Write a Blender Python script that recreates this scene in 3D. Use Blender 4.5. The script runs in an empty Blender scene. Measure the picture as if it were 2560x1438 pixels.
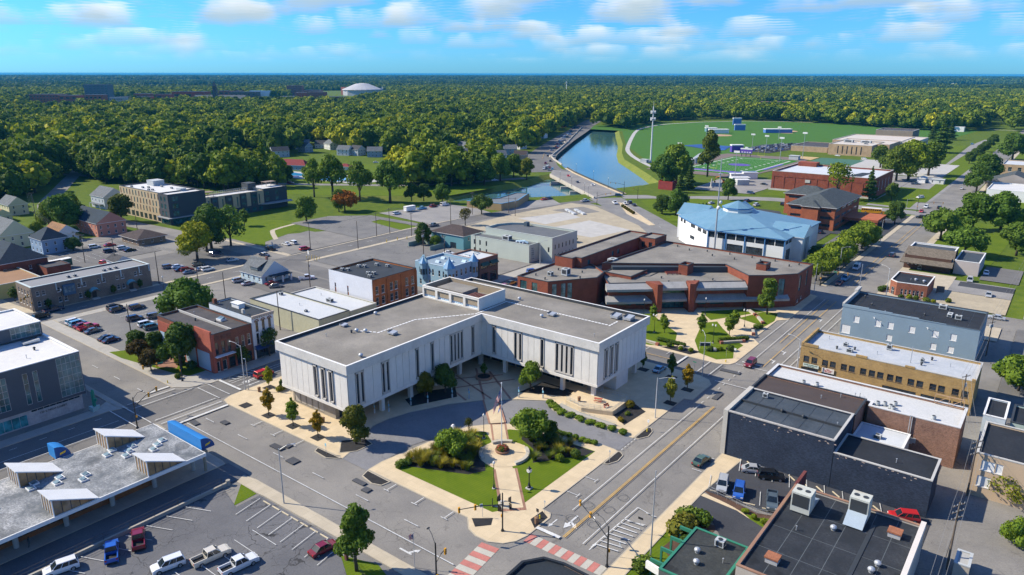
import bpy,bmesh,math,random
import numpy as np
from mathutils import Vector,Matrix
from mathutils.geometry import tessellate_polygon
random.seed(11); RNG=np.random.default_rng(11)
S=bpy.context.scene; COL=S.collection; R=math.radians; PI=math.pi
# ---------------------------------------------------------------- camera (drone 72 m up; world axes follow the street grid)
HCAM=72.0; FPX=1820.0; HEAD=R(37.6); ROLL=0.0015; PITCH=math.atan((719-184.0)/FPX)
cam=bpy.data.objects.new('camera',bpy.data.cameras.new('camera')); COL.objects.link(cam)
cam.data.sensor_width=36; cam.data.lens=36*FPX/2560; cam.data.clip_start=0.5; cam.data.clip_end=90000
_cp,_sp=math.cos(PITCH),math.sin(PITCH)
_M=Matrix.Rotation(HEAD,3,'Z')@Matrix(((1,0,0),(0,_sp,-_cp),(0,_cp,_sp)))@Matrix.Rotation(ROLL,3,'Z')
cam.matrix_world=Matrix.Translation((0,0,HCAM))@_M.to_4x4()
S.camera=cam
def ray(px,py):
 return _M@Vector(((px-1280)/FPX,-(py-719)/FPX,-1))
def at(px,py,z=0.0):
 d=ray(px,py); t=(z-HCAM)/d.z
 return(d.x*t,d.y*t)
# ---------------------------------------------------------------- sky, sun, exposure
SUN_EL=R(38.5); SUN_AZ=math.atan2(-2.6,-5.2)
W=bpy.data.worlds.new('World'); S.world=W; W.use_nodes=True
nt=W.node_tree; nt.nodes.clear(); NN=nt.nodes.new; LK=nt.links.new
def nmath(op,a,b=None,c=None,cl=False):
 n=NN('ShaderNodeMath'); n.operation=op; n.use_clamp=cl
 for i,v in enumerate((a,b,c)):
  if v is None:continue
  if isinstance(v,(int,float)):n.inputs[i].default_value=v
  else:LK(v,n.inputs[i])
 return n.outputs[0]
def nmix(f,a,b,mode='MIX'):
 n=NN('ShaderNodeMix'); n.data_type='RGBA'; n.blend_type=mode
 for i,v in((0,f),(6,a),(7,b)):
  if isinstance(v,(int,float)):n.inputs[i].default_value=v
  elif isinstance(v,tuple):n.inputs[i].default_value=(*v,1)
  else:LK(v,n.inputs[i])
 return n.outputs[2]
sky=NN('ShaderNodeTexSky'); sky.sky_type='NISHITA'; sky.sun_disc=False
sky.sun_elevation=SUN_EL; sky.sun_rotation=PI/2-SUN_AZ
sky.air_density=1.0; sky.dust_density=0.3; sky.ozone_density=3.0
tc=NN('ShaderNodeTexCoord'); sx=NN('ShaderNodeSeparateXYZ'); LK(tc.outputs['Generated'],sx.inputs[0])
zc=nmath('ADD',nmath('MAXIMUM',sx.outputs[2],0.0),0.05)
col=nmix(1.0,sky.outputs[0],(0.14,0.42,0.82),'MULTIPLY')
CLOUD_LAYERS=8
acc=None
fade=NN('ShaderNodeMapRange'); fade.inputs[1].default_value=0.012; fade.inputs[2].default_value=0.06; LK(sx.outputs[2],fade.inputs[0])
for k in range(CLOUD_LAYERS-1,-1,-1):
 h=1.0+0.030*k
 px_=nmath('DIVIDE',nmath('MULTIPLY',sx.outputs[0],h),zc); py_=nmath('DIVIDE',nmath('MULTIPLY',sx.outputs[1],h),zc)
 cv=NN('ShaderNodeCombineXYZ'); LK(px_,cv.inputs[0]); LK(py_,cv.inputs[1]); cv.inputs[2].default_value=3.7+0.035*k
 ns=NN('ShaderNodeTexNoise'); ns.inputs['Scale'].default_value=1.15; ns.inputs['Detail'].default_value=5; ns.inputs['Roughness'].default_value=0.52
 LK(cv.outputs[0],ns.inputs['Vector'])
 th=0.505+0.010*k
 mr=NN('ShaderNodeMapRange'); mr.interpolation_type='SMOOTHSTEP'; LK(ns.outputs['Fac'],mr.inputs[0])
 mr.inputs[1].default_value=th; mr.inputs[2].default_value=th+0.12
 a=nmath('MULTIPLY',nmath('MULTIPLY',mr.outputs[0],0.45),fade.outputs[0])
 t=k/(CLOUD_LAYERS-1)
 cc=tuple(5.0*((1-t)*p+t*q)for p,q in zip((0.34,0.46,0.54),(0.90,0.91,0.88)))
 col=nmix(a,col,cc)
bg=NN('ShaderNodeBackground'); bg.inputs[1].default_value=0.15; LK(col,bg.inputs[0])
wo=NN('ShaderNodeOutputWorld'); LK(bg.outputs[0],wo.inputs[0])
sun=bpy.data.objects.new('sun',bpy.data.lights.new('sun','SUN')); COL.objects.link(sun)
sun.data.energy=4.6; sun.data.angle=R(0.53); sun.data.color=(1.0,0.90,0.73)
_sd=Vector((math.cos(SUN_EL)*math.cos(SUN_AZ),math.cos(SUN_EL)*math.sin(SUN_AZ),math.sin(SUN_EL)))
sun.rotation_euler=_sd.to_track_quat('Z','Y').to_euler(); sun.location=(0,0,300)
S.view_settings.view_transform='Standard'; S.view_settings.look='None'; S.view_settings.gamma=1; S.view_settings.exposure=0.75
S.view_settings.use_curve_mapping=False
S.render.engine='CYCLES'; S.cycles.use_denoising=True; S.cycles.max_bounces=6; S.cycles.transparent_max_bounces=8
S.cycles.volume_bounces=1; S.cycles.caustics_reflective=False; S.cycles.caustics_refractive=False
S.cycles.use_adaptive_sampling=True; S.cycles.adaptive_threshold=0.02
# ================================================================ helpers
def tag(o,label=None,cat=None,group=None,kind=None):
 if label:o['label']=label
 if cat:o['category']=cat
 if group:o['group']=group
 if kind:o['kind']=kind
 return o
def empty(name,loc=(0,0,0),rz=0.0,parent=None):
 o=bpy.data.objects.new(name,None); COL.objects.link(o); o.location=loc; o.rotation_euler=(0,0,rz)
 o.empty_display_size=0.3
 if parent:o.parent=parent
 return o
def add(name,me,parent=None,loc=(0,0,0),rz=0.0,scale=None,color=None):
 o=bpy.data.objects.new(name,me); COL.objects.link(o); o.location=loc; o.rotation_euler=(0,0,rz)
 if scale:o.scale=scale if isinstance(scale,tuple)else(scale,)*3
 if parent:o.parent=parent
 if color:o.color=(*color,1)
 return o
class MB:
 def __init__(s):s.v=[]; s.f=[]; s.m=[]
 def q(s,*p,m=0):
  b=len(s.v); s.v+=[tuple(x)for x in p]; s.f.append(tuple(range(b,b+len(p)))); s.m.append(m); return s
 def box(s,x0,x1,y0,y1,z0,z1,m=0,bottom=True):
  b=len(s.v)
  s.v+=[(x0,y0,z0),(x1,y0,z0),(x1,y1,z0),(x0,y1,z0),(x0,y0,z1),(x1,y0,z1),(x1,y1,z1),(x0,y1,z1)]
  fs=[(4,5,6,7),(0,1,5,4),(1,2,6,5),(2,3,7,6),(3,0,4,7)]+([(3,2,1,0)]if bottom else[])
  s.f+=[tuple(b+i for i in f)for f in fs]; s.m+=[m]*len(fs); return s
 def bx(s,cx,cy,w,d,z0,z1,rz=0.0,m=0):
  c,n=math.cos(rz),math.sin(rz)
  P=[(cx+c*a-n*e,cy+n*a+c*e)for a,e in((-w/2,-d/2),(w/2,-d/2),(w/2,d/2),(-w/2,d/2))]
  return s.prism(P,z0,z1,m,bottom=True)
 def prism(s,poly,z0,z1,m=0,mt=None,bottom=False):
  n=len(poly); b=len(s.v)
  s.v+=[(p[0],p[1],z0)for p in poly]+[(p[0],p[1],z1)for p in poly]
  for i in range(n):
   j=(i+1)%n; s.f.append((b+i,b+j,b+n+j,b+n+i)); s.m.append(m)
  s.f.append(tuple(range(b+n,b+2*n))); s.m.append(m if mt is None else mt)
  if bottom:s.f.append(tuple(range(b+n-1,b-1,-1))); s.m.append(m)
  return s
 def cyl(s,x,y,z0,z1,r,r2=None,n=10,m=0,a0=0.0):
  r2=r if r2 is None else r2; b=len(s.v)
  for z,rr in((z0,r),(z1,r2)):
   s.v+=[(x+rr*math.cos(a0+2*PI*i/n),y+rr*math.sin(a0+2*PI*i/n),z)for i in range(n)]
  for i in range(n):
   j=(i+1)%n; s.f.append((b+i,b+j,b+n+j,b+n+i)); s.m.append(m)
  s.f.append(tuple(range(b+n,b+2*n))); s.m.append(m); s.f.append(tuple(range(b+n-1,b-1,-1))); s.m.append(m)
  return s
 def lathe(s,x,y,prof,n=12,m=0):
  b=len(s.v)
  for r,z in prof:s.v+=[(x+r*math.cos(2*PI*i/n),y+r*math.sin(2*PI*i/n),z)for i in range(n)]
  for k in range(len(prof)-1):
   for i in range(n):
    j=(i+1)%n; s.f.append((b+k*n+i,b+k*n+j,b+(k+1)*n+j,b+(k+1)*n+i)); s.m.append(m)
  s.f.append(tuple(b+(len(prof)-1)*n+i for i in range(n))); s.m.append(m); return s
 def tube(s,pts,r,n=6,m=0,r2=None):
  pts=[Vector(p)for p in pts]; b=len(s.v); K=len(pts)
  for k,p in enumerate(pts):
   d=(pts[min(k+1,K-1)]-pts[max(k-1,0)]).normalized()
   a=d.orthogonal().normalized()if abs(d.z)>.95 else Vector((0,0,1)).cross(d).normalized()
   e=d.cross(a); rr=r if r2 is None else r+(r2-r)*k/(K-1)
   s.v+=[tuple(p+(a*math.cos(2*PI*i/n)+e*math.sin(2*PI*i/n))*rr)for i in range(n)]
  for k in range(K-1):
   for i in range(n):
    j=(i+1)%n; s.f.append((b+k*n+i,b+k*n+j,b+(k+1)*n+j,b+(k+1)*n+i)); s.m.append(m)
  s.f.append(tuple(range(b+n-1,b-1,-1))); s.f.append(tuple(b+(K-1)*n+i for i in range(n))); s.m+=[m,m]
  return s
 def sph(s,x,y,z,rx,ry=None,rz=None,nu=10,nv=6,m=0):
  ry=rx if ry is None else ry; rz=rx if rz is None else rz
  b=len(s.v); s.v.append((x,y,z-rz))
  for k in range(1,nv):
   a=-PI/2+PI*k/nv
   s.v+=[(x+rx*math.cos(a)*math.cos(2*PI*i/nu),y+ry*math.cos(a)*math.sin(2*PI*i/nu),z+rz*math.sin(a))for i in range(nu)]
  s.v.append((x,y,z+rz)); t=len(s.v)-1
  for i in range(nu):
   j=(i+1)%nu; s.f.append((b,b+1+j,b+1+i)); s.m.append(m); o=b+1+(nv-2)*nu; s.f.append((o+i,o+j,t)); s.m.append(m)
   for k in range(nv-2):
    o=b+1+k*nu; s.f.append((o+i,o+j,o+nu+j,o+nu+i)); s.m.append(m)
  return s
 def mesh(s,name,mats,smooth=False):
  me=bpy.data.meshes.new(name); me.from_pydata(s.v,[],s.f)
  for k in(mats if isinstance(mats,(list,tuple))else[mats]):me.materials.append(k)
  if any(s.m):me.polygons.foreach_set('material_index',s.m)
  if smooth:me.polygons.foreach_set('use_smooth',[True]*len(s.f))
  me.update(); return me
 def ob(s,name,mats,parent=None,loc=(0,0,0),rz=0.0,smooth=False,color=None):
  return add(name,s.mesh(name,mats,smooth),parent,loc,rz,color=color)
def offset_poly(P,d):
 n=len(P); out=[]
 for i in range(n):
  a,b,c=Vector(P[i-1][:2]),Vector(P[i][:2]),Vector(P[(i+1)%n][:2])
  e1=(b-a).normalized(); e2=(c-b).normalized()
  n1=Vector((-e1 .y,e1 .x)); n2=Vector((-e2 .y,e2 .x))
  k=(n1+n2); k=k/max(1e-6,(1+n1 .dot(n2)))
  q=b+k*d; out.append((q.x,q.y))
 return out
def rect(x0,x1,y0,y1):return[(x0,y0),(x1,y0),(x1,y1),(x0,y1)]
def inside(P,x,y):
 c=False; n=len(P); j=n-1
 for i in range(n):
  if(P[i][1]>y)!=(P[j][1]>y)and x<(P[j][0]-P[i][0])*(y-P[i][1])/(P[j][1]-P[i][1])+P[i][0]:c=not c
  j=i
 return c
# ---------------------------------------------------------------- materials
MATS={}
class NT:
 def __init__(s,name):
  s.mat=bpy.data.materials.new(name); s.mat.use_nodes=True; s.t=s.mat.node_tree
  s.b=s.t.nodes['Principled BSDF']
 def n(s,ty,**k):
  n=s.t.nodes.new(ty)
  for a,v in k.items():setattr(n,a,v)
  return n
 def l(s,a,b):s.t.links.new(a,b)
 def mix(s,f,a,b,mode='MIX'):
  n=s.n('ShaderNodeMix',data_type='RGBA',blend_type=mode)
  for i,v in((0,f),(6,a),(7,b)):
   if isinstance(v,(int,float)):n.inputs[i].default_value=v
   elif isinstance(v,tuple):n.inputs[i].default_value=(*v[:3],1)
   else:s.l(v,n.inputs[i])
  return n.outputs[2]
 def math(s,op,a,b=None):
  n=s.n('ShaderNodeMath',operation=op)
  for i,v in enumerate((a,b)):
   if v is None:continue
   if isinstance(v,(int,float)):n.inputs[i].default_value=v
   else:s.l(v,n.inputs[i])
  return n.outputs[0]
 def pos(s,sc=(1,1,1)):
  g=s.n('ShaderNodeNewGeometry'); m=s.n('ShaderNodeMapping'); m.inputs['Scale'].default_value=sc; s.l(g.outputs['Position'],m.inputs[0]); return m.outputs[0]
 def noise(s,scale,detail=4,vec=None,rough=0.55):
  n=s.n('ShaderNodeTexNoise'); n.inputs['Scale'].default_value=scale; n.inputs['Detail'].default_value=detail; n.inputs['Roughness'].default_value=rough
  s.l(vec if vec is not None else s.pos(),n.inputs['Vector']); return n.outputs['Fac']
 def ramp(s,f,lo,hi,a=0.0,b=1.0):
  n=s.n('ShaderNodeMapRange'); n.inputs[1].default_value=lo; n.inputs[2].default_value=hi; n.inputs[3].default_value=a; n.inputs[4].default_value=b; s.l(f,n.inputs[0]); return n.outputs[0]
 def bump(s,f,st,dist=0.02):
  n=s.n('ShaderNodeBump'); n.inputs['Strength'].default_value=st; n.inputs['Distance'].default_value=dist; s.l(f,n.inputs['Height']); s.l(n.outputs[0],s.b.inputs['Normal'])
 def out(s,col,rough=0.8,metal=0.0,spec=0.4):
  i=s.b.inputs
  if isinstance(col,tuple):i['Base Color'].default_value=(*col,1)
  else:s.l(col,i['Base Color'])
  i['Roughness'].default_value=rough; i['Metallic'].default_value=metal; i['Specular IOR Level'].default_value=spec
  return s.mat
def k3(c,f):return tuple(min(1.0,x*f)for x in c)
def weather(name,c=None,v=0.16,fine=6.0,big=0.22,rough=0.85,stain=None,stain_amt=0.0,grain=0.0,metal=0.0,stretch=(1,1,1)):
 """a worn surface: fine grain, large blotches and optional stains"""
 if name in MATS:return MATS[name]
 t=NT(name); p=t.pos(stretch)
 f1=t.ramp(t.noise(fine,3,p),0.25,0.75); f2=t.ramp(t.noise(big,5,p),0.3,0.7)
 col=t.mix(f1,k3(c,1-v*0.6),k3(c,1+v*0.6)); col=t.mix(f2,t.mix(1.0,col,(1-v,1-v,1-v),'MULTIPLY'),col)
 if stain:
  f3=t.ramp(t.noise(0.35,6,t.pos((1,1.3,1)),0.62),0.52,0.66,0,stain_amt); col=t.mix(f3,col,stain)
 if grain:t.bump(t.noise(30,2),grain)
 MATS[name]=t.out(col,rough,metal); return MATS[name]
def brick(name,c=None,mortar=None,s=1.0,v=0.25):
 if name in MATS:return MATS[name]
 t=NT(name); g=t.n('ShaderNodeNewGeometry'); sp=t.n('ShaderNodeSeparateXYZ'); t.l(g.outputs['Position'],sp.inputs[0])
 cb=t.n('ShaderNodeCombineXYZ'); t.l(t.math('ADD',sp.outputs[0],sp.outputs[1]),cb.inputs[0]); t.l(sp.outputs[2],cb.inputs[1])
 b=t.n('ShaderNodeTexBrick'); t.l(cb.outputs[0],b.inputs['Vector']); mo=mortar or k3(c,1.25)
 b.inputs['Color1'].default_value=(*k3(c,1-v),1); b.inputs['Color2'].default_value=(*k3(c,1+v),1); b.inputs['Mortar'].default_value=(*mo,1)
 b.inputs['Scale'].default_value=1.0; b.inputs['Brick Width'].default_value=0.24*s; b.inputs['Row Height'].default_value=0.085*s; b.inputs['Mortar Size'].default_value=0.009*s
 col=t.mix(t.ramp(t.noise(0.35,5),0.3,0.7),t.mix(1.0,b.outputs[0],(0.72,0.72,0.74),'MULTIPLY'),b.outputs[0])
 t.bump(b.outputs['Fac'],-0.3,0.01); MATS[name]=t.out(col,0.9,spec=0.2); return MATS[name]
def glass(name='glass',c=(0.02,0.03,0.04),rough=0.06,v=0.5):
 if name in MATS:return MATS[name]
 t=NT(name); col=t.mix(t.ramp(t.noise(0.6,2),0.35,0.65),k3(c,1-v),k3(c,1+v))
 MATS[name]=t.out(col,rough,spec=0.65); return MATS[name]
def plain(name,c=None,rough=0.6,metal=0.0,v=0.08):
 return weather(name,c,v,3.0,0.5,rough,metal=metal)
def asphalt(name,c=None,cracks=0.5,stain=0.3):
 if name in MATS:return MATS[name]
 t=NT(name); p=t.pos()
 col=t.mix(t.ramp(t.noise(5,4,p),0.3,0.7),k3(c,0.87),k3(c,1.13))
 col=t.mix(t.ramp(t.noise(0.09,6,p,0.6),0.35,0.65),t.mix(1.0,col,(0.74,0.75,0.78),'MULTIPLY'),col)
 col=t.mix(t.ramp(t.noise(0.5,6,t.pos((1,1,1)),0.7),0.60,0.74,0,stain),col,k3(c,0.45))
 if cracks:
  dn=t.n('ShaderNodeTexNoise'); dn.inputs['Scale'].default_value=0.35; dn.inputs['Detail'].default_value=5; t.l(p,dn.inputs['Vector'])
  w=t.n('ShaderNodeMix',data_type='VECTOR'); w.inputs[0].default_value=0.0
  va=t.n('ShaderNodeVectorMath',operation='MULTIPLY_ADD'); t.l(dn.outputs['Color'],va.inputs[0]); va.inputs[1].default_value=(5,5,0); t.l(p,va.inputs[2])
  for sc,wd in((0.13,0.010),(0.33,0.012)):
   vo=t.n('ShaderNodeTexVoronoi',feature='DISTANCE_TO_EDGE'); vo.inputs['Scale'].default_value=sc; t.l(va.outputs[0],vo.inputs['Vector'])
   m=t.math('MULTIPLY',t.ramp(vo.outputs['Distance'],wd*0.4,wd,cracks,0),t.ramp(t.noise(0.12,3,t.pos((1.3,1,1))),0.44,0.58))
   col=t.mix(m,col,k3(c,0.28))
 t.bump(t.noise(40,2),0.15); MATS[name]=t.out(col,0.9,spec=0.25); return MATS[name]
def concrete(name,c=None,joint=1.6,jd=0.72,rz=0.0,v=0.12):
 """pavement concrete with sawn joints"""
 if name in MATS:return MATS[name]
 t=NT(name); g=t.n('ShaderNodeNewGeometry'); m=t.n('ShaderNodeMapping'); m.inputs['Rotation'].default_value=(0,0,rz); t.l(g.outputs['Position'],m.inputs[0])
 b=t.n('ShaderNodeTexBrick',offset=0.0); t.l(m.outputs[0],b.inputs['Vector'])
 b.inputs['Color1'].default_value=(*k3(c,0.95),1); b.inputs['Color2'].default_value=(*k3(c,1.05),1); b.inputs['Mortar'].default_value=(*k3(c,jd),1)
 b.inputs['Scale'].default_value=1; b.inputs['Brick Width'].default_value=joint; b.inputs['Row Height'].default_value=joint; b.inputs['Mortar Size'].default_value=0.02
 col=t.mix(t.ramp(t.noise(0.4,6),0.3,0.7),t.mix(1.0,b.outputs[0],(1-v,1-v,1-v),'MULTIPLY'),b.outputs[0])
 col=t.mix(t.ramp(t.noise(1.4,6,None,0.7),0.62,0.75,0,0.3),col,k3(c,0.6))
 t.bump(t.noise(25,2),0.08); MATS[name]=t.out(col,0.88,spec=0.25); return MATS[name]
def grass(name,c,c2,stripes=None):
 if name in MATS:return MATS[name]
 t=NT(name); col=t.mix(t.ramp(t.noise(0.22,6,None,0.65),0.3,0.7),c,c2)
 col=t.mix(t.ramp(t.noise(7,4),0.3,0.7),t.mix(1.0,col,(0.68,0.72,0.65),'MULTIPLY'),col)
 if stripes:
  w=t.n('ShaderNodeTexWave'); w.inputs['Scale'].default_value=stripes[0]; m=t.n('ShaderNodeMapping'); m.inputs['Rotation'].default_value=(0,0,stripes[1])
  g=t.n('ShaderNodeNewGeometry'); t.l(g.outputs['Position'],m.inputs[0]); t.l(m.outputs[0],w.inputs['Vector'])
  col=t.mix(t.math('MULTIPLY',w.outputs['Fac'],0.30),col,k3(c,0.55))
 t.bump(t.noise(20,3),0.5,0.05); MATS[name]=t.out(col,0.95,spec=0.1); return MATS[name]
def shingle(name,c=None,sc=0.35):
 if name in MATS:return MATS[name]
 t=NT(name); g=t.n('ShaderNodeNewGeometry'); sp=t.n('ShaderNodeSeparateXYZ'); t.l(g.outputs['Position'],sp.inputs[0])
 cb=t.n('ShaderNodeCombineXYZ'); t.l(t.math('ADD',sp.outputs[0],sp.outputs[1]),cb.inputs[0]); t.l(t.math('MULTIPLY',sp.outputs[2],1.6),cb.inputs[1])
 b=t.n('ShaderNodeTexBrick'); t.l(cb.outputs[0],b.inputs['Vector'])
 b.inputs['Color1'].default_value=(*k3(c,0.8),1); b.inputs['Color2'].default_value=(*k3(c,1.2),1); b.inputs['Mortar'].default_value=(*k3(c,0.6),1)
 b.inputs['Scale'].default_value=1; b.inputs['Brick Width'].default_value=sc; b.inputs['Row Height'].default_value=sc*0.6; b.inputs['Mortar Size'].default_value=0.02
 col=t.mix(t.ramp(t.noise(0.5,4),0.3,0.7),t.mix(1.0,b.outputs[0],(0.8,0.8,0.8),'MULTIPLY'),b.outputs[0])
 MATS[name]=t.out(col,0.9,spec=0.2); return MATS[name]
def membrane(name,c=None,c2=None,w=3.0,l=9.0,rz=0.0,puddle=0.0):
 """flat-roof membrane: welded sheets, chalky patches, ponding marks"""
 if name in MATS:return MATS[name]
 t=NT(name); col=t.mix(t.ramp(t.noise(0.25,7,None,0.68),0.38,0.66),c,c2)
 col=t.mix(t.ramp(t.noise(3,5,None,0.7),0.3,0.75),k3(c,0.8),col)
 if puddle:col=t.mix(t.ramp(t.noise(0.16,5),0.60,0.63,0,puddle),col,k3(c,0.35))
 t.bump(t.noise(12,3),0.12); MATS[name]=t.out(col,0.8,spec=0.3); return MATS[name]
G_DARK=glass(); G_TEAL=glass('glass_teal',(0.03,0.10,0.11)); G_GREEN=glass('glass_green',(0.05,0.11,0.09),0.04)
G_PALE=glass('glass_pale',(0.16,0.22,0.24),0.1)
WHITE=plain('white_paint',(0.72,0.72,0.70)); BLACK=plain('black_metal',(0.018,0.02,0.022),0.45); STEEL=plain('galvanised_steel',(0.42,0.44,0.46),0.45,0.4)
ALU=plain('brushed_aluminium',(0.50,0.52,0.54),0.4,0.5); DARKTRIM=plain('dark_trim',(0.035,0.04,0.045),0.6); GREYBOX=weather('unit_grey',(0.42,0.45,0.46),0.12)
WOOD=weather('pole_wood',(0.13,0.10,0.075),0.3,8); SIGNAL_Y=plain('signal_yellow',(0.62,0.30,0.02),0.5); PAINTW=weather('road_paint_white',(0.60,0.61,0.60),0.3,4,0.5)
PAINTY=weather('road_paint_yellow',(0.58,0.34,0.05),0.3,4,0.5); COPING=weather('coping_stone',(0.46,0.45,0.42),0.15); RED=plain('red_paint',(0.45,0.03,0.03),0.5)
# ---------------------------------------------------------------- windows in real openings
WIN={}
def win_meshes(w,h,nx,nz,fr,dep,fm,gm,sill):
 k=(round(w,2),round(h,2),nx,nz,fr,dep,fm.name,gm.name,sill)
 if k not in WIN:
  f=MB(); y0,y1=dep-0.09,dep-0.01
  f.box(0,fr,y0,y1,0,h).box(w-fr,w,y0,y1,0,h).box(fr,w-fr,y0,y1,0,fr).box(fr,w-fr,y0,y1,h-fr,h)
  for i in range(1,nx):f.box(w*i/nx-fr*.4,w*i/nx+fr*.4,y0+.01,y1,fr,h-fr)
  for i in range(1,nz):f.box(fr,w-fr,y0+.015,y1,h*i/nz-fr*.4,h*i/nz+fr*.4)
  if sill:f.box(-0.08,w+0.08,-0.07,dep-0.02,-0.11,-0.005)
  p=MB().q((fr,dep-.04,fr),(w-fr,dep-.04,fr),(w-fr,dep-.04,h-fr),(fr,dep-.04,h-fr))
  WIN[k]=(f.mesh('window',fm),p.mesh('pane',gm))
 return WIN[k]
class Wall:
 """walls of one building with recessed window openings; facade i of a CCW footprint, u from its first corner"""
 def __init__(s,root,poly,z0,z1):s.root,s.poly,s.z0,s.z1=root,poly,z0,z1; s.w={}
 def win(s,side,u,z,w,h,nx=1,nz=2,fm=None,gm=None,fr=0.07,dep=0.16,sill=True,name='window',pane=True):
  s.w.setdefault(side,[]).append((u,z,w,h,nx,nz,fm or WHITE,gm or G_DARK,fr,dep,sill,name,pane)); return s
 def row(s,side,us,z,w,h,**k):
  for u in us:s.win(side,u,z,w,h,**k)
  return s
 def build(s,mat,mb=None,name='wall'):
  own=mb is None; mb=mb or MB(); n=len(s.poly)
  for i in range(n):
   a,b=Vector(s.poly[i][:2]),Vector(s.poly[(i+1)%n][:2]); L=(b-a).length
   if L<1e-3:continue
   d=(b-a)/L; nin=Vector((-d.y,d.x)); ws=s.w.get(i,[])
   P=lambda u,z,dp=0.0:(a.x+d.x*u+nin.x*dp,a.y+d.y*u+nin.y*dp,z)
   xs=sorted({0.0,L}|{x for w in ws for x in(w[0],w[0]+w[2])if 0<x<L}); zs=sorted({s.z0,s.z1}|{z for w in ws for z in(w[1],w[1]+w[3])if s.z0<z<s.z1})
   for p in range(len(xs)-1):
    cx=(xs[p]+xs[p+1])/2; run=None
    for r in range(len(zs)-1):
     cz=(zs[r]+zs[r+1])/2
     hit=any(w[0]<cx<w[0]+w[2]and w[1]<cz<w[1]+w[3]for w in ws)
     if not hit:mb.q(P(xs[p],zs[r]),P(xs[p+1],zs[r]),P(xs[p+1],zs[r+1]),P(xs[p],zs[r+1]))
   for(u,z,w,h,nx,nz,fm,gm,fr,dep,sill,nm,pane)in ws:
    e=dep+0.02
    mb.q(P(u,z),P(u,z,e),P(u,z+h,e),P(u,z+h)); mb.q(P(u+w,z,e),P(u+w,z),P(u+w,z+h),P(u+w,z+h,e))
    mb.q(P(u,z,e),P(u,z),P(u+w,z),P(u+w,z,e)); mb.q(P(u,z+h),P(u,z+h,e),P(u+w,z+h,e),P(u+w,z+h))
    fme,pme=win_meshes(w,h,nx,nz,fr,dep,fm,gm,sill); ang=math.atan2(d.y,d.x); loc=P(u,z)
    o=add(nm,fme,s.root,loc,ang); add('pane',pme,o)
  if own:return mb.ob(name,mat,s.root)
def flat_roof(root,P,h,par,roofm,capm,cap_w=0.35,wall_in=None,name='roof',cap_name='coping',mb_wall=None):
 """roof slab below a parapet with a coping"""
 I=offset_poly(P,cap_w*0.8); n=len(P); zr=h-par
 m=MB(); m.q(*[(p[0],p[1],zr)for p in I]); r=m.ob(name,roofm,root)
 c=MB(); E=offset_poly(P,-0.05)
 I2=offset_poly(P,cap_w)
 for i in range(n):
  j=(i+1)%n
  c.q((*E[i],h+.06),(*E[j],h+.06),(*I2[j],h+.06),(*I2[i],h+.06)); c.q((*E[i],h-.12),(*E[j],h-.12),(*E[j],h+.06),(*E[i],h+.06))
  c.q((*I2[j],h-.04),(*I2[i],h-.04),(*I2[i],h+.06),(*I2[j],h+.06)); c.q((*E[j],h-.12),(*E[i],h-.12),(*P[i],h-.12),(*P[j],h-.12))
  c.q((*I[j],zr-.05),(*I[i],zr-.05),(*I[i],h),(*I[j],h),m=1)
 c.ob(cap_name,[capm,wall_in or capm],root)
 return r
def building(name,label,cat,P,h,wallm,roofm,par=0.6,capm=None,wins=None,z0=0.0,wall_in=None,group=None,cap_w=0.35):
 cx=sum(p[0]for p in P)/len(P); cy=sum(p[1]for p in P)/len(P)
 root=empty(name,(cx,cy,0)); tag(root,label,cat,group)
 Q=[(p[0]-cx,p[1]-cy)for p in P]; wl=Wall(root,Q,z0,h)
 if wins:wins(wl)
 wl.build(wallm); root['_c']=(cx,cy)
 r=flat_roof(root,Q,h,par,roofm,capm or COPING,cap_w,wall_in or wallm)
 return root
def loc_of(root,x,y,z=0):return(x-root.location.x,y-root.location.y,z)
def hip_roof(root,x0,x1,y0,y1,z,hz,mat,over=0.5,ridge_axis=None,name='roof',gable=False,fascia=None,thick=0.18):
 """hip or gable roof over a rectangle in the local frame of root"""
 x0-=over; x1+=over; y0-=over; y1+=over; w,d=x1-x0,y1-y0; ax=ridge_axis or('x' if w>=d else 'y'); m=MB()
 k=0.0 if gable else min(w,d)/2
 if ax=='x':a,b=(x0+k,(y0+y1)/2,z+hz),(x1-k,(y0+y1)/2,z+hz)
 else:a,b=((x0+x1)/2,y0+k,z+hz),((x0+x1)/2,y1-k,z+hz)
 A,B,Cc,D=(x0,y0,z),(x1,y0,z),(x1,y1,z),(x0,y1,z)
 if ax=='x':
  m.q(A,B,b,a); m.q(Cc,D,a,b)
  m.q(B,Cc,b,m=1 if gable else 0); m.q(D,A,a,m=1 if gable else 0)
 else:
  m.q(B,Cc,b,a); m.q(D,A,a,b)
  m.q(A,B,a,m=1 if gable else 0); m.q(Cc,D,b,m=1 if gable else 0)
 m.box(x0+.01,x1-.01,y0+.01,y1-.01,z-thick,z-0.004,m=2)
 return m.ob(name,[mat,fascia or mat,WHITE],root)
def text(body,size,loc,rot,mat,parent,name='lettering',align='CENTER',ext=0.02):
 cu=bpy.data.curves.new(name,'FONT'); cu.body=body; cu.size=size; cu.align_x=align; cu.align_y='CENTER'; cu.extrude=ext; cu.resolution_u=2
 t=bpy.data.objects.new(name,cu); me=bpy.data.meshes.new_from_object(t); me.name=name; bpy.data.objects.remove(t); me.materials.clear(); me.materials.append(mat)
 o=add(name,me,parent,loc); o.rotation_euler=rot; return o
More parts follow.
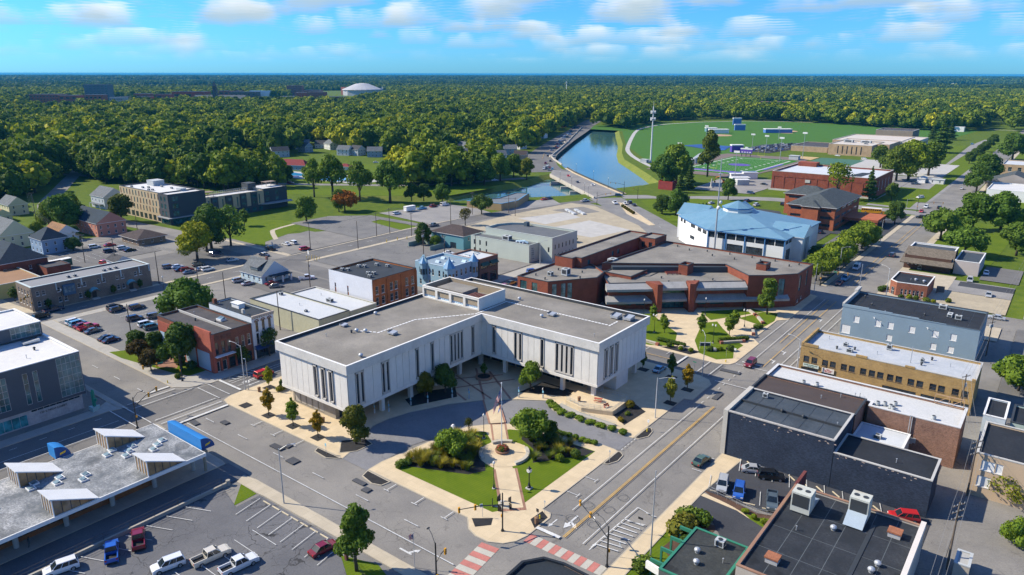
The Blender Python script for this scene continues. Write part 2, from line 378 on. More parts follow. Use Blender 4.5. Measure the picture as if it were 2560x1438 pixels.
# ================================================================ the setting: ground, river, roads, pavements
M_LAWN=grass('lawn',(0.092,0.150,0.009),(0.145,0.195,0.012),(0.55,R(10)))
M_GRASS=grass('grass_ground',(0.065,0.115,0.012),(0.13,0.170,0.018))
M_DRY=grass('dry_grass',(0.10,0.14,0.03),(0.26,0.22,0.10)); M_BANK=grass('bank_grass',(0.12,0.17,0.03),(0.22,0.23,0.05))
M_FIELD=grass('sports_grass',(0.055,0.145,0.022),(0.08,0.18,0.03))
A_OLD=asphalt('asphalt_old',(0.225,0.213,0.192),0.45); A_MID=asphalt('asphalt_mid',(0.16,0.154,0.145),0.55); A_DARK=asphalt('asphalt_sealed',(0.055,0.058,0.066),0.25,0.15)
A_LOT=asphalt('asphalt_lot',(0.135,0.136,0.142),0.95); A_PALE=asphalt('asphalt_pale',(0.27,0.26,0.245),0.3)
C_TAN=concrete('concrete_tan',(0.56,0.455,0.30),1.5,0.86); C_GREY=concrete('concrete_grey',(0.36,0.345,0.31),1.5,0.82); C_WALK=concrete('concrete_walk',(0.44,0.385,0.29),1.8,0.82)
C_PALE=concrete('concrete_pale',(0.42,0.41,0.385),3.0,0.85); GRAVEL=weather('gravel_tan',(0.40,0.345,0.245),0.22,3,0.15,stain=(0.26,0.23,0.17),stain_amt=0.5); MULCH=weather('mulch',(0.022,0.021,0.022),0.5,14,1,grain=0.8)
PAVER=brick('red_pavers',(0.34,0.19,0.13),(0.30,0.2,0.15),1.4); KERB=weather('kerb_concrete',(0.43,0.38,0.29),0.2)
def _far():
 t=NT('far_country'); c=t.mix(t.ramp(t.noise(0.004,8,None,0.6),0.35,0.65),(0.018,0.042,0.014),(0.045,0.075,0.020))
 c=t.mix(t.ramp(t.noise(0.05,4),0.3,0.7),t.mix(1.0,c,(0.5,0.55,0.5),'MULTIPLY'),c)
 return t.out(c,0.95,spec=0.1)
M_FAR=_far()
RIVER=[(-236,420),(-229,440),(-227,462),(-252,494),(-284,533),(-315,570),(-345,619),(-386,694),(-448,797),(-472,838),(-496,878),(-545,908),(-556,882),(-502,782),(-440,668),(-376,545.5),(-360,527),(-333,499),(-306,468),(-312,440),(-304,405),(-306,372),(-304,328),(-330,305),(-352,288),(-338,272),(-308,292),(-284,318),(-264,348),(-246,372),(-236,392)]
def poly_mesh(loops,z):
 t=tessellate_polygon([[Vector((*p,0))for p in l]for l in loops]); vs=[(*p,z)for l in loops for p in l]
 fs=[]
 for a,b,c in t:
  A,B,Cc=(Vector(vs[i][:2])for i in(a,b,c)); fs.append((a,b,c)if(B-A).cross(Cc-A)>0 else(a,c,b))
 return vs,fs
IN=(-3600,320,-260,3600)
vs,fs=poly_mesh([rect(*IN),RIVER],0.0)
me=bpy.data.meshes.new('ground'); me.from_pydata(vs,[],fs); me.materials.append(M_GRASS)
GROUND=tag(add('ground',me),kind='structure')
FARR=42000; m=MB()
m.q((-FARR,-FARR,0),(FARR,-FARR,0),(FARR,IN[2],0),(-FARR,IN[2],0)); m.q((-FARR,IN[3],0),(FARR,IN[3],0),(FARR,FARR,0),(-FARR,FARR,0))
m.q((-FARR,IN[2],0),(IN[0],IN[2],0),(IN[0],IN[3],0),(-FARR,IN[3],0)); m.q((IN[1],IN[2],0),(FARR,IN[2],0),(FARR,IN[3],0),(IN[1],IN[3],0))
tag(m.ob('far_terrain',M_FAR),kind='structure')
m=MB(); n=len(RIVER)
INR=offset_poly(RIVER,7.0); WALL_I=range(12,18)
if abs(sum(RIVER[i-1][0]*RIVER[i][1]-RIVER[i][0]*RIVER[i-1][1]for i in range(n)))and sum(RIVER[i-1][0]*RIVER[i][1]-RIVER[i][0]*RIVER[i-1][1]for i in range(n))<0:INR=offset_poly(RIVER,-7.0)
for i in range(n):
 j=(i+1)%n; w=i in range(12,18)
 a,b=RIVER[i],RIVER[j]; c,d=(INR[j],INR[i])
 wi=lambda k:k in range(12,19)
 pc=((b[0]+(c[0]-b[0])*.08,b[1]+(c[1]-b[1])*.08)if wi(j)else c); pd=((a[0]+(d[0]-a[0])*.08,a[1]+(d[1]-a[1])*.08)if wi(i)else d)
 m.q((*a,0),(*b,0),(*pc,-4.2),(*pd,-4.2),m=1 if w else 0)
tag(m.ob('river_bank',[M_BANK,weather('river_wall',(0.17,0.17,0.165),0.3,2,0.2)]),kind='structure')
def _water():
 t=NT('river_water'); t.b.inputs['IOR'].default_value=1.33
 c=t.mix(t.ramp(t.noise(0.02,4),0.35,0.65),(0.045,0.12,0.13),(0.07,0.15,0.14))
 t.bump(t.noise(0.9,4,t.pos((1,2,1))),0.05,0.3); return t.out(c,0.06,spec=0.5)
m=MB(); m.q((-580,250,-3.0),(-200,250,-3.0),(-200,930,-3.0),(-580,930,-3.0)); tag(m.ob('river',_water()),kind='structure')
LAY=[0.02]
def sheet(name,P,mat,z=None,kind='structure',parent=None):
 if z is None:LAY[0]+=0.0045; z=LAY[0]
 vs,fs=poly_mesh([P],z); me=bpy.data.meshes.new(name); me.from_pydata(vs,[],fs); me.materials.append(mat)
 o=add(name,me,parent)
 if not parent:tag(o,kind=kind)
 return o
def slab(name,P,h,mat,kerb=KERB,parent=None,z0=0.0):
 vs,fs=poly_mesh([P],h); m=MB(); m.v=list(vs); m.f=list(fs); m.m=[0]*len(fs); n=len(P)
 A=sum(P[i-1][0]*P[i][1]-P[i][0]*P[i-1][1]for i in range(n)); Q=P if A>0 else P[::-1]
 K=offset_poly(Q,0.18)
 for i in range(n):
  j=(i+1)%n; m.q((*Q[i],z0),(*Q[j],z0),(*Q[j],h+.004),(*Q[i],h+.004),m=1); m.q((*Q[i],h+.004),(*Q[j],h+.004),(*K[j],h+.004),(*K[i],h+.004),m=1)
 o=m.ob(name,[mat,kerb],parent)
 if not parent:tag(o,kind='structure')
 return o
def strip(pts,w):
 L,Rr=[],[]
 for i,p in enumerate(pts):
  a=Vector(pts[max(i-1,0)]); b=Vector(pts[min(i+1,len(pts)-1)]); d=(b-a).normalized(); nn=Vector((-d.y,d.x)); ww=(w[i]if isinstance(w,(list,tuple))else w)/2
  L.append((p[0]+nn.x*ww,p[1]+nn.y*ww)); Rr.append((p[0]-nn.x*ww,p[1]-nn.y*ww))
 return L,Rr
def smooth(pts,k=6):
 out=[]; n=len(pts)
 for i in range(n-1):
  p0,p1,p2,p3=(Vector(pts[max(0,min(n-1,i+d))])for d in(-1,0,1,2))
  for s in range(k):
   t=s/k; out.append(tuple(0.5*(2*p1+(p2-p0)*t+(2*p0-5*p1+4*p2-p3)*t*t+(3*p1-p0-3*p2+p3)*t**3)))
 out.append(tuple(pts[-1])); return out
def ribbon(name,pts,w,mat,z=None,kind='structure',parent=None):
 if z is None:LAY[0]+=0.0045; z=LAY[0]
 L,Rr=strip(pts,w); m=MB()
 for i in range(len(pts)-1):m.q((*Rr[i],z),(*Rr[i+1],z),(*L[i+1],z),(*L[i],z))
 o=m.ob(name,mat,parent)
 if not parent:tag(o,kind=kind)
 return o
sheet('pavement',[(-345,-60),(40,-60),(40,262),(-60,262),(-112,262),(-200,352),(-226,360),(-250,262),(-300,176),(-345,160)],A_OLD)
ROAD_H=sheet('road',rect(-420,60,65.6,79.9),A_OLD); ROAD_H2=sheet('road',rect(-330,-46,161.3,171.2),A_MID)
ROAD_W=sheet('road',[(-160.2,-40),(-147,-40),(-147,65.6),(-147,290),(-156.4,290),(-156.4,79.9),(-160.2,77)],A_MID)
ROAD_M=sheet('road',[(-62.3,-60),(-45.8,-60),(-46.4,240),(-48,700),(-52,1300),(-66,1300),(-65,640),(-62.3,240)],A_OLD)
ROAD_V=ribbon('road',smooth([(-243.5,-60),(-244,80),(-244,150),(-243.5,240),(-241,290),(-233,332),(-222,366)],5),11.5,A_MID)
ROAD_C=ribbon('road',smooth([(-222,380),(-204,364),(-176,338),(-150,312),(-128,282),(-110,264),(-90,257),(-60,256)],5),[20]*30+[16]*6,asphalt('asphalt_blvd',(0.22,0.215,0.205),0.3))
ROAD_N=ribbon('road',smooth([(-216,390),(-196,406),(-160,428),(-130,440),(-62,441)],5),13,A_PALE)
ROAD_L=ribbon('road',smooth([(-312,420),(-322,397),(-334,371),(-354,342),(-384,322),(-424,296),(-520,250),(-700,190)],4),8,A_OLD)
ROAD_R=ribbon('road',smooth([(-318,458),(-345,487),(-374,526),(-396,562),(-430,628),(-470,708),(-530,832),(-575,920),(-640,1060)],4),[34,34]+[27]*60,A_MID)
ROAD_A=ribbon('road',smooth([(-249,168.5),(-300,169),(-345,168),(-400,163),(-445,158),(-520,195),(-640,260)],4),9,A_OLD)
ROAD_H1=ribbon('road',[(-345,60),(-345,172)],8,A_OLD)
ROAD_S1=ribbon('road',[(-82,470),(-82,700),(-88,910),(-84,1000)],9,A_PALE); sheet('road',[(-92,452),(-64,452),(-64,700),(-74,700),(-76,610),(-92,600)],A_PALE)
ALLEY=sheet('alley',rect(-8.8,-5.6,-60,252),A_OLD); sheet('road',rect(-46.4,30,249,262),A_OLD)
SW=[('n',rect(-237.5,-158,80.2,84.5)),]
slab('sidewalk',[(-238,77.2),(-161.5,77.2),(-158.5,79.5),(-156.6,84),(-156.6,160),(-162,160),(-162,88),(-190,84.6),(-190,81),(-238,80.6)],0.14,C_GREY)
slab('sidewalk',[(-238,80.7),(-234.5,80.7),(-234.5,118),(-238.2,118)],0.14,C_GREY); slab('sidewalk',[(-238.2,119),(-236.4,119),(-236.4,160),(-238.2,160)],0.14,C_WALK)
slab('sidewalk',[(-282,72),(-252,78),(-250,79.6),(-249.6,120),(-251.4,120),(-251.4,81),(-264,79.5),(-282,79)],0.14,C_WALK)
slab('sidewalk',[(-250,121),(-249.6,121),(-249.6,162),(-251.4,162),(-251.4,121)],0.14,C_WALK); slab('sidewalk',[(-248.9,173),(-249.5,173),(-250.6,240),(-249,282),(-247,282),(-249.2,240)],0.15,C_WALK)
slab('sidewalk',[(-237.8,173),(-235.4,173),(-235.4,236),(-237.8,236)],0.14,C_WALK)
slab('sidewalk',[(-330,64),(-161,64),(-158.4,65.3),(-330,65.5)],0.14,C_GREY); slab('sidewalk',[(-163.4,30),(-160.3,30),(-160.3,62),(-159.3,64.4),(-166,64),(-163.8,61)],0.14,C_GREY)
slab('sidewalk',[(-146.8,-40),(-119.3,-40),(-119.3,65),(-121,65.4),(-146,65.4),(-146.8,64)],0.14,C_GREY)
slab('sidewalk',[(-112,62.8),(-106,62.8),(-104,63.0),(-76,63.2),(-60,63.2),(-60,65.4),(-110,65.4),(-113,64.8)],0.14,C_WALK)
slab('sidewalk',[(-45.7,-60),(-41,-60),(-41,60),(-40,64),(-45.2,65.3),(-45.7,60)],0.14,C_WALK)
slab('sidewalk',[(-45.7,80),(-42.8,80),(-42.8,112),(-41.5,127.3),(-45.7,127.3)],0.14,C_TAN)
slab('sidewalk',[(-46.2,127.4),(-45.2,127.4),(-45.2,248),(-46.3,248)],0.14,C_WALK); slab('sidewalk',[(-46.6,263),(-44,263),(-44,430),(-47,430)],0.14,C_WALK)
slab('sidewalk',[(-64.6,263),(-62.6,263),(-62.8,432),(-65,432)],0.14,C_WALK); slab('sidewalk',[(-46.5,450),(-44,450),(-45,900),(-48.4,900)],0.14,C_WALK)
COUNTY=slab('sidewalk',[(-145.6,80.8),(-143,80.1),(-103.2,80.1),(-104.4,84),(-106.4,87.4),(-108.8,93),(-108.7,97.5),(-107.2,102.6),(-103.4,110.7),(-98.2,117.4),(-92.3,122.4),(-86.3,126.1),(-84.7,124.2),(-83.2,122.7),(-79.7,121.7),(-65.7,122.1),(-62.5,122.1),(-62.4,146.1),(-60.5,146.8),(-60.6,157.6),(-62.2,160),(-65,161.2),(-146.8,161.2),(-146.8,86),(-146.6,83)],0.14,C_TAN)
PLAZA=slab('sidewalk',[(-96.2,80.3),(-71.2,80.1),(-69,77.9),(-66.8,77.1),(-64.2,77.1),(-62,78.2),(-60.7,80),(-60.1,82.4),(-60,88.6),(-60.7,89.8),(-62.5,90),(-62.3,115.4),(-63.2,115.8),(-66,115.9),(-78,114.6),(-86.4,111.8),(-90,108.6),(-92.8,105.2),(-94,100),(-95.2,92),(-96.4,84)],0.14,C_TAN)
sheet('driveway',[(-103.3,80.0),(-96.1,80.0),(-96.4,92),(-93.8,101.3),(-92.8,105.2),(-86.4,111.9),(-66,116),(-62.3,115.9),(-62.3,122.0),(-79.7,121.6),(-86.3,126),(-98.3,117.3),(-107.3,102.5),(-108.8,94)],asphalt('asphalt_drive',(0.205,0.205,0.21),0.3))
slab('sidewalk',[(-141,171.3),(-64.5,171.2),(-62,172.4),(-61.2,174.6),(-61.2,192),(-63.9,195.2),(-63.9,215),(-61.4,218),(-61.6,249),(-66,250),(-138,250),(-146,250),(-146,173),(-144,171.3)],0.14,C_TAN)
slab('sidewalk',[(-162,172),(-156.6,172),(-156.6,262),(-162,262)],0.14,C_GREY)
G=lambda*P,mat=None,n='lawn',z=0.152:sheet(n,list(P),mat or M_LAWN,z)
LAWN_A=G((-92.6,83.9),(-68.8,83.9),(-67.9,85.2),(-77.6,95.3),(-80,95.6),(-83,97.6),(-84.6,100.6),(-84.4,103),(-88.2,105.6),(-91.4,103.6),(-92.6,96)); LAWN_B=G((-66.1,89.6),(-65.8,112.6),(-80,112),(-84.8,109.6),(-86.4,107.8),(-82.6,104.8),(-78.4,106),(-75.4,104),(-74.6,101),(-75.6,98.2))
sheet('planting_bed',[(-93,84.2),(-91,85.8),(-84.6,88.6),(-80,90.6),(-78.3,93.6),(-80.5,96),(-84,98.6),(-85.6,101.4),(-88.6,103.4),(-91.2,101.6),(-92.4,95)],MULCH,0.158)
sheet('planting_bed',[(-65.9,112.4),(-79,111.9),(-82,110.6),(-80.4,107.6),(-76,105.8),(-73,101.4),(-71.4,103.4),(-69.4,106.6),(-66.4,110)],MULCH,0.158)
G((-65.6,81.6),(-64.6,83.4),(-67.2,85.2),(-69,83.6),(-68,82.2))if False else None
for P in([(-112.9,106.4),(-109.2,104.6),(-104.4,114.8),(-108.4,118.6),(-112.6,112)],[(-94.6,125.6),(-84.2,130.6),(-84.8,134.2),(-93.6,134)],[(-71,128.6),(-66.8,126),(-66.2,134.6),(-70.6,137)],[(-68.4,78.9),(-66.6,80.9),(-67.6,82.6),(-70.4,80.4)],[(-62.4,86.2),(-60.4,84.6),(-60.4,88.4),(-62.2,89.4)]):
 sheet('planting_bed',P,MULCH,0.163)
for P in([(-95.7,79.2),(-95.3,78.1),(-92,77.4),(-90,78),(-89.6,79.9),(-96,80.1)],[(-62.2,109.4),(-61.2,109.8),(-60.3,112),(-60.6,114.6),(-61.6,115.4),(-62.3,115.4)],[(-62.4,122.3),(-61.4,122.4),(-60.3,124.6),(-60.6,127),(-61.4,128.2),(-62.4,128.4)],[(-110.6,79.9),(-109.8,78.5),(-106,78.2),(-104.2,79.2),(-103.4,80)],[(-109.2,84.6),(-105.4,81),(-103.2,83.6),(-102.9,87.6),(-106,88.4)]):
 slab('kerbed_island',P,0.18,MULCH)
for x,y in((-139,82.2),(-130.6,82.4),(-122.2,82.6),(-113.9,82.6),(-63.9,151.2),(-63.9,142),(-70.2,155.6),(-78,155.8),(-150,0)):
 if y:sheet('tree_pit',rect(x-1.3,x+1.3,y-1.1,y+1.1),MULCH,0.158)
sheet('tree_pit',rect(-144.4,-142,90,92.4),MULCH,0.158)
G((-118,172.6),(-85,172.4),(-79,175.6),(-83,186),(-92,193),(-97,197.6),(-108,189),(-114,180)); G((-76.5,183.5),(-72,176),(-64.6,181),(-64.2,188),(-68,191),(-74.2,198),(-78,203),(-81,199))
G((-74,210),(-65,207),(-64.4,214),(-66,222),(-70,221)); G((-72.8,175.6),(-66,173.6),(-62.8,177),(-64.4,181.4)); G((-86,209),(-80,203),(-70,221),(-74,222)); sheet('planting_bed',[(-82,173),(-73,172.6),(-71.4,176.2),(-78,176.8)],MULCH,0.16)
G((-44.8,81),(-36,81),(-30,97.4),(-36,98),(-43,104),(-44.8,101),mat=M_LAWN,z=0.05); G((-35,109.6),(-30.8,106),(-28.4,107),(-28.4,112),(-32,111),z=0.06)
sheet('planting_bed',[(-41.5,93),(-37.8,90),(-37,96.6),(-36.6,103.8),(-40.4,103)],weather('brown_mulch',(0.10,0.055,0.035),0.4,10,1),0.058)
sheet('planting_bed',[(-43,112.4),(-41,111.4),(-33,109.9),(-28.2,112.4),(-28.2,113.2),(-33,111.4),(-42.6,113.4)],weather('brown_mulch'),0.064)
LOT_R=sheet('parking_lot',[(-42.7,112.6),(-28,112.6),(-28,120),(-9,114.2),(-9,127.4),(-41.6,127.4)],A_DARK)
sheet('driveway',[(-42.7,103),(-38,104.4),(-31.6,96.8),(-28.2,97),(-28.2,106.5),(-31,108),(-36,110),(-42.7,110.6)],A_DARK); ribbon('path',smooth([(-42.7,111.2),(-37,110.2),(-33,108),(-29.6,103.4)],4),1.1,C_TAN,0.075)
sheet('path',[(-37.4,105.2),(-36.6,105),(-33.6,101.6),(-32,97.6),(-33.6,99.4),(-36.4,103)],C_TAN,0.09)
LOT_B=sheet('parking_lot',[(-112,-40),(-74,-40),(-74,57),(-84,62.7),(-104.8,62.7),(-104.8,58),(-112,60)],A_LOT); sheet('bus_lane',rect(-119.2,-112.4,-40,65.5),asphalt('asphalt_buslane',(0.12,0.125,0.135),0.3,0.6))
G((-110.8,62.9),(-105.5,58),(-105.7,62.7),z=0.06); G((-82,50),(-70,50),(-66,60),(-74,62.6),(-80,60.6),z=0.075)
LOT_D=sheet('parking_lot',[(-234.4,80.8),(-190.4,80.8),(-190,88),(-194,117),(-234.4,118)],asphalt('asphalt_lotd',(0.19,0.185,0.175),0.4)); sheet('parking_lot',rect(-236,-192,119,138),A_OLD); sheet('parking_lot',rect(-236,-186,138.4,160),A_MID)
G((-197,78.6),(-190,78.6),(-168,82),(-164.8,83.4),(-164.8,87.6),(-188,87.6),(-193,85),z=0.148); sheet('path',[(-186,82.6),(-176,81.6),(-172,84),(-176,87),(-184,86.6)],weather('brick_paving',(0.28,0.14,0.09),0.3),0.154)
sheet('parking_lot',rect(-292,-251.6,121,162),A_MID); LOT_J=sheet('parking_lot',rect(-332,-300,112,147),A_MID); sheet('parking_lot',rect(-300,-264,84,121),A_MID)
LOT_W=sheet('parking_lot',[(-251,176),(-251,212),(-284,210),(-279,183),(-270,177)],A_OLD); G((-306,178),(-272,178),(-280,184),(-288,206),(-304,224),(-340,206),(-330,182),mat=M_LAWN,z=0.07); ribbon('path',smooth([(-252,174.8),(-292,196),(-300,204),(-304,222)],4),2.2,C_WALK,0.09); ribbon('path',[(-250,174.6),(-300,174.6)],2,C_WALK,0.095)
sheet('parking_lot',[(-250.8,214),(-250.8,238),(-277,243),(-278,250),(-250.8,250),(-250.8,255),(-290,255),(-306,240),(-306,216)],asphalt('asphalt_worn',(0.185,0.18,0.17),0.9,0.6)); G((-277.6,243),(-250.6,238.5),(-249.8,249.5),(-277,249.6),z=0.085)
sheet('parking_lot',[(-250,257),(-245,300),(-262,306),(-284,305),(-292,262)],A_PALE); sheet('parking_lot',[(-262,310),(-240,308),(-230,345),(-246,358)],A_PALE); G((-292,258),(-330,246),(-322,290),(-300,300),(-286,303),(-292,264),mat=M_GRASS,z=0.05)
sheet('parking_lot',rect(-235,-196,175,222),asphalt('asphalt_worn')); sheet('parking_lot',rect(-194,-163,176,222),asphalt('asphalt_brown',(0.16,0.14,0.13),0.2)); sheet('parking_lot',rect(-196,-163,204,224),A_OLD)
sheet('cleared_lot',[(-234,300),(-232,262),(-164,258),(-140,288),(-166,318),(-212,352),(-228,352)],GRAVEL); sheet('floor_slab',[(-224,296),(-204,292),(-200,318),(-214,326)],C_PALE); sheet('floor_slab',[(-198,282),(-170,280),(-164,306),(-192,314)],C_PALE); sheet('floor_slab',[(-224,326),(-206,324),(-200,338),(-216,346)],A_OLD)
G((-228,352),(-212,353),(-176,324),(-178,322),(-214,348),(-228,344),mat=M_DRY,z=0.1); G((-196,264),(-166,262),(-152,284),(-170,288),mat=M_DRY,z=0.09)
slab('median',[(-207.5,370.5),(-205,371),(-180,345),(-160,324),(-162,321.5),(-186,342)],0.16,C_TAN)
sheet('parking_lot',[(-82,264),(-65,264),(-65,356),(-82,356)],A_MID); sheet('parking_lot',[(-150,336),(-112,326),(-86,330),(-86,362),(-112,372),(-124,400),(-150,402)],A_DARK); sheet('parking_lot',rect(-86,-65,357,428),A_DARK)
G((-200,384),(-184,364),(-158,338),(-150,340),(-152,404),(-176,412),(-196,398),mat=M_LAWN,z=0.1); G((-200,404),(-236,412),(-230,440),(-196,446),(-160,440),(-178,424),mat=M_GRASS,z=0.06)
sheet('parking_lot',[(-196,446),(-158,448),(-156,520),(-176,520),(-200,500)],A_PALE); G((-154,452),(-96,452),(-92,472),(-150,473),z=0.08); G((-92,458),(-70,456),(-72,540),(-90,540),z=0.085)
sheet('parking_lot',rect(-156,-90,534,600),A_PALE); sheet('parking_lot',rect(-150,-76,604,700),C_PALE); sheet('sports_court',rect(-182,-146,640,690),weather('court_green',(0.05,0.14,0.09))); sheet('sports_court',rect(-200,-184,664,690),weather('court_tan',(0.50,0.36,0.16)))
G((-600,860),(-480,860),(-380,690),(-300,580),(-262,560),(-250,640),(-250,720),(-120,1000),(-110,1180),(-420,1180),mat=M_FIELD,z=0.03); G((-72,480),(-66,480),(-68,1000),(-76,1000),(-77,700),mat=M_LAWN,z=0.09); G((-120,700),(-90,700),(-94,900),(-112,900),mat=M_LAWN,z=0.09)
ribbon('path',smooth([(-244,512),(-276,542),(-317,591),(-348,636),(-375,686),(-420,776),(-456,851),(-478,905),(-489,953),(-494,1000),(-489,1040),(-460,1120),(-380,1190),(-200,1200),(-70,1190)],4),4.2,C_PALE,0.09)
sheet('parking_lot',[(-266,700),(-232,700),(-224,760),(-240,830),(-268,780)],A_DARK); sheet('running_track',[(-268,520),(-190,512),(-184,600),(-186,666),(-200,676),(-262,672),(-274,600)],weather('track_brown',(0.17,0.13,0.11)))
FB=sheet('football_field',[(-248,532),(-190,532),(-190,652),(-248,652)],grass('turf',(0.035,0.16,0.015),(0.05,0.19,0.02))); sheet('sports_court',[(-330,720),(-282,690),(-276,700),(-286,742),(-320,744)],weather('court_blue',(0.02,0.10,0.34),0.5,0.1,0.03))
m=MB(); z=LAY[0]+0.02; X0,X1,Y0,Y1=-244.5,-195.5,541,650-8
for a in((X0-1.2,X0,Y0-1.2,Y1+1.2),(X1,X1+1.2,Y0-1.2,Y1+1.2),(X0,X1,Y0-1.2,Y0),(X0,X1,Y1,Y1+1.2)):m.q((a[0],a[2],z),(a[1],a[2],z),(a[1],a[3],z),(a[0],a[3],z))
for i in range(1,20):
 y=Y0+(Y1-Y0)*i/20; m.q((X0,y-.12,z),(X1,y-.12,z),(X1,y+.12,z),(X0,y+.12,z))
 for x in(X0+8,X1-10):
  if i%2:m.q((x,y-1.4,z+.004),(x+2,y-1.4,z+.004),(x+2,y+1.4,z+.004),(x,y+1.4,z+.004))
m.q((X0,Y0,z+.008),(X1,Y0,z+.008),(X1,Y0+7,z+.008),(X0,Y0+7,z+.008),m=1); m.q((X1+1.4,Y0+30,z),(X1+4,Y0+30,z),(X1+4,Y0+76,z),(X1+1.4,Y0+76,z),m=1)
m.q(*[(-220+9*math.cos(a*PI/8),592+8*math.sin(a*PI/8),z+.012)for a in range(16)],m=1); m.ob('field_marking',[PAINTW,plain('purple_paint',(0.10,0.05,0.34))],FB)
m=MB()
for cx,cy,r in((-352,872,15),(-312,990,17),(-300,960,9)):m.q(*[(cx+r*math.cos(a*PI/8),cy+r*math.sin(a*PI/8),0.05)for a in range(16)])
tag(m.ob('infield_dirt',weather('infield',(0.42,0.27,0.16))),kind='structure')
G((-84,700),(-70,700),(-70,880),(-84,890),mat=M_LAWN,z=0.095)
sheet('parking_lot',rect(-33,-9.5,283,300),A_PALE); sheet('parking_lot',rect(-26,-9.5,292,299),A_DARK); sheet('gravel_yard',rect(-31,-9.5,263,282.6),GRAVEL); sheet('parking_lot',rect(-21,-9,306,330),A_MID); sheet('parking_lot',rect(-5.4,24,176,250),A_MID); sheet('pavement',rect(-46.3,-9.2,234,248),C_WALK); sheet('pavement',rect(-44,-28,263,305),C_WALK)
G((-44,330),(-20,330),(-16,430),(-44,428),mat=M_LAWN,z=0.09); G((-44,452),(-10,452),(-8,900),(-45,900),mat=M_LAWN,z=0.05); sheet('pavement',rect(-5.4,24,60,140),A_OLD); slab('sidewalk',[(-4.8,129.5),(-0.5,129),(1.5,132),(1.5,139),(-4.8,139)],0.14,C_TAN); slab('kerbed_island',[(-0.8,122.5),(0.4,120.6),(6,119),(12,124),(4,126),(0.6,125.4)],0.16,M_LAWN); G((-5,162),(14,162),(14,200),(-5,200),mat=M_GRASS,z=0.1)
G((-520,300),(-440,290),(-380,332),(-330,380),(-340,440),(-420,420),(-540,380),mat=M_LAWN,z=0.03); G((-430,276),(-350,318),(-316,372),(-300,372),(-302,330),(-330,306),(-352,290),(-400,262),mat=M_LAWN,z=0.04)
POOL=slab('swimming_pool',[(-486,322),(-440,318),(-384,326),(-380,346),(-410,354),(-450,346),(-484,338)],0.12,weather('pool_deck',(0.42,0.42,0.4)))
for P in([(-482,324),(-446,321),(-444,336),(-480,336)],[(-440,323),(-404,324),(-402,342),(-438,342)],[(-398,328),(-386,330),(-386,342),(-398,346)]):
 sheet('pool_water',P,glass('pool_blue',(0.02,0.25,0.50),0.05,0.2),0.15,parent=POOL)
# ---- road paint
def lines(road,segs,mat=PAINTW,z=None,w=0.14,name='marking'):
 m=MB(); z=z or LAY[0]+0.012
 for s in segs:
  (x0,y0),(x1,y1)=s[0],s[1]; ww=s[2]if len(s)>2 else w; d=Vector((x1-x0,y1-y0)); L=d.length; d/=L; nx,ny=-d.y*ww/2,d.x*ww/2
  m.q((x0-nx,y0-ny,z),(x1-nx,y1-ny,z),(x1+nx,y1+ny,z),(x0+nx,y0+ny,z))
 return m.ob(name,mat,road)
def dashes(a,b,on,off):
 d=Vector(b)-Vector(a); L=d.length; d/=L; t=0; o=[]
 while t<L:o.append((tuple(Vector(a)+d*t),tuple(Vector(a)+d*min(L,t+on)))); t+=on+off
 return o
sg=[((-141,69.4),(-64.6,69.4),.16)]+dashes((-140,73.1),(-72,73.1),3.2,9)
sg+=[((x,77.4),(x,79.8))for x in(-129,-122,-115,-88,-81,-74)]+[((x-.7,77.4),(x+.7,77.4))for x in(-129,-122,-115,-88,-81,-74)]
sg+=[((-142.3,66.4),(-142.3,79.8),.62),((-145,65.8),(-145,79.9),.2),((-147.6,65.8),(-147.6,80),.2),((-157,65.8),(-157,79.6),.2),((-160,65.8),(-160,77),.2)]
sg+=dashes((-164,71.6),(-238,71.6),3.2,8.5)+[((-162.5,71.5),(-162.5,76.8),.5)]
lines(ROAD_H,sg)
sg=[((-156.3,80.6),(-147,80.6),.2),((-156.3,83.2),(-147,83.2),.2),((-156.2,86.2),(-147.2,86.2),.6),((-153.6,87),(-153.6,158),.14),((-152.4,87),(-152.4,158),.14),((-149.8,87),(-149.8,158),.14)]
sg+=[((-155.6+i*0.0,88.4+i*1.5),(-153.8,89.2+i*1.5),.2)for i in range(5)]+[((-160,64.8),(-147.2,64.8),.2),((-160,62),(-147.2,62),.2),((-153.6,20),(-153.6,61),.14),((-150.6,20),(-150.6,61),.14)]
sg+=dashes((-157.6,20),(-157.6,60),1.4,4)
lines(ROAD_W,sg)
ye=[((-55.3,85.4),(-55.3,146),.13),((-55.0,85.4),(-55.0,146),.13)]+[((-54.6,176),(-54.8,246),.14),((-56.9,196),(-57.2,246),.14),((-55.4,270),(-55.6,420),.14),((-57.4,270),(-57.6,420),.14)]
lines(ROAD_M,ye,PAINTY,name='centre_line')
sg=[((-58.2,92.6),(-58.1,145),.14),((-51.8,85.8),(-51.6,160),.14),((-60.2,84.9),(-55.6,84.9),.7),((-58.1,178),(-58.4,246),.13),((-61.5,192.6),(-61.3,217),.13),((-51.4,178),(-51.2,246),.13),((-49.2,178),(-49.0,246),.13)]
sg+=[((-62.2,y),(-59.9,y))for y in(97,103.2)]+[((-59.9,y-.7),(-59.9,y+.7))for y in(97,103.2)]+[((-47.8,y),(-45.9,y))for y in(99.6,118,124)]
sg+=[((-50.3,85.8),(-49.7,100.2),.16),((-49.7,100.2),(-46.2,99.4),.16),((-49.2,95.6),(-46.3,96.4),.16)]+[((-50.1+.02*i,87+i*1.25),(-46.4,87.6+i*1.2),.2)for i in range(8)]
sg+=[((-60.8,173.6),(-47,173.6),.2),((-60.8,160),(-47,160),.2),((-60,176),(-55,176),.5)]+dashes((-61.9,116),(-61.9,122),.7,.6)+dashes((-58.2,146),(-58.2,172),1.2,2)
lines(ROAD_M,sg)
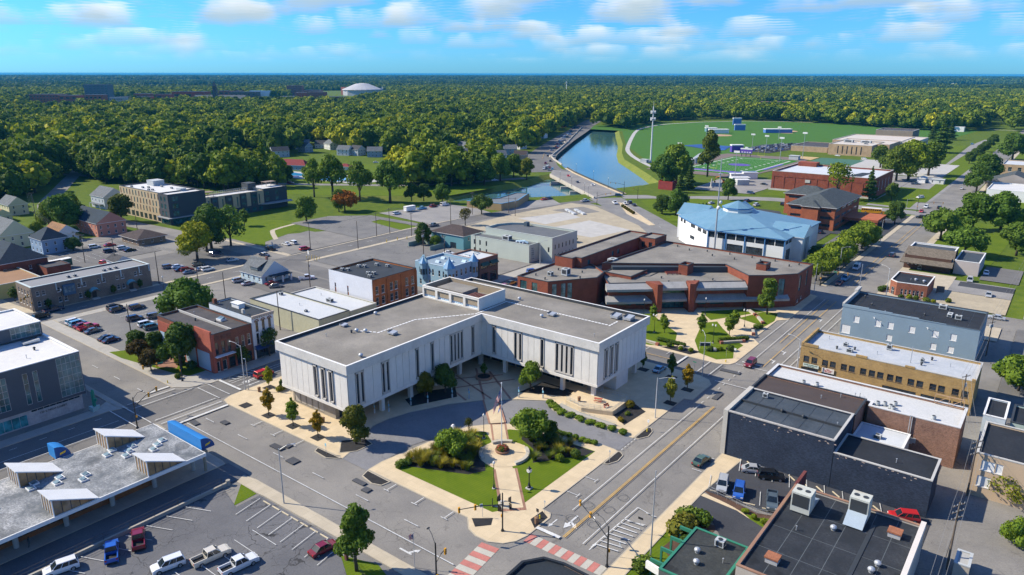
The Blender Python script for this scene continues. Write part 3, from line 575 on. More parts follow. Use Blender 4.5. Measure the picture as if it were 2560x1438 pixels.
lines(ROAD_H2,[((-73,163),(-73,170.8),.6),((-66.6,162),(-66.6,171),.2),((-63.4,162),(-63.4,171),.2)]+[((x,168.6),(x,171),.12)for x in(-78,-84,-90)])
lines(ROAD_H2,[((-146,166.2),(-75,166.2),.16)],PAINTY,name='centre_line')
lines(ROAD_V,dashes((-243.8,90),(-243.6,240),3,8)); lines(ROAD_C,dashes((-200,364),(-150,315),3,7),z=LAY[0]+.02)
lines(ROAD_R,[((-372,526),(-395,562),.2),((-395,562),(-430,630),.2),((-430,630),(-470,708),.2)],PAINTY,name='centre_line')
def arrow(road,x,y,rz,kind='straight',z=0.09,s=1.0):
 m=MB(); P=lambda a,b:(x+s*(a*math.cos(rz)-b*math.sin(rz)),y+s*(a*math.sin(rz)+b*math.cos(rz)),z)
 m.q(P(-2,-.15),P(.4,-.15),P(.4,.15),P(-2,.15))
 if kind!='turn':m.q(P(.4,-.55),P(1.7,0),P(.4,.55))
 if kind!='straight':m.q(P(-.4,.15),P(0,.15),P(.5,.8),P(.1,.8)); m.q(P(-.2,.8),P(.8,.8),P(.7,1.6))
 m.ob('arrow',PAINTW,road)
arrow(ROAD_W,-151,90.5,R(-90),'both'); arrow(ROAD_W,-148.4,90,R(-90)); arrow(ROAD_M,-56.7,89.6,R(-90),'both',s=1.2); arrow(ROAD_M,-58.9,87.6,R(-90),s=.7); arrow(ROAD_M,-53.6,182,R(90),'turn'); arrow(ROAD_M,-53.4,190,R(90),'turn'); arrow(ROAD_H,-72,67.4,0,'turn',s=1.1); arrow(ROAD_M,-50.3,86.5,R(90),s=.6); arrow(ROAD_M,-53.4,224,R(90),'turn')
def stalls(lot,x,y,n,dx,dy,lx,ly,w=.11):lines(lot,[((x+dx*i,y+dy*i),(x+dx*i+lx,y+dy*i+ly))for i in range(n+1)],w=w)
stalls(LOT_B,-111.4,22,9,0,3.4,4.6,2.0); stalls(LOT_B,-102.6,56.6,7,3.1,0,-1.0,5.4); stalls(LOT_B,-96.5,36,6,0,3.3,6.4,0); stalls(LOT_J,-327,114,10,0,3,6,0); stalls(LOT_J,-316,114,10,0,3,10,0)
stalls(LOT_R,-42.6,113.6,4,3.1,0,-1.4,4.4); stalls(LOT_R,-40.4,122.6,9,3.1,0,-1.4,4.6); stalls(LOT_D,-233,81.4,10,2.7,0,0,4.6); stalls(LOT_D,-230,94,8,3,0,0,9)
def crosswalk(label,a,b,w,n):
 root=tag(empty('crosswalk',(a[0],a[1],0)),label,'crosswalk','red and pale paved crosswalks'); d=(Vector(b)-Vector(a)); L=d.length; d/=L; nn=Vector((-d.y,d.x)); rz=math.atan2(d.y,d.x)
 mats=(weather('crosswalk_red',(0.46,0.17,0.14),0.2,5,0.6),weather('crosswalk_pale',(0.44,0.42,0.36),0.15,5,0.6)); mm=[MB().box(0.02,L/n-.02,-w/2,w/2,0,0.02).mesh('panel',k)for k in mats]
 for i in range(n):p=d*(L*i/n); add('panel',mm[i%2],root,(p.x,p.y,0.062),rz)
crosswalk('red and pale striped crosswalk over the street below the county plaza, west arm',(-63.3,76.7),(-62.0,65.6),3.3,9); crosswalk('red and pale striped crosswalk over the two-way street with a yellow centre line',(-59.9,82.0),(-45.8,82.2),2.3,12)
m=MB(); RP=[(-135,74.6,2,1.2),(-117,75,3.4,1.3),(-115.6,76.6,1.2,1.4),(-110,73.6,2.4,1.8),(-94,76.4,3,1),(-91,75.4,1.6,1.3),(-140,70.6,2.6,1.2),(-56.8,152,1.2,4),(-60,168,5,1.5),(-50,150,1,3)]
for x,y,w,d in RP:m.bx(x,y,w,d,0.05,LAY[0]+.004,random.uniform(-.15,.15))
m.ob('asphalt_patch',asphalt('asphalt_patch',(0.075,0.078,0.085),0.2),ROAD_H)
m=MB()
for x,y in((-53.4,96.6),(-57,95.6),(-53.3,91.4),(-53.4,101.4),(-57,90.6)):
 for i in range(16):
  a,b=i*PI/8,(i+1)*PI/8; z=LAY[0]+.009
  m.q((x+.95*math.cos(a),y+.95*math.sin(a),z),(x+1.03*math.cos(a),y+1.03*math.sin(a),z),(x+1.03*math.cos(b),y+1.03*math.sin(b),z),(x+.95*math.cos(b),y+.95*math.sin(b),z))
m.ob('saw_cut',DARKTRIM,ROAD_M)
def diag(name,a,b,w,z,mat,parent):return ribbon(name,[a,b],w,mat,z,parent=parent)
diag('paver_edge',(-66.2,86.4),(-75.8,96.4),4.6,0.166,PAVER,PLAZA); diag('path',(-66.7,87.0),(-75.8,96.4),3.6,0.172,C_TAN,PLAZA); diag('paver_edge',(-83,104.2),(-88.4,110),3.4,0.166,PAVER,PLAZA); diag('path',(-83,104.2),(-88.2,109.8),2.6,0.172,C_TAN,PLAZA)
diag('paver_edge',(-88.6,110),(-97.2,118.2),3.8,LAY[0]+.02,PAVER,COUNTY); diag('path',(-88.6,110),(-97.2,118.2),2.9,LAY[0]+.026,C_TAN,COUNTY)
m=MB(); m.q(*[(-79.5+5.1*math.cos(i*PI/16),100.8+5.1*math.sin(i*PI/16),0.178)for i in range(32)]); m.ob('ring_paving',C_TAN,PLAZA)
m=MB()
for a,b in(((-112,130.5),(-98.5,117.5)),((-108,131),(-93.8,121.4)),((-112.8,119),(-101.5,114.6)),((-113,124),(-97.4,118.8)),((-104,131.4),(-112.8,121)),((-100,131),(-108.6,117.6))):
 L,Rr=strip([a,b],.55); m.q((*Rr[0],.148),(*Rr[1],.148),(*L[1],.148),(*L[0],.148))
m.ob('paver_band',PAVER,COUNTY)
# ================================================================ near buildings
CON=weather('precast_concrete',(0.68,0.655,0.60),0.10,2.0,0.3,stain=(0.56,0.55,0.53),stain_amt=0.35,stretch=(1,1,.35)); CON2=weather('fascia_concrete',(0.58,0.56,0.515),0.12,2,0.3,stain=(0.38,0.38,0.37),stain_amt=0.4)
ROOFG=weather('gravel_roof',(0.25,0.232,0.20),0.42,5.0,0.12,stain=(0.17,0.16,0.145),stain_amt=0.7,grain=0.6)
def vents(root,items,base=(0,0)):
 """roof-top fittings: kind, x, y, z (world)"""
 for it in items:
  k,x,y,z=it[:4]; x-=root.location.x; y-=root.location.y; m=MB()
  if k=='dome':m.cyl(0,0,0,.35,.32,n=10); m.sph(0,0,.5,.5,rz=.38,nu=12,nv=6); m.ob('roof_vent',ALU,root,(x,y,z),smooth=False)
  elif k=='pipe':m.cyl(0,0,0,.7,.07,n=6); m.cyl(0,0,.7,.8,.13,n=6); m.ob('vent_pipe',STEEL,root,(x,y,z))
  elif k=='dark':m.cyl(0,0,0,.5,.2,n=8); m.cyl(0,0,.5,.75,.34,.2,n=8); m.ob('roof_vent',DARKTRIM,root,(x,y,z))
  elif k=='hood':
   w,d,h=it[4:7]; m.q((0,0,.25),(w,0,.25),(w,0,h*.75),(0,0,h*.75)); m.q((w,d,.25),(0,d,.25),(0,d,h),(w,d,h)); m.q((0,0,h*.75),(w,0,h*.75),(w,d,h),(0,d,h))
   m.q((0,d,.25),(0,0,.25),(0,0,h*.75),(0,d,h)); m.q((w,0,.25),(w,d,.25),(w,d,h),(w,0,h*.75)); m.box(.3,w-.3,.3,d-.3,0,.25,m=1); m.box(-.05,.35,0,d,h*.98,h*1.06,m=1); m.ob('exhaust_hood',[ALU,DARKTRIM],root,(x,y,z))
  elif k=='unit':
   w,d,h=it[4:7]; m.box(0,w,0,d,.15,h); m.box(.1,w-.1,.1,d-.1,0,.15,m=1); m.box(w*.15,w*.85,-.03,0,h*.3,h*.85,m=1); m.box(w,w+.03,d*.15,d*.85,h*.3,h*.85,m=1)
   u=m.ob('air_conditioner',[GREYBOX,DARKTRIM],root,(x,y,z)); f=MB().cyl(0,0,0,.06,min(w,d)*.3,n=12).cyl(0,0,.06,.09,min(w,d)*.12,n=8)
   f.ob('fan',DARKTRIM,u,(w/2,d/2,h))
  elif k=='cond':
   m.cyl(0,0,.1,.8,.42,n=12); m.cyl(0,0,.8,.86,.3,n=12,m=1); m.box(-.4,.4,-.4,.4,0,.1,m=1); m.ob('condenser',[GREYBOX,DARKTRIM],root,(x,y,z))
  elif k=='skylight':
   w,d,h=it[4:7]; m.box(0,w,0,d,0,h*.55); u=m.ob('skylight',WHITE,root,(x,y,z)); g=MB().q((.12,.12,.01),(w-.12,.12,.01),(w-.3,d-.3,h*.45),(.3,d-.3,h*.45)).q((w-.12,.12,.01),(w-.12,d-.12,.01),(w-.3,d-.3,h*.45)).q((w-.12,d-.12,.01),(.12,d-.12,.01),(.3,d-.3,h*.45),(w-.3,d-.3,h*.45)).q((.12,d-.12,.01),(.12,.12,.01),(.3,d-.3,h*.45))
   g.ob('pane',G_PALE,u,(0,0,h*.55))
# ---- county building: L of two wings on columns
cb=tag(empty('county_building',(-110,131,0)),'white concrete L-shaped county office block raised on columns around the flag plaza','building'); cb_o=Vector((-110,131))
def CL(x,y):return(x+110,y-131)
PW=[(-134.2,88),(-110.2,88),(-110.2,130.8),(-76.4,130.8),(-76.4,154.8),(-134.2,154.8)]; PU=offset_poly(PW,0.5); PUl=[CL(*p)for p in PU]; PWl=[CL(*p)for p in PW]
SLOT=dict(nx=1,nz=1,fm=DARKTRIM,fr=0.04,dep=0.14,sill=False)
wl=Wall(cb,offset_poly(PUl,0.10),4.75,13.0)
def slots(side,us,w=0.5):wl.row(side,us,5.5,w,6.7,**SLOT)
o0=PU[0][0]+.1; s0=[-121.6,-119.0,-116.5]; slots(0,[x-o0+.25 for x in s0],.42)
o1=PU[1][1]+.1; s1=[90.9,92.1,98.1,99.3,108.4,113.3,119.9,121.1,122.3,123.5,127.7]; slots(1,[y-o1 for y in s1])
o2=PU[2][0]-.1; s2=[-107.0,-100.2,-98.9,-92.4,-88.1,-86.8,-85.5,-84.2]; slots(2,[x-o2 for x in s2],.56)
o3=PU[3][1]+.1; s3=[134.5,136.9,139.3]; slots(3,[y-o3 for y in s3],.42)
wl.build(weather('joint_dark',(.16,.16,.16)))
def panels(a,b,skip,nrm,z0=4.85,z1=12.95,w=2.05):
 """precast panels between window bays, each its own slab with an open joint"""
 a,b=Vector(a),Vector(b); L=(b-a).length; d=(b-a)/L; rz=math.atan2(d.y,d.x); cuts=[]; u=0.0
 for s,e in sorted(skip)+[(L,L)]:
  n=max(1,round((s-u)/w))if s-u>.5 else 0
  for i in range(n):cuts.append((u+(s-u)*i/n,u+(s-u)*(i+1)/n))
  u=e
 for p,q in cuts:
  key=('panel',round(q-p,2))
  if key not in WIN:WIN[key]=MB().box(.045,q-p-.045,-.10,.02,z0,z1).mesh('panel',CON)
  o=a+d*p; add('panel',WIN[key],cb,(o.x,o.y,0),rz)
Q=offset_poly(PUl,0.0);
def bays(us,wd=.5,pad=.35,gap=1.5):
 out=[]
 for u in sorted(us):
  if out and u-out[-1][1]<gap:out[-1][1]=u+wd+pad
  else:out.append([u-pad,u+wd+pad])
 return[tuple(x)for x in out]
Qi=offset_poly(PUl,.10)
b0=[(x-o0-.55+.4,x-o0+1.0+.3)for x in s0]; b1=bays([y-o1 for y in s1]); b2=bays([x-o2 for x in s2],.56); b3=[(y-o3-.5,y-o3+1.0)for y in s3]
for i,bb in enumerate((b0,b1,b2,b3)):panels(Qi[i],Qi[i+1],bb,None)
for i,(bb,ss)in enumerate(((b0,s0),(b1,s1),(b2,s2),(b3,s3))):
 a,c=Vector(Qi[i]),Vector(Qi[i+1]); d=(c-a).normalized(); rz=math.atan2(d.y,d.x)
 for(s,e)in bb:
  m=MB(); pr=-.34 if i in(0,3)else-.22; m.box(s+.06,s+.22,pr,0,5.2,12.5); m.box(e-.22,e-.06,pr,0,5.2,12.5); m.box(s+.06,e-.06,pr,0,12.2,12.5); m.box(s+.06,e-.06,pr,0,5.2,5.5); m.box(s+.03,e-.03,-.08,.02,12.5,12.94); m.box(s+.03,e-.03,-.08,.02,4.86,5.2)
  us=[u for u in{0:[x-o0+.25 for x in s0],1:[y-o1 for y in s1],2:[x-o2 for x in s2],3:[y-o3 for y in s3]}[i]if s<u<e]
  for u,v in zip(us,us[1:]):m.box(u+.56,v,pr*.7,0,5.5,12.2)
  p=a; m.ob('window_surround',weather('window_surround',(0.50,0.475,0.43),0.1),cb,(p.x,p.y,0),rz)
m=MB(); n=len(PWl); IN_=offset_poly(PWl,.45)
for i in range(n):
 j=(i+1)%n; A,B,c,d=PWl[i],PWl[j],IN_[j],IN_[i]
 m.q((*A,12.95),(*B,12.95),(*B,15),(*A,15)); m.q((*A,15),(*B,15),(*c,15),(*d,15),m=1); m.q((*c,14.25),(*d,14.25),(*d,15),(*c,15),m=2); m.q((*B,12.95),(*A,12.95),(*Qi[i],12.95),(*Qi[j],12.95))
m.ob('fascia',[CON2,WHITE,DARKTRIM],cb)
m=MB(); m.q(*[(*p,14.28)for p in IN_]); rf=m.ob('roof',ROOFG,cb)
m=MB(); Pb=offset_poly(PUl,-.02); vs,fs=poly_mesh([Pb],4.1); m.v=list(vs); m.f=[f[::-1]for f in fs]; m.m=[0]*len(fs)
for i in range(n):
 j=(i+1)%n; m.q((*Pb[i],4.1),(*Pb[j],4.1),(*Pb[j],4.75),(*Pb[i],4.75)); m.q((*Pb[i],4.75),(*Pb[j],4.75),(*Qi[j],4.86),(*Qi[i],4.86))
m.ob('soffit',CON,cb)
cm=MB().box(-.45,.45,-.45,.45,0,4.1).mesh('column',CON)
for x,y in((-112.9,125.2),(-112.9,116.6),(-112.9,108.2),(-112.9,99.4),(-112.9,91),(-112.9,133.5),(-104.6,133.2),(-96,133.2),(-87.4,133.2),(-78.9,133.2),(-78.9,148),(-78.9,152.6)):add('column',cm,cb,(*CL(x,y),0.14))
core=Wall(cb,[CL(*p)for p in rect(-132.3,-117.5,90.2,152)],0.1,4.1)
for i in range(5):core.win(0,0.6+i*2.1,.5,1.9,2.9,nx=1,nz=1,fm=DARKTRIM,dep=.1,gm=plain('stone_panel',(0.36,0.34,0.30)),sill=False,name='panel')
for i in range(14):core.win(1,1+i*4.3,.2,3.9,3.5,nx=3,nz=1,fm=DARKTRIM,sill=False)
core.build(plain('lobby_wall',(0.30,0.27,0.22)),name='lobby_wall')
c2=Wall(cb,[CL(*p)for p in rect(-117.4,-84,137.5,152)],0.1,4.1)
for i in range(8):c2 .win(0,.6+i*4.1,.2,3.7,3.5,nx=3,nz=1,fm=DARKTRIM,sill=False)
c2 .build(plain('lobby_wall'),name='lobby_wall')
MB().box(*CL(-84,0)[:1],*CL(-77.3,0)[:1],140.8-131,146.4-131,.14,4.1).ob('stair_core',CON,cb)
ph=Wall(cb,[CL(*p)for p in rect(-133.4,-113.6,133.8,144.6)],14.2,17.5);
for i in range(4):ph.win(0,.55+i*4.9,14.6,4.1,2.3,nx=6,nz=1,fm=plain('louvre_blue',(0.36,0.50,0.60)),gm=weather('louvre_panel',(0.50,0.60,0.68),.25,6,2),fr=.06,dep=.5,sill=False,name='louvre')
ph.build(CON,name='penthouse_wall')
pf=[CL(*p)for p in rect(-133.4,-113.6,133.8,144.6)]; flat_roof(cb,pf,17.5,2.2,ROOFG,CON,.4,weather('penthouse_inside',(0.33,0.27,0.19)),name='penthouse_roof')
m=MB(); x,y=CL(-130,136); m.box(x,x+9,y,y+6.2,15.3,17.2); m.ob('penthouse_block',[ROOFG],cb); m=MB(); x,y=CL(-120,135)
for i in range(5):m.box(x+.9*i,x+.6+.9*i,y+.5,y+5,15.6,16.6)
m.box(x-.3,x+5,y+.3,y+5.4,15.3,15.6); m.ob('cooling_coil',weather('rust_coil',(0.13,0.05,0.04)),cb)
pm=MB().box(-.36,.36,-.22,.22,0,.05).mesh('paver',WHITE)
def pads(pts,step=.92):
 for a,b in zip(pts,pts[1:]):
  a,b=Vector(a),Vector(b); L=(b-a).length; k=int(L/step); rz=math.atan2((b-a).y,(b-a).x)
  for i in range(k):p=a+(b-a)*(i/k); add('paver',pm,rf,(*CL(p.x,p.y),14.29),rz)
pads([(-125.4,105.4),(-121.6,107.2),(-121.4,119),(-112.6,131.6),(-112.9,144.2),(-81.7,144.4),(-81.7,148.8)])
vents(cb,[('dome',-111.1,147.5,14.28),('dome',-124.2,105.5,14.28),('dome',-132,115.7,14.28),('dome',-113.2,94.5,14.28),('dome',-98.1,139.4,14.28),('dome',-126,104.4,14.28),('dark',-126.4,103.2,14.28),('pipe',-80.6,135.5,14.28),('pipe',-129,98,14.28),('hood',-84.4,149,14.28,2.1,2.4,1.1),('hood',-81.2,149.6,14.28,2.1,2.4,1.1),('hood',-97.8,141.2,14.28,1.9,1.6,.8),('hood',-119.2,107.6,14.28,2.0,1.5,.8),('hood',-132.2,104.4,14.28,1.6,1.4,.7)])
tr=tag(empty('terrace',(-76,131,0)),'raised concrete picnic terrace with pale metal railings and ramp','terrace'); T=lambda x,y:(x+76,y-131)
MB().prism([T(*p)for p in[(-82.4,126.9),(-77.5,125.8),(-71,128.3),(-71.2,136.4),(-79,135.4),(-83,133.4)]],.14,1.15).ob('deck',C_TAN,tr)
def rail(root,pts,z0,z1,mat,step=1.2,r=.03,bars=2,name='railing',infill=0):
 m=MB()
 for k in range(bars):m.tube([(p[0],p[1],z0+(z1-z0)*(k+1)/bars)for p in pts],r,5)
 for a,b in zip(pts,pts[1:]):
  L=math.dist(a[:2],b[:2]); k=max(1,int(L/step))
  for i in range(k+1):m.cyl(a[0]+(b[0]-a[0])*i/k,a[1]+(b[1]-a[1])*i/k,z0,z1,r,n=5)
  if infill:
   k=int(L/infill)
   for i in range(k):m.cyl(a[0]+(b[0]-a[0])*i/k,a[1]+(b[1]-a[1])*i/k,z0+.05,z1-.05,r*.5,n=3)
 return m.ob(name,mat,root)
rail(tr,[T(*p)for p in((-82.3,127.2),(-77.5,126.1),(-71.1,128.5),(-71.3,136.2),(-79,135.2))],1.15,2.1,plain('pale_rail',(0.40,0.44,0.42)),infill=.25); rail(tr,[T(*p)for p in((-82.8,126),(-77.4,124.8),(-68,124.6))],.14,1.0,plain('pale_rail'),infill=.3)
MB().prism([T(*p)for p in[(-83,126.2),(-77.4,125),(-68.2,124.8),(-68.2,123.6),(-77.6,123.6),(-83.2,124.6)]],.14,.5).ob('ramp',C_GREY,tr); m=MB()
for i in range(7):m.box(*[v for v in(T(-82.8,0)[0]+0,T(-79.6,0)[0])],T(0,136.6+i*.32)[1],T(0,136.9+i*.32)[1],.14,.14+.16*(i+1))
m.ob('steps',C_GREY,tr)
pt=MB().box(-.9,.9,-.38,.38,.70,.76).box(-.9,.9,-.85,-.58,.42,.47).box(-.9,.9,.58,.85,.42,.47).tube([(-.65,-.7,0),(-.65,.25,.7)],.04,4).tube([(-.65,.7,0),(-.65,-.25,.7)],.04,4).tube([(.65,-.7,0),(.65,.25,.7)],.04,4).tube([(.65,.7,0),(.65,-.25,.7)],.04,4)
tag(pt.ob('picnic_table',weather('picnic_red',(0.42,0.10,0.06),.2),None,(-76.2,130.8,1.15),R(20)),'red picnic table in the middle of the concrete terrace','picnic table')
tag(MB().box(-.7,.7,-.2,.2,.42,.47).box(-.7,.7,.2,.25,.5,.85).box(-.6,-.5,-.2,.2,0,.42).box(.5,.6,-.2,.2,0,.42).ob('bench',weather('picnic_red'),None,(-73.2,129.4,1.15),R(70)),'small red bench at the railing of the concrete terrace','bench')
BIN=MB().cyl(0,0,0,.95,.33,.36,n=10).lathe(0,0,[(.40,.95),(.40,1.1),(.2,1.22),(.02,1.24)],10).mesh('litter_bin',weather('bin_brown',(0.26,0.15,0.08),.3))
for x,y,z,l in((-79.6,128.2,1.15,'brown litter bin on the concrete terrace near the picnic table'),(-60.9,85.9,.16,'brown litter bin in the dark island at the plaza corner'),(-118.5,87.6,.14,'brown litter bin by the white building west entrance'),(-143,88.4,.14,'brown litter bin near the orange street tree by the red car')):tag(add('litter_bin',BIN,None,(x,y,z)),l,'litter bin')
# ---- transit station with folded-up dormers
st=tag(empty('transit_station',(-127,35,0)),'low transit station with white patched flat roof, raised triangular dormers and round columns','building'); T=lambda x,y:(x+127,y-35)
SX0,SX1,SY0,SY1=-136.8,-117.6,-15,60.6; zr=5.0
m=MB(); m.prism([T(*p)for p in rect(SX0,SX1,SY0,SY1)],4.35,zr,m=1,mt=0,bottom=True); m.ob('roof',[membrane('station_roof',(0.11,0.125,0.14),(0.62,0.63,0.63),puddle=0.4),WHITE],st)
m=MB(); P=[T(*p)for p in rect(SX0,SX1,SY0,SY1)]; I=offset_poly(P,.18)
for i in range(4):j=(i+1)%4; m.q((*P[i],zr+.02),(*P[j],zr+.02),(*I[j],zr+.05),(*I[i],zr+.05))
m.ob('roof_edge',WHITE,st)
sw=Wall(st,[T(*p)for p in rect(-134.5,-123.2,SY0,53)],.1,4.4); L0=53-SY0
for i in range(28):
 u=1+i*2.0
 if u+1.8<L0-8.5:sw.win(1,u,.9,1.8,3.0,nx=1,nz=1,fm=DARKTRIM,sill=False)
sw.build(brick('station_brick',(0.30,0.12,0.05)))
cmh=MB().cyl(0,0,.1,4.4,.42,n=14).mesh('column',weather('column_concrete',(0.40,0.39,0.36)))
for y in(60.1-7.4*i for i in range(10)):
 if y>SY0:add('column',cmh,st,(*T(-122.1,y),0)); add('column',cmh,st,(*T(-135.6,y-1),0))
def dormer(x0,x1,y0):
 """shed pop-up: glazed high end and sides, white plate falling back to the deck"""
 L=6.5; h=3.0; d=empty('dormer',(*T(x0,y0),zr),parent=st); w=x1-x0; hz=lambda y:h*(1-y/L)
 m=MB(); a,b=-.25,w+.25; m.q((a,-.3,h+.22),(b,-.3,h+.22),(b,L+.2,.08),(a,L+.2,.08)); m.q((b,-.3,h),(a,-.3,h),(a,L+.2,-.1),(b,L+.2,-.1)); m.q((a,-.3,h),(b,-.3,h),(b,-.3,h+.22),(a,-.3,h+.22)); m.q((b,-.3,h),(b,L+.2,-.1),(b,L+.2,.08),(b,-.3,h+.22)); m.q((a,L+.2,-.1),(a,-.3,h),(a,-.3,h+.22),(a,L+.2,.08)); m.ob('dormer_roof',WHITE,d)
 g=glass('dormer_glass',(0.30,0.19,0.09),.1,.3); [MB().q(*P).ob('pane',g,d)for P in(((0,0,0),(w,0,0),(w,0,h),(0,0,h)),((w,0,0),(w,L,0),(w,0,h)),((0,L,0),(0,0,0),(0,0,h)))]
 for k in range(5):x=w*k/4; MB().box(x-.08,x+.08,-.08,.08,0,h).ob('mullion',WHITE,d)
 for k in range(1,5):y=L*k/5; MB().box(w-.02,w+.05,y-.05,y+.05,0,hz(y)).ob('mullion',DARKTRIM,d)
for a in((-135.8,-131.5,35.1),(-137.0,-132.7,50.1),(-122,-117.9,35.1),(-122,-117.9,50.1),(-135.8,-131.5,20.1),(-122,-117.9,20.1)):dormer(*a)
for x,y in((-128.6,58),(-127.6,56.6),(-126.3,55.2),(-130.8,53.4),(-129.4,52.2),(-128,51),(-132.2,50.4),(-131,49),(-127,43.6),(-125.6,42.6),(-129.4,40.4),(-128,39.4),(-131,37),(-129.6,36),(-128,30),(-126.6,29),(-128.6,26.6),(-127.4,25.2),(-126.2,24)):
 vents(st,[('skylight',x-.7,y-.55,zr,1.5,1.2,.5)])
def awning(x0,x1,y,z,label,txt=True):
 """quarter-round blue canvas canopy"""
 a=tag(empty('awning',(x0,y,0)),label,'awning'); L=x1-x0; pr=[(0,0),(0,2.3)]+[(2.6*math.sin(t*PI/16),2.3-0.0+0.0-2.3*(1-math.cos(t*PI/16)))for t in range(1,9)]; m=MB(); n=len(pr)
 for i in range(1,n-1):m.q((0,pr[i][0],z+pr[i][1]),(0,pr[i+1][0],z+pr[i+1][1]),(L,pr[i+1][0],z+pr[i+1][1]),(L,pr[i][0],z+pr[i][1]))
 m.q((L,0,z),(L,0,z+2.3),(0,0,z+2.3),(0,0,z)); m.q((0,2.6,z),(L,2.6,z),(L,0,z),(0,0,z))
 m.q(*[(0,p[0],z+p[1])for p in pr][::-1],m=1); m.q(*[(L,p[0],z+p[1])for p in pr],m=1); c=m.ob('canvas',[plain('awning_blue',(0.02,0.20,0.52),.5),plain('awning_navy',(0.01,0.06,0.22),.5)],a)
 MB().q((L+.01,.7,z+.55),(L+.01,1.7,z+.75),(L+.01,1.85,z+1.15),(L+.01,.85,z+.95)).ob('logo',plain('logo_yellow',(0.7,0.48,0.03)),c)
 MB().box(-.2,L+.6,.2,.8,z-.5,z-.05).cyl(.5,.5,.1,z-.4,.25).cyl(L-.4,.5,.1,z-.4,.25).ob('bracket',weather('bracket_tan',(0.32,0.27,0.19)),a)
awning(-131.5,-119.6,60.9,4.7,'long quarter-round blue canvas awning at the street end of the station'); awning(-140.6,-137.6,43,4.6,'short blue canvas awning on the far side of the station')
# ---- grey glass building
gb=tag(empty('office_building',(-185,50,0)),'slate grey office building with a glazed corner and lettered stone base','building'); T=lambda x,y:(x+185,y-50)
SL=weather('slate_cladding',(0.065,0.080,0.098),.12,2,.3,.5)
w=Wall(gb,[T(*p)for p in rect(-230,-166.2,5,60.2)],3.6,13.5); GK=dict(fm=ALU,fr=.07,dep=.14,sill=False)
w.win(1,50.4,4.1,4.7,9.0,nx=5,nz=6,gm=glass('glass_curtain',(0.10,0.17,0.17),.05,.3),**GK); w.win(1,45.7,4.8,.95,7.0,nz=3,gm=G_TEAL,**GK); w.win(1,43.8,4.8,.95,7.0,nz=3,gm=G_TEAL,**GK); w.win(1,38,4.8,2.8,7.2,nx=3,nz=5,gm=G_TEAL,**GK); w.win(1,28,4.8,2.8,7.2,nx=3,nz=5,gm=G_TEAL,**GK)
w.win(0,20,5,30,2.2,nx=12,**GK); w.build(SL)
flat_roof(gb,[T(*p)for p in rect(-230,-166.2,5,60.2)],13.5,.5,weather('white_membrane',(0.56,0.56,0.55),.1,1,.1),WHITE,.5)
w=Wall(gb,[T(*p)for p in rect(-228,-166.5,5,59.4)],0,3.6); w.win(1,30,.2,13.4,2.6,nx=9,nz=1,gm=glass('glass_aqua',(0.05,0.25,0.27)),**GK); w.win(1,44.2,2.8,9.8,.55,nx=8,nz=1,**GK); w.build(weather('stone_base',(0.42,0.41,0.40),.25,3,1),name='base_wall'); MB().prism([T(*p)for p in rect(-229.9,-166.3,5.1,60.1)],3.5,3.62,bottom=True).ob('soffit',SL,gb)
text('125 S. HIGH STREET',.62,(*T(-166.36,53.4),2.25),(R(90),0,R(90)),BLACK,gb)
w=Wall(gb,[T(*p)for p in rect(-200,-184.6,25,60.0)],13.4,16.6); w.win(1,28.6,13.7,6.1,2.6,nx=6,nz=2,gm=glass('glass_curtain'),**GK); w.build(SL,name='upper_wall'); flat_roof(gb,[T(*p)for p in rect(-200,-184.6,25,60.0)],16.6,.3,weather('white_membrane'),WHITE,.5,name='upper_roof',cap_name='upper_coping')
vents(gb,[('hood',-182,54.5,13,1.4,3.4,.8),('pipe',-172,52,13),('dark',-176,55,13),('unit',-186,40,13,4,4,2.4)])
# ---- red brick / blue painted block
RB_R=brick('red_painted',(0.40,0.115,0.075),(0.38,0.11,0.07)); BR=brick('brown_brick',(0.20,0.085,0.055)); DKR=membrane('dark_roof',(0.055,0.052,0.055),(0.12,0.105,0.10),puddle=.3); LBLUE=weather('pale_blue_wall',(0.33,0.46,0.58),.1)
def wf(w):
 for y in(88.9,90.7,92.3):w.win(1,y-88,4.7,.95,3.1,gm=G_DARK,fm=plain('bronze_frame',(.10,.07,.05)))
 for y in(94.6,96.3,98.0):w.win(1,y-88,4.8,.85,2.9)
 w.win(1,.5,.2,1.2,2.6,nz=1); w.win(1,2.4,.2,1.2,2.6,nz=1); w.win(1,4.4,.4,6.4,2.6,nx=4,nz=1,fm=DARKTRIM)
rb=building('shop_building','red brick corner shop block with pale blue painted side panels','building',rect(-187,-161.4,88,99.4),10.2,BR,DKR,.5,DARKTRIM,wf)
T=lambda x,y:loc_of(rb,x,y)[:2]; m=MB(); X=[-187,-180.5,-174.5,-168.5,-161.3]
for i in range(4):m.prism([T(X[i],87.86),T(X[i+1],87.86),T(X[i+1],88.3),T(X[i],88.3)],0,8.8+.75*i)
m.ob('side_wall',RB_R,rb); m=MB()
for a,b,z in((-186.2,-180.9,6.0),(-180.1,-174.9,6.2),(-174.0,-168.9,5.2),(-168.1,-162.4,5.2)):m.q((*T(a,87.83),.4),(*T(b,87.83),.4),(*T(b,87.83),z),(*T(a,87.83),z))
m.ob('mural',LBLUE,rb); m=MB(); m.box(*T(-161.4,0)[:1],T(-161.1,0)[0],T(0,88)[1],T(0,88.8)[1],0,10.2); [m.box(T(-161.4,0)[0],T(-161.15,0)[0],T(0,y)[1],T(0,y+.35)[1],0,3.8)for y in(90,91.6,94)]; m.box(T(-161.4,0)[0],T(-161.05,0)[0],T(0,88)[1],T(0,94.2)[1],3.7,4.2); m.ob('pilaster',RB_R,rb)
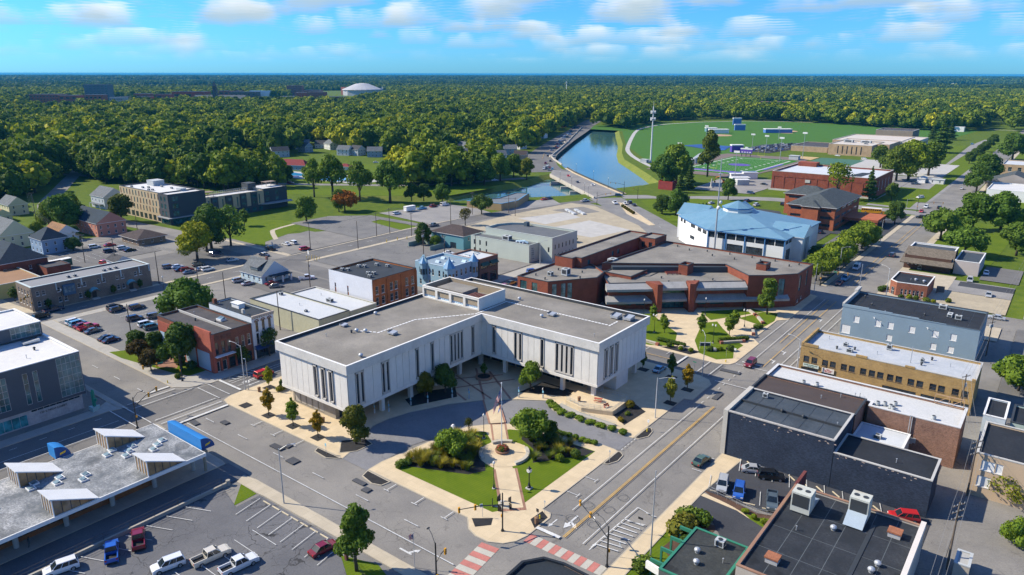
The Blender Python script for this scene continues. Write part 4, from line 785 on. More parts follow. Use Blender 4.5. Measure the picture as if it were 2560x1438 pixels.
m=MB(); m.box(T(-161.4,0)[0],T(-159.9,0)[0],T(0,88.4)[1],T(0,93.6)[1],4.3,4.42); m.ob('canopy',WHITE,rb); m=MB(); m.box(T(-187,0)[0],T(-161.5,0)[0],T(0,93.7)[1],T(0,94)[1],9.6,10.3); m.ob('fire_wall',COPING,rb)
for y in(89.1,90.9,92.5):MB().box(T(-161.4,0)[0],T(-161.25,0)[0],T(0,y-.1)[1],T(0,y+1.0)[1],8.4,9.4).ob('relief_panel',weather('terracotta',(.17,.075,.05),.5,8,2),rb)
vents(rb,[('skylight',-172,96,9.7,2.2,1.6,1.0),('dark',-176,92.5,9.7),('pipe',-181,95,9.7),('dark',-170,94.6,9.7)])
def wf(w):
 for y in(100.5,102.4,104.3):
  w.win(1,y-99.5,7.6,.8,2.9,gm=G_DARK,fm=plain('bronze_frame')); w.win(1,y-99.5,4.1,.75,3.0,fm=plain('bronze_frame'))
 w.win(1,.5,.3,5.6,2.8,nx=4,nz=1,fm=DARKTRIM)
wb=building('shop_building','narrow white painted shop with arched upper windows beside the red brick block','building',rect(-181,-161.2,99.5,106),11.9,weather('white_brick',(0.60,0.65,0.68),.08),membrane('blue_black_roof',(0.025,0.033,0.042),(0.05,0.058,0.07)),.4,DARKTRIM,wf)
T=lambda x,y:loc_of(wb,x,y)[:2]
for y in(100.5,102.4,104.3):
 m=MB(); cx,cz=T(0,y+.4)[1],10.2; X=T(-161.2,0)[0]
 for i in range(8):
  a,b=i*PI/8,(i+1)*PI/8; m.q((X+.08,cx+.5*math.cos(a),cz+.5*math.sin(a)),(X+.08,cx+.75*math.cos(a),cz+.75*math.sin(a)),(X+.08,cx+.75*math.cos(b),cz+.75*math.sin(b)),(X+.08,cx+.5*math.cos(b),cz+.5*math.sin(b)))
 m.ob('window_arch',BR,wb)
m=MB(); m.box(T(-161.2,0)[0],T(-160.7,0)[0],T(0,99.5)[1],T(0,106)[1],11.6,12.1); [m.box(T(-161.2,0)[0],T(-160.9,0)[0],T(0,99.7+i*.68)[1],T(0,99.9+i*.68)[1],11.2,11.6)for i in range(10)]; m.ob('cornice',weather('cornice_buff',(.42,.36,.30)),wb)
m=MB(); m.box(T(-161.3,0)[0],T(-159.8,0)[0],T(0,99.6)[1],T(0,105.8)[1],3.0,3.1); m.q((T(-161.2,0)[0],T(0,99.6)[1],3.9),(T(-159.9,0)[0],T(0,99.6)[1],3.1),(T(-159.9,0)[0],T(0,105.8)[1],3.1),(T(-161.2,0)[0],T(0,105.8)[1],3.9)); m.ob('canopy',plain('canopy_navy',(.02,.05,.16)),wb)
m=MB(); m.box(0,3.4,0,1.8,0,1.3); MB().box(0,3.4,0,1.8,0,1.3).box(-.2,3.6,-.2,2,1.3,1.45).ob('roof_hatch',WHITE,wb,(*T(-174,102),11.4)); MB().box(0,.9,0,.9,0,1.9).ob('chimney',BR,wb,(*T(-180,100),11.2)); MB().box(0,.8,0,.6,0,1.6).ob('chimney',COPING,wb,(*T(-166,99.8),11.4)); vents(wb,[('dark',-171,104,11.5),('pipe',-178,101,11.5)])
# ---- beige warehouse with white roof, in two parallel bays
BEI=weather('beige_block',(0.44,0.43,0.30),.12,2,.3,stain=(.34,.33,.24),stain_amt=.4); WR=membrane('white_roof',(0.50,0.53,0.55),(0.60,0.61,0.62),puddle=0.0)
b1_=building('warehouse','beige block warehouse with a patched white flat roof, nearer bay','building',rect(-193,-160,119.4,130.4),6.0,BEI,WR,.35,DARKTRIM); vents(b1_,[('unit',-190,127.6,5.6,1,1,1),('unit',-170,122,5.6,.8,.8,.7),('pipe',-176,125,5.6)])
b2_=building('warehouse','beige block warehouse with a white flat roof, bay next to the orange brick block','building',rect(-189,-160,130.6,140.8),5.6,BEI,WR,.3,COPING); vents(b2_,[('unit',-174,133,5.3,2.2,1.2,1.1),('pipe',-180,136,5.3)])
# ---- orange brick three-storey with white side
ORB=brick('orange_brick',(0.36,0.125,0.045))
def wf(w):
 for y in(142.4,144.9,148.4,150.4,155.0,157.6):
  for z,h in((7.3,2.6),(3.9,2.5)):w.win(1,y-141.6,z,1.25,h)
 w.win(1,1,.3,16,2.6,nx=8,nz=1,fm=DARKTRIM)
 for x,z in((-180,7),(-174,6.5),(-180,4),(-174,3.6)):w.win(0,x+182.5,z,.7,1.3,fm=GREYBOX)
ob_=building('brick_building','orange brick three-storey block with white painted side wall and black roof','building',rect(-182.5,-162,141.6,160),12.2,ORB,membrane('blue_black_roof'),.5,DARKTRIM,wf)
T=lambda x,y:loc_of(ob_,x,y)[:2]; m=MB(); m.prism([T(-182.6,141.5),T(-162.4,141.5),T(-162.4,141.75),T(-182.6,141.75)],0,12.3)
for x,z in((-180,7),(-174,6.5),(-180,4),(-174,3.6)):pass
MB().prism([T(-182.55,141.46),T(-162.3,141.46),T(-162.3,141.58),T(-182.55,141.58)],8.4,12.26).ob('side_wall',weather('white_painted_wall',(0.60,0.62,0.66),.1,2,.2),ob_); MB().prism([T(-182.55,141.46),T(-162.3,141.46),T(-162.3,141.58),T(-182.55,141.58)],0,3.5).ob('side_wall',weather('white_painted_wall'),ob_)
m=MB(); xs=[-182.55,-180,-179.3,-174,-173.3,-162.3]
for a,b in((-182.55,-180),(-179.3,-174),(-173.3,-162.3)):m.prism([T(a,141.46),T(b,141.46),T(b,141.58),T(a,141.58)],3.5,8.4)
m.ob('side_wall',weather('white_painted_wall'),ob_)
for y in(141.7,147,153,159.4):MB().box(T(-162,0)[0],T(-161.75,0)[0],T(0,y)[1],T(0,y+.6)[1],0,11.6).ob('pilaster',ORB,ob_)
for x,y in((-180,144),(-178.4,145),(-179,150),(-177.4,151),(-176,155),(-170,146),(-168.6,147),(-167,144),(-172,156)):vents(ob_,[('unit',x,y,11.7,1.1,.9,.9)])
# ---- blue painted corner building with turrets
VB=weather('blue_painted_brick',(0.25,0.40,0.50),.14,3,.4); VBD=plain('turret_blue',(0.07,0.22,0.40),.5); VR=weather('blue_grey_roof',(0.21,0.28,0.34),.2,2,.3)
def wf(w):
 for x in(-175.4,-171,-169.4,-166.4,-164.4):
  for z in(5.3,1.2):w.win(0,x+177.4,z,.9,2.2)
 for y in(178,180.4,182.8,185.2):
  for z in(5.3,1.2):w.win(1,y-174.8,z,.9,2.3)
vb=building('corner_building','pale blue painted corner building with cone turrets and ornate parapet','building',rect(-177.4,-161.2,174.8,189),9.3,VB,VR,.7,weather('pale_blue_trim',(.42,.54,.62)),wf)
T=lambda x,y:loc_of(vb,x,y)[:2]
for x,y,r,h in((-161.6,175.2,1.9,3.4),(-161.4,187.6,1.5,2.6),(-173.2,174.7,1.3,2.2)):
 t=empty('turret',(*T(x,y),0),parent=vb); MB().cyl(0,0,3.6,8.8,r,n=8,a0=PI/8).cyl(0,0,8.8,9.1,r+.2,n=8,a0=PI/8).ob('turret_wall',VB,t); MB().cyl(0,0,9.1,9.1+h,r+.3,.05,n=8,a0=PI/8).sph(0,0,9.2+h,.22).ob('turret_roof',VBD,t)
 wm=MB().box(-.35,.35,-.06,.02,0,2).mesh('window',G_DARK)
 for k in range(8):a=-PI/2+k*PI/4; add('window',wm,t,((r*.925+.02)*math.cos(a),(r*.925+.02)*math.sin(a),5.2),a+PI/2)
MB().prism([T(-174.8,174.5),T(-171.6,174.5),T(-171.6,175.1),T(-174.8,175.1)],9,10.4).q((*T(-174.8,174.6),10.4),(*T(-171.6,174.6),10.4),(*T(-173.2,174.6),12.2)).q((*T(-171.6,175),10.4),(*T(-174.8,175),10.4),(*T(-173.2,175),12.2)).ob('gable',VB,vb)
for x,y in((-172,179),(-168.5,182),(-174,184),(-167,178),(-165,185)):
 MB().q((0,0,0),(1.8,0,0),(1.8,.7,.8),(0,.7,.8)).q((1.8,1.4,0),(0,1.4,0),(0,.7,.8),(1.8,.7,.8)).q((1.8,0,0),(1.8,1.4,0),(1.8,.7,.8)).q((0,1.4,0),(0,0,0),(0,.7,.8)).ob('roof_lantern',weather('pale_blue_trim'),vb,(*T(x,y),8.6))
def wf(w):
 for i in range(2):
  w.win(1,.8+i*5,5.6,3.6,2.2,nx=3,nz=1,fm=BLACK); w.win(1,.8+i*5,.5,3.6,3.4,nx=3,nz=1,fm=BLACK)
bb=building('shop_building','brown brick shop with dark green awnings and a bright white roof','building',rect(-173,-160,189.1,199.4),9.4,brick('umber_brick',(.15,.105,.08)),WR,.5,BR,wf); T=lambda x,y:loc_of(bb,x,y)[:2]
for i in range(2):m=MB(); y=189.7+i*5; m.q((*T(-160,y),8.0),(*T(-158.9,y),7.1),(*T(-158.9,y+4),7.1),(*T(-160,y+4),8.0)).q((*T(-158.9,y),6.8),(*T(-158.9,y+4),6.8),(*T(-158.9,y+4),7.1),(*T(-158.9,y),7.1)); m.q((*T(-160,y),8.0),(*T(-160,y),7.0),(*T(-158.9,y),7.1)); m.ob('awning',plain('awning_green',(.015,.07,.05)),bb)
vents(bb,[('skylight',-170,192,8.9,2.6,1,.4),('skylight',-168,195,8.9,1.6,1,.4),('skylight',-170,197,8.9,2.8,1,.4)])
# ---- teal house and pale green hall
th=tag(empty('hip_roof_house',(-209,232,0)),'teal painted two-storey house with a brown hip roof and walled yard','house'); TEAL=weather('teal_paint',(0.10,0.26,0.30),.1); w=Wall(th,rect(-9.6,9,-6,7),0,6); w.win(0,2,4,1,1.1).win(0,6,4,1,1.1).win(0,3,.3,1.1,2.1,nz=1).win(0,11,.2,3.4,2.4,nz=1,fm=BLACK).win(1,3,3.6,1,1.4).win(1,8,3.6,1,1.4); w.build(TEAL); hip_roof(th,-9.6,9,-6,7,6,2.8,shingle('brown_shingle',(.075,.058,.055)),.5)
tag(MB().prism([(-223,216),(-222.7,216),(-222.7,224.6),(-210.3,224.6),(-210.3,216),(-210,216),(-210,225),(-223,225)],0,2).ob('yard_wall',weather('green_grey_wall',(.22,.30,.27))),'low green-grey yard wall in front of the teal house','wall')
PG=weather('pale_green_wall',(0.42,0.47,0.42),.08,2,.2); SLW=dict(nx=1,nz=1,fm=DARKTRIM,fr=.12,dep=.2,sill=False)
def wf(w):
 for x in(-193.4,-190.4,-187):w.win(0,x+195,3.9,.8,2,**SLW); w.win(0,x+195,.8,.8,1.7,**SLW)
 w.win(1,1.6,1,2,5,nx=3,nz=6,fm=WHITE,gm=G_PALE,sill=False)
pl=building('hall','pale green hall, lower flat-roofed front with ductwork on top','building',rect(-195,-164.8,225,231.4),7.3,PG,membrane('grey_roof',(.11,.12,.13),(.16,.165,.17)),.4,PG,wf); vents(pl,[('unit',-180,227,6.9,3.4,2.4,2.0),('dome',-172,226.6,6.9),('dome',-170.4,226.4,6.9),('dome',-168.6,226.2,6.9)]); MB().tube([(7,-1,7.4),(11,-.4,7.8),(12.4,-.2,7.2)],.5,8).ob('duct',plain('duct_blue',(.30,.44,.55)),pl)
def wf(w):
 for y in(233.4,236,238.6,241.2,243.8,246.4):w.win(1,y-231.6,5,.75,1.9,**SLW); w.win(1,y-231.6,1.2,.75,1.9,**SLW)
 w.win(0,32,4,.8,2,**SLW)
ph_=building('hall','tall pale green hall with rows of arched slot windows','building',[(-192.4,231.5),(-158.3,231.5),(-158.3,249.6),(-184,249.6),(-190,246),(-193,240)],10,PG,membrane('grey_roof'),.8,weather('pale_coping',(.46,.50,.46)),wf); MB().box(-4,-2.4,5,7,9,11).ob('stair_head',plain('slate_dark',(.06,.09,.12)),ph_)
# ================================================================ buildings east and north
REDB=brick('red_brick',(0.225,0.07,0.042)); REDC=brick('clay_brick',(0.33,0.105,0.05)); GCON=weather('sloped_concrete',(0.33,0.33,0.32),.15,2,.3,stain=(.22,.22,.21),stain_amt=.5)
GB=dict(fm=DARKTRIM,fr=.08,dep=.2,sill=False)
def xfm(m,ox,oy,rz):
 c,s=math.cos(rz),math.sin(rz); m.v=[(ox+c*x-s*y,oy+s*x+c*y,z)for x,y,z in m.v]; return m
# ---- red brick civic complex, built as joined volumes
rc=tag(empty('civic_complex',(-100,222,0)),'sprawling red brick civic complex with gravel roofs and sloped concrete bands','building'); T=lambda x,y:(x+100,y-222)
def vol(P,h,wins=None,par=.5,rm=ROOFG,wm=REDB,cap=DARKTRIM,z0=.1):
 Q=[T(*p)for p in P]; w=Wall(rc,Q,z0,h)
 if wins:wins(w)
 w.build(wm); return flat_roof(rc,Q,h,par,rm,cap,.35,wm)
def f(w):w.win(0,1,5,2.6,3.8,nx=4,nz=4,gm=G_TEAL,**GB).win(0,5.6,5,2.2,3.8,gm=G_TEAL,nz=1,**GB); [w.win(1,u,4,1.6,5,gm=G_PALE,nz=3,**GB)for u in(1.4,4.4,6.6)]
vol([(-135.6,179),(-123.8,179),(-114.2,192.6),(-116,200),(-124,206),(-135.6,206)],10,f)
vol([(-134.6,198.6),(-127.6,198.6),(-127.6,200.8),(-125.4,200.8),(-125.4,250.4),(-134.6,250.4)],13,lambda w:[w.win(3,u,9.8,1.6,1.7,gm=G_TEAL,nz=1,**GB)for u in(4,20,24)]); vol(rect(-125.3,-118.8,241,250.4),13.4,lambda w:[w.win(0,u,9.6,1.4,2.2,nz=1,**GB)for u in(1,4)])
D0,D1=Vector((-109,191.5)),Vector((-74.6,221.9)); dd=(D1-D0).normalized(); dn=Vector((-dd.y,dd.x)); A45=math.atan2(dd.y,dd.x); LD=(D1-D0).length
def DP(u,v):p=D0+dd*u+dn*v; return(p.x,p.y)
def f(w):
 for u in(3,9,27,33):
  w.win(0,u,5.6,5.0,1.3,nx=5,nz=1,gm=G_TEAL,**GB); w.win(0,u,1.3,4.6,1.3,nx=5,nz=1,gm=G_TEAL,**GB)
 w.win(0,16.5,5.0,8.0,2.4,nx=6,nz=1,gm=G_GREEN,**GB); w.win(0,16.5,.3,8,2.9,nx=6,nz=1,gm=G_TEAL,**GB)
vol([DP(0,1.6),DP(LD-2,1.6),DP(LD-2,14.4),DP(0,17)],8.8,f,.25)
for u0,u1,z in((-1,14.5,7.4),(25.5,LD-2,7.4),(-1,14.5,3.4),(25.5,LD+12,3.4),(15.5,24.6,7.6),(15.5,24.6,3.9)):
 m=MB(); o=-1.0; m.q((*T(*DP(u0,o)),z),(*T(*DP(u1,o)),z),(*T(*DP(u1,1.7)),z+1.35),(*T(*DP(u0,1.7)),z+1.35)); m.q((*T(*DP(u0,o)),z-.75),(*T(*DP(u1,o)),z-.75),(*T(*DP(u1,o)),z),(*T(*DP(u0,o)),z)); m.q((*T(*DP(u0,o)),z-.75),(*T(*DP(u0,1.7)),z-.75),(*T(*DP(u1,1.7)),z-.75),(*T(*DP(u1,o)),z-.75)); m.q((*T(*DP(u1,o)),z-.75),(*T(*DP(u1,1.7)),z-.75),(*T(*DP(u1,1.7)),z+1.35),(*T(*DP(u1,o)),z)); m.q((*T(*DP(u0,1.7)),z-.75),(*T(*DP(u0,o)),z-.75),(*T(*DP(u0,o)),z),(*T(*DP(u0,1.7)),z+1.35)); m.ob('sloped_band',GCON,rc)
for u in(14.6,24.8):m=MB(); m.prism([T(*DP(u,-2.6)),T(*DP(u+1.6,-2.6)),T(*DP(u+4.2 if u>20 else u+1.6,1.6)),T(*DP(u if u>20 else u-2.8,1.6))],0,9.3); m.ob('brick_pier',REDB,rc)
vol([DP(LD-1.6,.2),(-70.4,225.4),(-64.2,232.8),(-64.1,248.8),(-118.6,250.2),(-118.6,240),DP(1,18.6),DP(LD-4,14.6)],11,lambda w:(w.win(1,3,3.6,2.2,6,nx=2,nz=3,gm=G_TEAL,**GB),w.win(2,2,4.6,2,5.2,gm=G_TEAL,**GB),w.win(2,9,5,1.6,5,gm=G_TEAL,**GB),w.win(2,1.6,1,1.2,1),w.win(2,5,1.4,1.2,1)),.5)
m=MB(); m.prism([T(*DP(4,15.4)),T(*DP(LD-3,13.0)),T(*DP(LD-3,15.6)),T(*DP(4,18.2))],8.6,10.4); m.ob('clerestory',plain('dark_standing_metal',(.045,.055,.065),.5),rc)
for P,h in((rect(-77.4,-74.2,231.5,236),12.6),(rect(-98,-94.8,217,221.6),12)):vol(P,h,None,.7)
vol(rect(-117,-107,201.5,226),9.6,None,.2); m=MB(); m.box(*T(-113,0)[:1],T(-103,0)[0],T(0,205)[1],T(0,226)[1],8.8,9.7)
vol([(-124.6,206),(-114,200),(-104,209),(-104,236),(-124.6,240)],8.6,None,.2); xs=[(-112,214),(-104,214.6),(-97,212)]
for x,y in((-109.5,207),(-100.5,214)):m=MB(); [m.box(0,5,i*1.1,i*1.1+.22,.35,.6)for i in range(4)]; [m.box(i*1.6,i*1.6+.16,0,3.6,.15,.35)for i in range(4)]; m.ob('steel_frame',weather('rust_steel',(.26,.07,.05)),rc,(*T(x,y),8.55),A45)
vents(rc,[('unit',-129,186,9.5,1.5,1.5,1.4),('unit',-125.6,189,9.5,2.2,2.2,2.4),('unit',-122,212,8.5,2.4,3,2.6)]+[('dark',x,y,10.5)for x,y in((-112,246),(-106,243),(-100,245),(-96,240),(-92,246),(-88,240),(-84,246),(-80,243),(-76,246),(-70,242),(-68,246))]+[('dark',x,y,8.5)for x,y in((-96,206),(-90,212),(-100,209),(-118,204),(-86,217))]+[('dark',x,y,9.5)for x,y in((-132,184),(-130,194),(-122,196),(-119,190),(-127,182))]+[('pipe',x,y,12.5)for x,y in((-132,214),(-129,226),(-131,238))])
# ---- white hall with a blue metal roof
bh=tag(empty('blue_roof_hall',(-110,303,0)),'white hall with a light blue metal hip roof, clerestory windows and a cupola','building'); T=lambda x,y:(x+110,y-303)
def _seam():
 t=NT('blue_metal_roof'); g=t.n('ShaderNodeNewGeometry'); sp=t.n('ShaderNodeSeparateXYZ'); t.l(g.outputs['Position'],sp.inputs[0]); w=t.n('ShaderNodeTexWave'); w.inputs['Scale'].default_value=.75; t.l(g.outputs['Position'],w.inputs['Vector'])
 col=t.mix(t.ramp(w.outputs['Fac'],.85,1,0,.5),t.mix(t.ramp(t.noise(.3,4),.3,.7),(.13,.27,.37),(.17,.31,.41)),(.08,.18,.27)); t.bump(w.outputs['Fac'],.4,.1); return t.out(col,.45,.15)
BMR=_seam(); WW=weather('white_render',(.66,.67,.66),.06); BL=plain('blue_trim',(.05,.17,.38),.5); P0=[(-137.2,302),(-129,293.4),(-115,280.8),(-83.6,280.8),(-83.6,325),(-115,325),(-137.2,318)]; Q=[T(*p)for p in P0]; ze=11.0
w=Wall(bh,Q,0,ze); [w.win(2,.3+i*3.9,7.9,3.6,2.4,nx=4,nz=1,**GB)for i in range(8)]; [w.win(2,u,1.2,6.6,5.0,nx=7,nz=4,**GB)for u in(8.4,16.4)]; [w.win(1,u,8.4,3.6,1.6,nx=5,nz=1,**GB)for u in(9,14)]; w.win(1,2,8.6,4.4,1.5,nx=6,nz=1,**GB); w.win(1,2,3.6,4.4,1.5,nx=6,nz=1,**GB); [w.win(0,u,8.6,2.6,1.6,nx=5,nz=1,**GB)for u in(1,5)]; [w.win(3,u,8.6,3.4,1.8,nx=4,nz=1,**GB)for u in(.6,4.4)]; w.win(3,2,1,5,5.4,nx=3,nz=4,**GB); w.build(WW)
E_=offset_poly(Q,-.7); top=[T(-119,303),T(-117.4,299.6),T(-113,297),T(-104.6,297),T(-104.6,311),T(-113,311),T(-119,308)]; m=MB(); n=len(E_)
for i in range(n):j=(i+1)%n; m.q((*E_[i],ze),(*E_[j],ze),(*top[j],15.6),(*top[i],15.6)); m.q((*E_[i],ze-.35),(*E_[j],ze-.35),(*E_[j],ze),(*E_[i],ze),m=1)
m.q(*[(*p,15.6)for p in top]); m.q(*[(*p,ze-.3)for p in E_][::-1],m=1); m.ob('roof',[BMR,BL],bh); cu=empty('cupola',(*T(-112,304),0),parent=bh); MB().cyl(0,0,14.4,17.4,6,n=8,a0=PI/8).ob('cupola_wall',WW,cu); MB().cyl(0,0,17.0,17.5,6.5,n=8,a0=PI/8).ob('cupola_trim',BL,cu); MB().cyl(0,0,17.5,20,6.6,.1,n=8,a0=PI/8).ob('cupola_roof',BMR,cu)
for(x0,x1,y0,y1,ax)in((-92,-79.6,289,301,'x'),(-126,-114,318,334,'y'),(-140,-128,306,320,'x')):
 g=empty('gable_wing',parent=bh); a,b=T(x0,y0); c,d=T(x1,y1); w=Wall(g,rect(a,c,b,d),0,ze-.4); w.win(1,3,.4,d-b-6,9.6,nx=4,nz=1,fm=GREYBOX,gm=GREYBOX,sill=False,dep=.8); w.build(WW); hip_roof(g,a,c,b,d,ze-.2,4.2,BMR,.6,ax,gable=True,fascia=WW)
for u in(.2,7.7,15.6,23.6,31.2):x,y=T(-115+u,280.6); MB().box(x-.18,x+.18,y-.1,y+.1,0,ze-.3).ob('downpipe',BL,bh)
for i,(x,y)in enumerate(((-110.4,279.8),)):pass
mast=tag(empty('mast',(-111,279.2,0)),'tall slim white antenna mast in front of the blue roofed hall','mast'); MB().cyl(0,0,0,40,.42,.18,n=8).ob('pole',STEEL,mast); MB().sph(.5,-.4,20.6,.8).sph(.8,.5,22.8,.7).ob('dish',WHITE,mast); MB().box(-.9,.9,-.5,.5,34,34.2).ob('crossarm',STEEL,mast)
# ---- clay brick office with a grey hip roof
cf=tag(empty('brick_office',(-98,388,0)),'orange clay brick three-storey office with a dark grey hip roof','building'); T=lambda x,y:(x+98,y-388); HR=shingle('slate_shingle',(.075,.088,.092),.6)
w=Wall(cf,[T(*p)for p in rect(-109,-87,364,411)],0,11); [w.win(0,u,z,5,1.3,nx=5,nz=1,**GB)for u in(1.4,15.4)for z in(8.6,5.2,1.6)]; [w.win(1,u,z,8.6,1.4,nx=8,nz=1,gm=G_PALE,**GB)for u in(2,13,24,35)for z in(8.6,5.2,1.6)]; w.build(REDC); hip_roof(cf,*T(-109,0)[:1],T(-87,0)[0],T(0,364)[1],T(0,411)[1],11,4.6,HR,.9)
w=Wall(cf,[T(*p)for p in rect(-101.5,-94,361.4,364.3)],0,11); w.build(REDC,name='bay'); hip_roof(cf,T(-101.5,0)[0],T(-94,0)[0],T(0,361.4)[1],T(0,372)[1],11.02,2.2,HR,.7,name='bay_roof',ridge_axis='y'); w=Wall(cf,[T(*p)for p in rect(-121,-109,397,412)],0,11); [w.win(0,2,z,8,1.3,nx=7,nz=1,**GB)for z in(8.6,5.2)]; w.build(REDC,name='wing_wall'); hip_roof(cf,T(-121,0)[0],T(-100,0)[0],T(0,397)[1],T(0,412)[1],11.03,3.9,HR,.9,name='wing_roof')
cp=[T(*p)for p in rect(-86.9,-71,380,399)]; MB().prism(cp,3.3,4.5,bottom=True).ob('porte_cochere',[REDC],cf); [MB().bx(x,y,1.2,1.2,0,3.3).ob('pier',REDC,cf)for x,y in(T(-71.8,381),T(-71.8,398),T(-79,381),T(-79,398))]
# ---- fieldhouse
FHB=brick('fieldhouse_brick',(.235,.068,.042),None,1.6)
def f(w):
 for i in range(9):w.win(0,1.4+i*6.7,1.4,5.6,7.6,nx=1,nz=1,fm=FHB,gm=FHB,fr=.02,dep=.25,sill=False,name='brick_panel')
 for i in range(5):w.win(1,4+i*9,3.6,1.6,5.6,nx=2,nz=4,gm=G_PALE)
fh=building('fieldhouse','large red brick fieldhouse with recessed panels and a pale flat roof','building',rect(-154.6,-93.6,475.4,528),12.3,FHB,weather('pale_blue_roof',(.50,.53,.56),.1,1,.05),1.0,COPING,f,cap_w=.6); T=lambda x,y:loc_of(fh,x,y)[:2]
MB().box(T(-133.6,0)[0],T(-130.6,0)[0],T(0,475.4)[1]-.15,T(0,475.4)[1]+.1,6.4,8.2).ob('stone_plaque',COPING,fh); MB().box(T(-156,0)[0],T(-92,0)[0],T(0,475.4)[1]-.3,T(0,475.4)[1]+.1,0,1.1).ob('plinth',COPING,fh); m=MB(); x,y=T(-112,484); m.q((x,y,11.36),(x+8,y+3,11.36),(x+10,y+26,11.36),(x+4,y+24,11.36)); m.ob('roof_patch',membrane('blue_black_roof'),fh); MB().box(T(-152,0)[0],T(-140,0)[0],T(0,520)[1],T(0,528)[1],11,14).ob('stair_head',FHB,fh)
# ---- tan school
TANB=brick('tan_brick',(.42,.30,.185),None,1.8,.1)
def sch(P,h,lab,f=None,rm=None,wm=None):return building('school_building',lab,'building',P,h,wm or TANB,rm or weather('beige_roof',(.52,.47,.41),.08,1,.05),.5,COPING,f,cap_w=.6,group='buildings of the tan school')
s1_=sch(rect(-186,-148.8,724,770),10,'tan brick school hall with tall dark slit windows',lambda w:[w.win(0,u,1.4,1.0,7,nz=1,nx=1,**GB)for u in(8,12,16,20,24,28)]); sch([(-148.7,742),(-138,742),(-138,790),(-186,790),(-186,770.2),(-148.7,770.2)],10.4,'tan brick school range behind the slit-windowed hall'); sch(rect(-137.9,-125,790.2,860),10,'white-banded school classroom range with a row of square windows',lambda w:([w.win(1,3+i*6.6,5,4.6,2.4,nx=2,nz=1,**GB)for i in range(10)],[w.win(0,1+i*3,5,2,2.4,nx=1,nz=1,**GB)for i in range(4)]),None,weather('cream_wall',(.56,.52,.45)))
sch(rect(-200,-138.2,790.3,880),8.6,'broad flat school roof with white plant boxes'); sch(rect(-189,-151,928,968),11,'brown flat-roofed gymnasium at the back of the school',None,DKR,weather('brown_wall',(.25,.20,.16))); sch(rect(-224,-190,737,790),5.2,'low tan school wing with a black roof beside the student car park',None,DKR); sch(rect(-148.4,-137,724,741.6),4.6,'low glazed school entrance link with a dark roof',None,DKR)
vents(s1_,[('unit',-180,752,9.5,8,5,2.4),('unit',-166,756,9.5,9,5,2),('unit',-160,742,9.5,3,3,1.2)])
# ================================================================ east side of the two-way street
BG=weather('blue_grey_paint',(.20,.28,.345),.12,3,.25,stain=(.20,.27,.32),stain_amt=.6); BLK=membrane('black_roof',(.016,.019,.024),(.034,.037,.045),puddle=.2)
sheetm={}
def roof_sheets(root,x0,x1,y0,y1,z,w,l,mat,g=.05):
 """welded roof sheets laid with visible seams"""
 nx,ny=max(1,round((x1-x0)/w)),max(1,round((y1-y0)/l)); dx,dy=(x1-x0)/nx,(y1-y0)/ny; k=(round(dx,2),round(dy,2),mat.name)
 if k not in sheetm:sheetm[k]=MB().box(g,dx-g,g,dy-g,0,.035,bottom=False).mesh('roof_sheet',mat)
 for i in range(nx):
  for j in range(ny):add('roof_sheet',sheetm[k],root,(x0+i*dx-root.location.x,y0+j*dy-root.location.y,z))
LS=dict(fm=WHITE,gm=plain('boarded_white',(.66,.67,.66)),sill=True,nx=1,nz=1)
def f(w):
 for x in(-42.5,-36.9,-33.7,-28.4,-22.8,-18.6):w.win(0,x+45.8,4.5,1.45,1.85,**LS)
 for x in(-33.6,-22.8,-18.7):w.win(0,x+45.8,1.0,1.4,1.75,**LS)
 w.win(0,.3,.8,2.4,2.5,**LS)
bg_=building('brick_building','long blue-grey painted building with white boarded windows and a black seamed roof','building',rect(-45.8,-12.3,214,232.6),8.7,BG,weather('seam_grey',(.13,.14,.15)),.5,DARKTRIM,f); roof_sheets(bg_,-45.4,-12.7,214.4,232.2,8.22,2.8,6,BLK); T=lambda x,y:loc_of(bg_,x,y)[:2]
m=MB()
for i,(a,b)in enumerate(((-45.8,-39),(-39,-33),(-33,-26.5),(-26.5,-20),(-20,-12.3))):m.prism([T(a,213.9),T(b,213.9),T(b,214.3),T(a,214.3)],8.5,9.3-i*.18)
m.ob('stepped_parapet',BG,bg_); MB().prism([T(-46,214),T(-45.4,214),T(-45.4,232.6),T(-46,232.6)],8.6,9.6).prism([T(-46.2,228),T(-45.2,228),T(-45.2,232.8),T(-46.2,232.8)],9.6,10.2).ob('front_parapet',COPING,bg_); vents(bg_,[('dark',x,y,8.25)for x,y in((-43,228),(-39.6,221),(-26,220),(-21,228))]+[('unit',-24,229,8.25,2,1.6,1.2),('pipe',-35,214.8,8.4),('unit',-21,222,8.25,1.2,2.6,.9),('unit',-19,221,8.25,1.6,1,1.3)])
for x,z in((-37.6,6.9),(-24.4,6.7)):MB().tube([(0,0,0),(.4,-.6,.3),(.5,-1.0,.1)],.06,5).sph(.5,-1.05,.05,.16,nu=6,nv=4).ob('wall_lamp',WHITE,bg_,(*T(x,214),z))
TANW=brick('ochre_brick',(.40,.26,.10),(.38,.27,.13))
def f(w):
 for x in(-45.1,-43.2,-40.7,-38.9,-36.4,-34.6,-32.1,-30.2,-28.4,-26.3,-24.5,-22.0,-20.2,-17.6,-15.9,-13.2,-11.4):w.win(0,x+46,4.0,1.35,1.55,fm=plain('bronze_frame'))
 for x,l in((-45.4,4),(-40.6,3),(-27,7),(-19,6),(-12.6,3)):w.win(0,x+46,.3,l,2.3,nx=3,nz=1,fm=DARKTRIM,sill=False)
tb=building('brick_building','ochre brick two-storey building with paired windows and a silver roof','building',rect(-46,-9.2,176.4,190),8.2,TANW,membrane('silver_roof',(.40,.43,.46),(.58,.60,.62)),.55,COPING,f); T=lambda x,y:loc_of(tb,x,y)[:2]
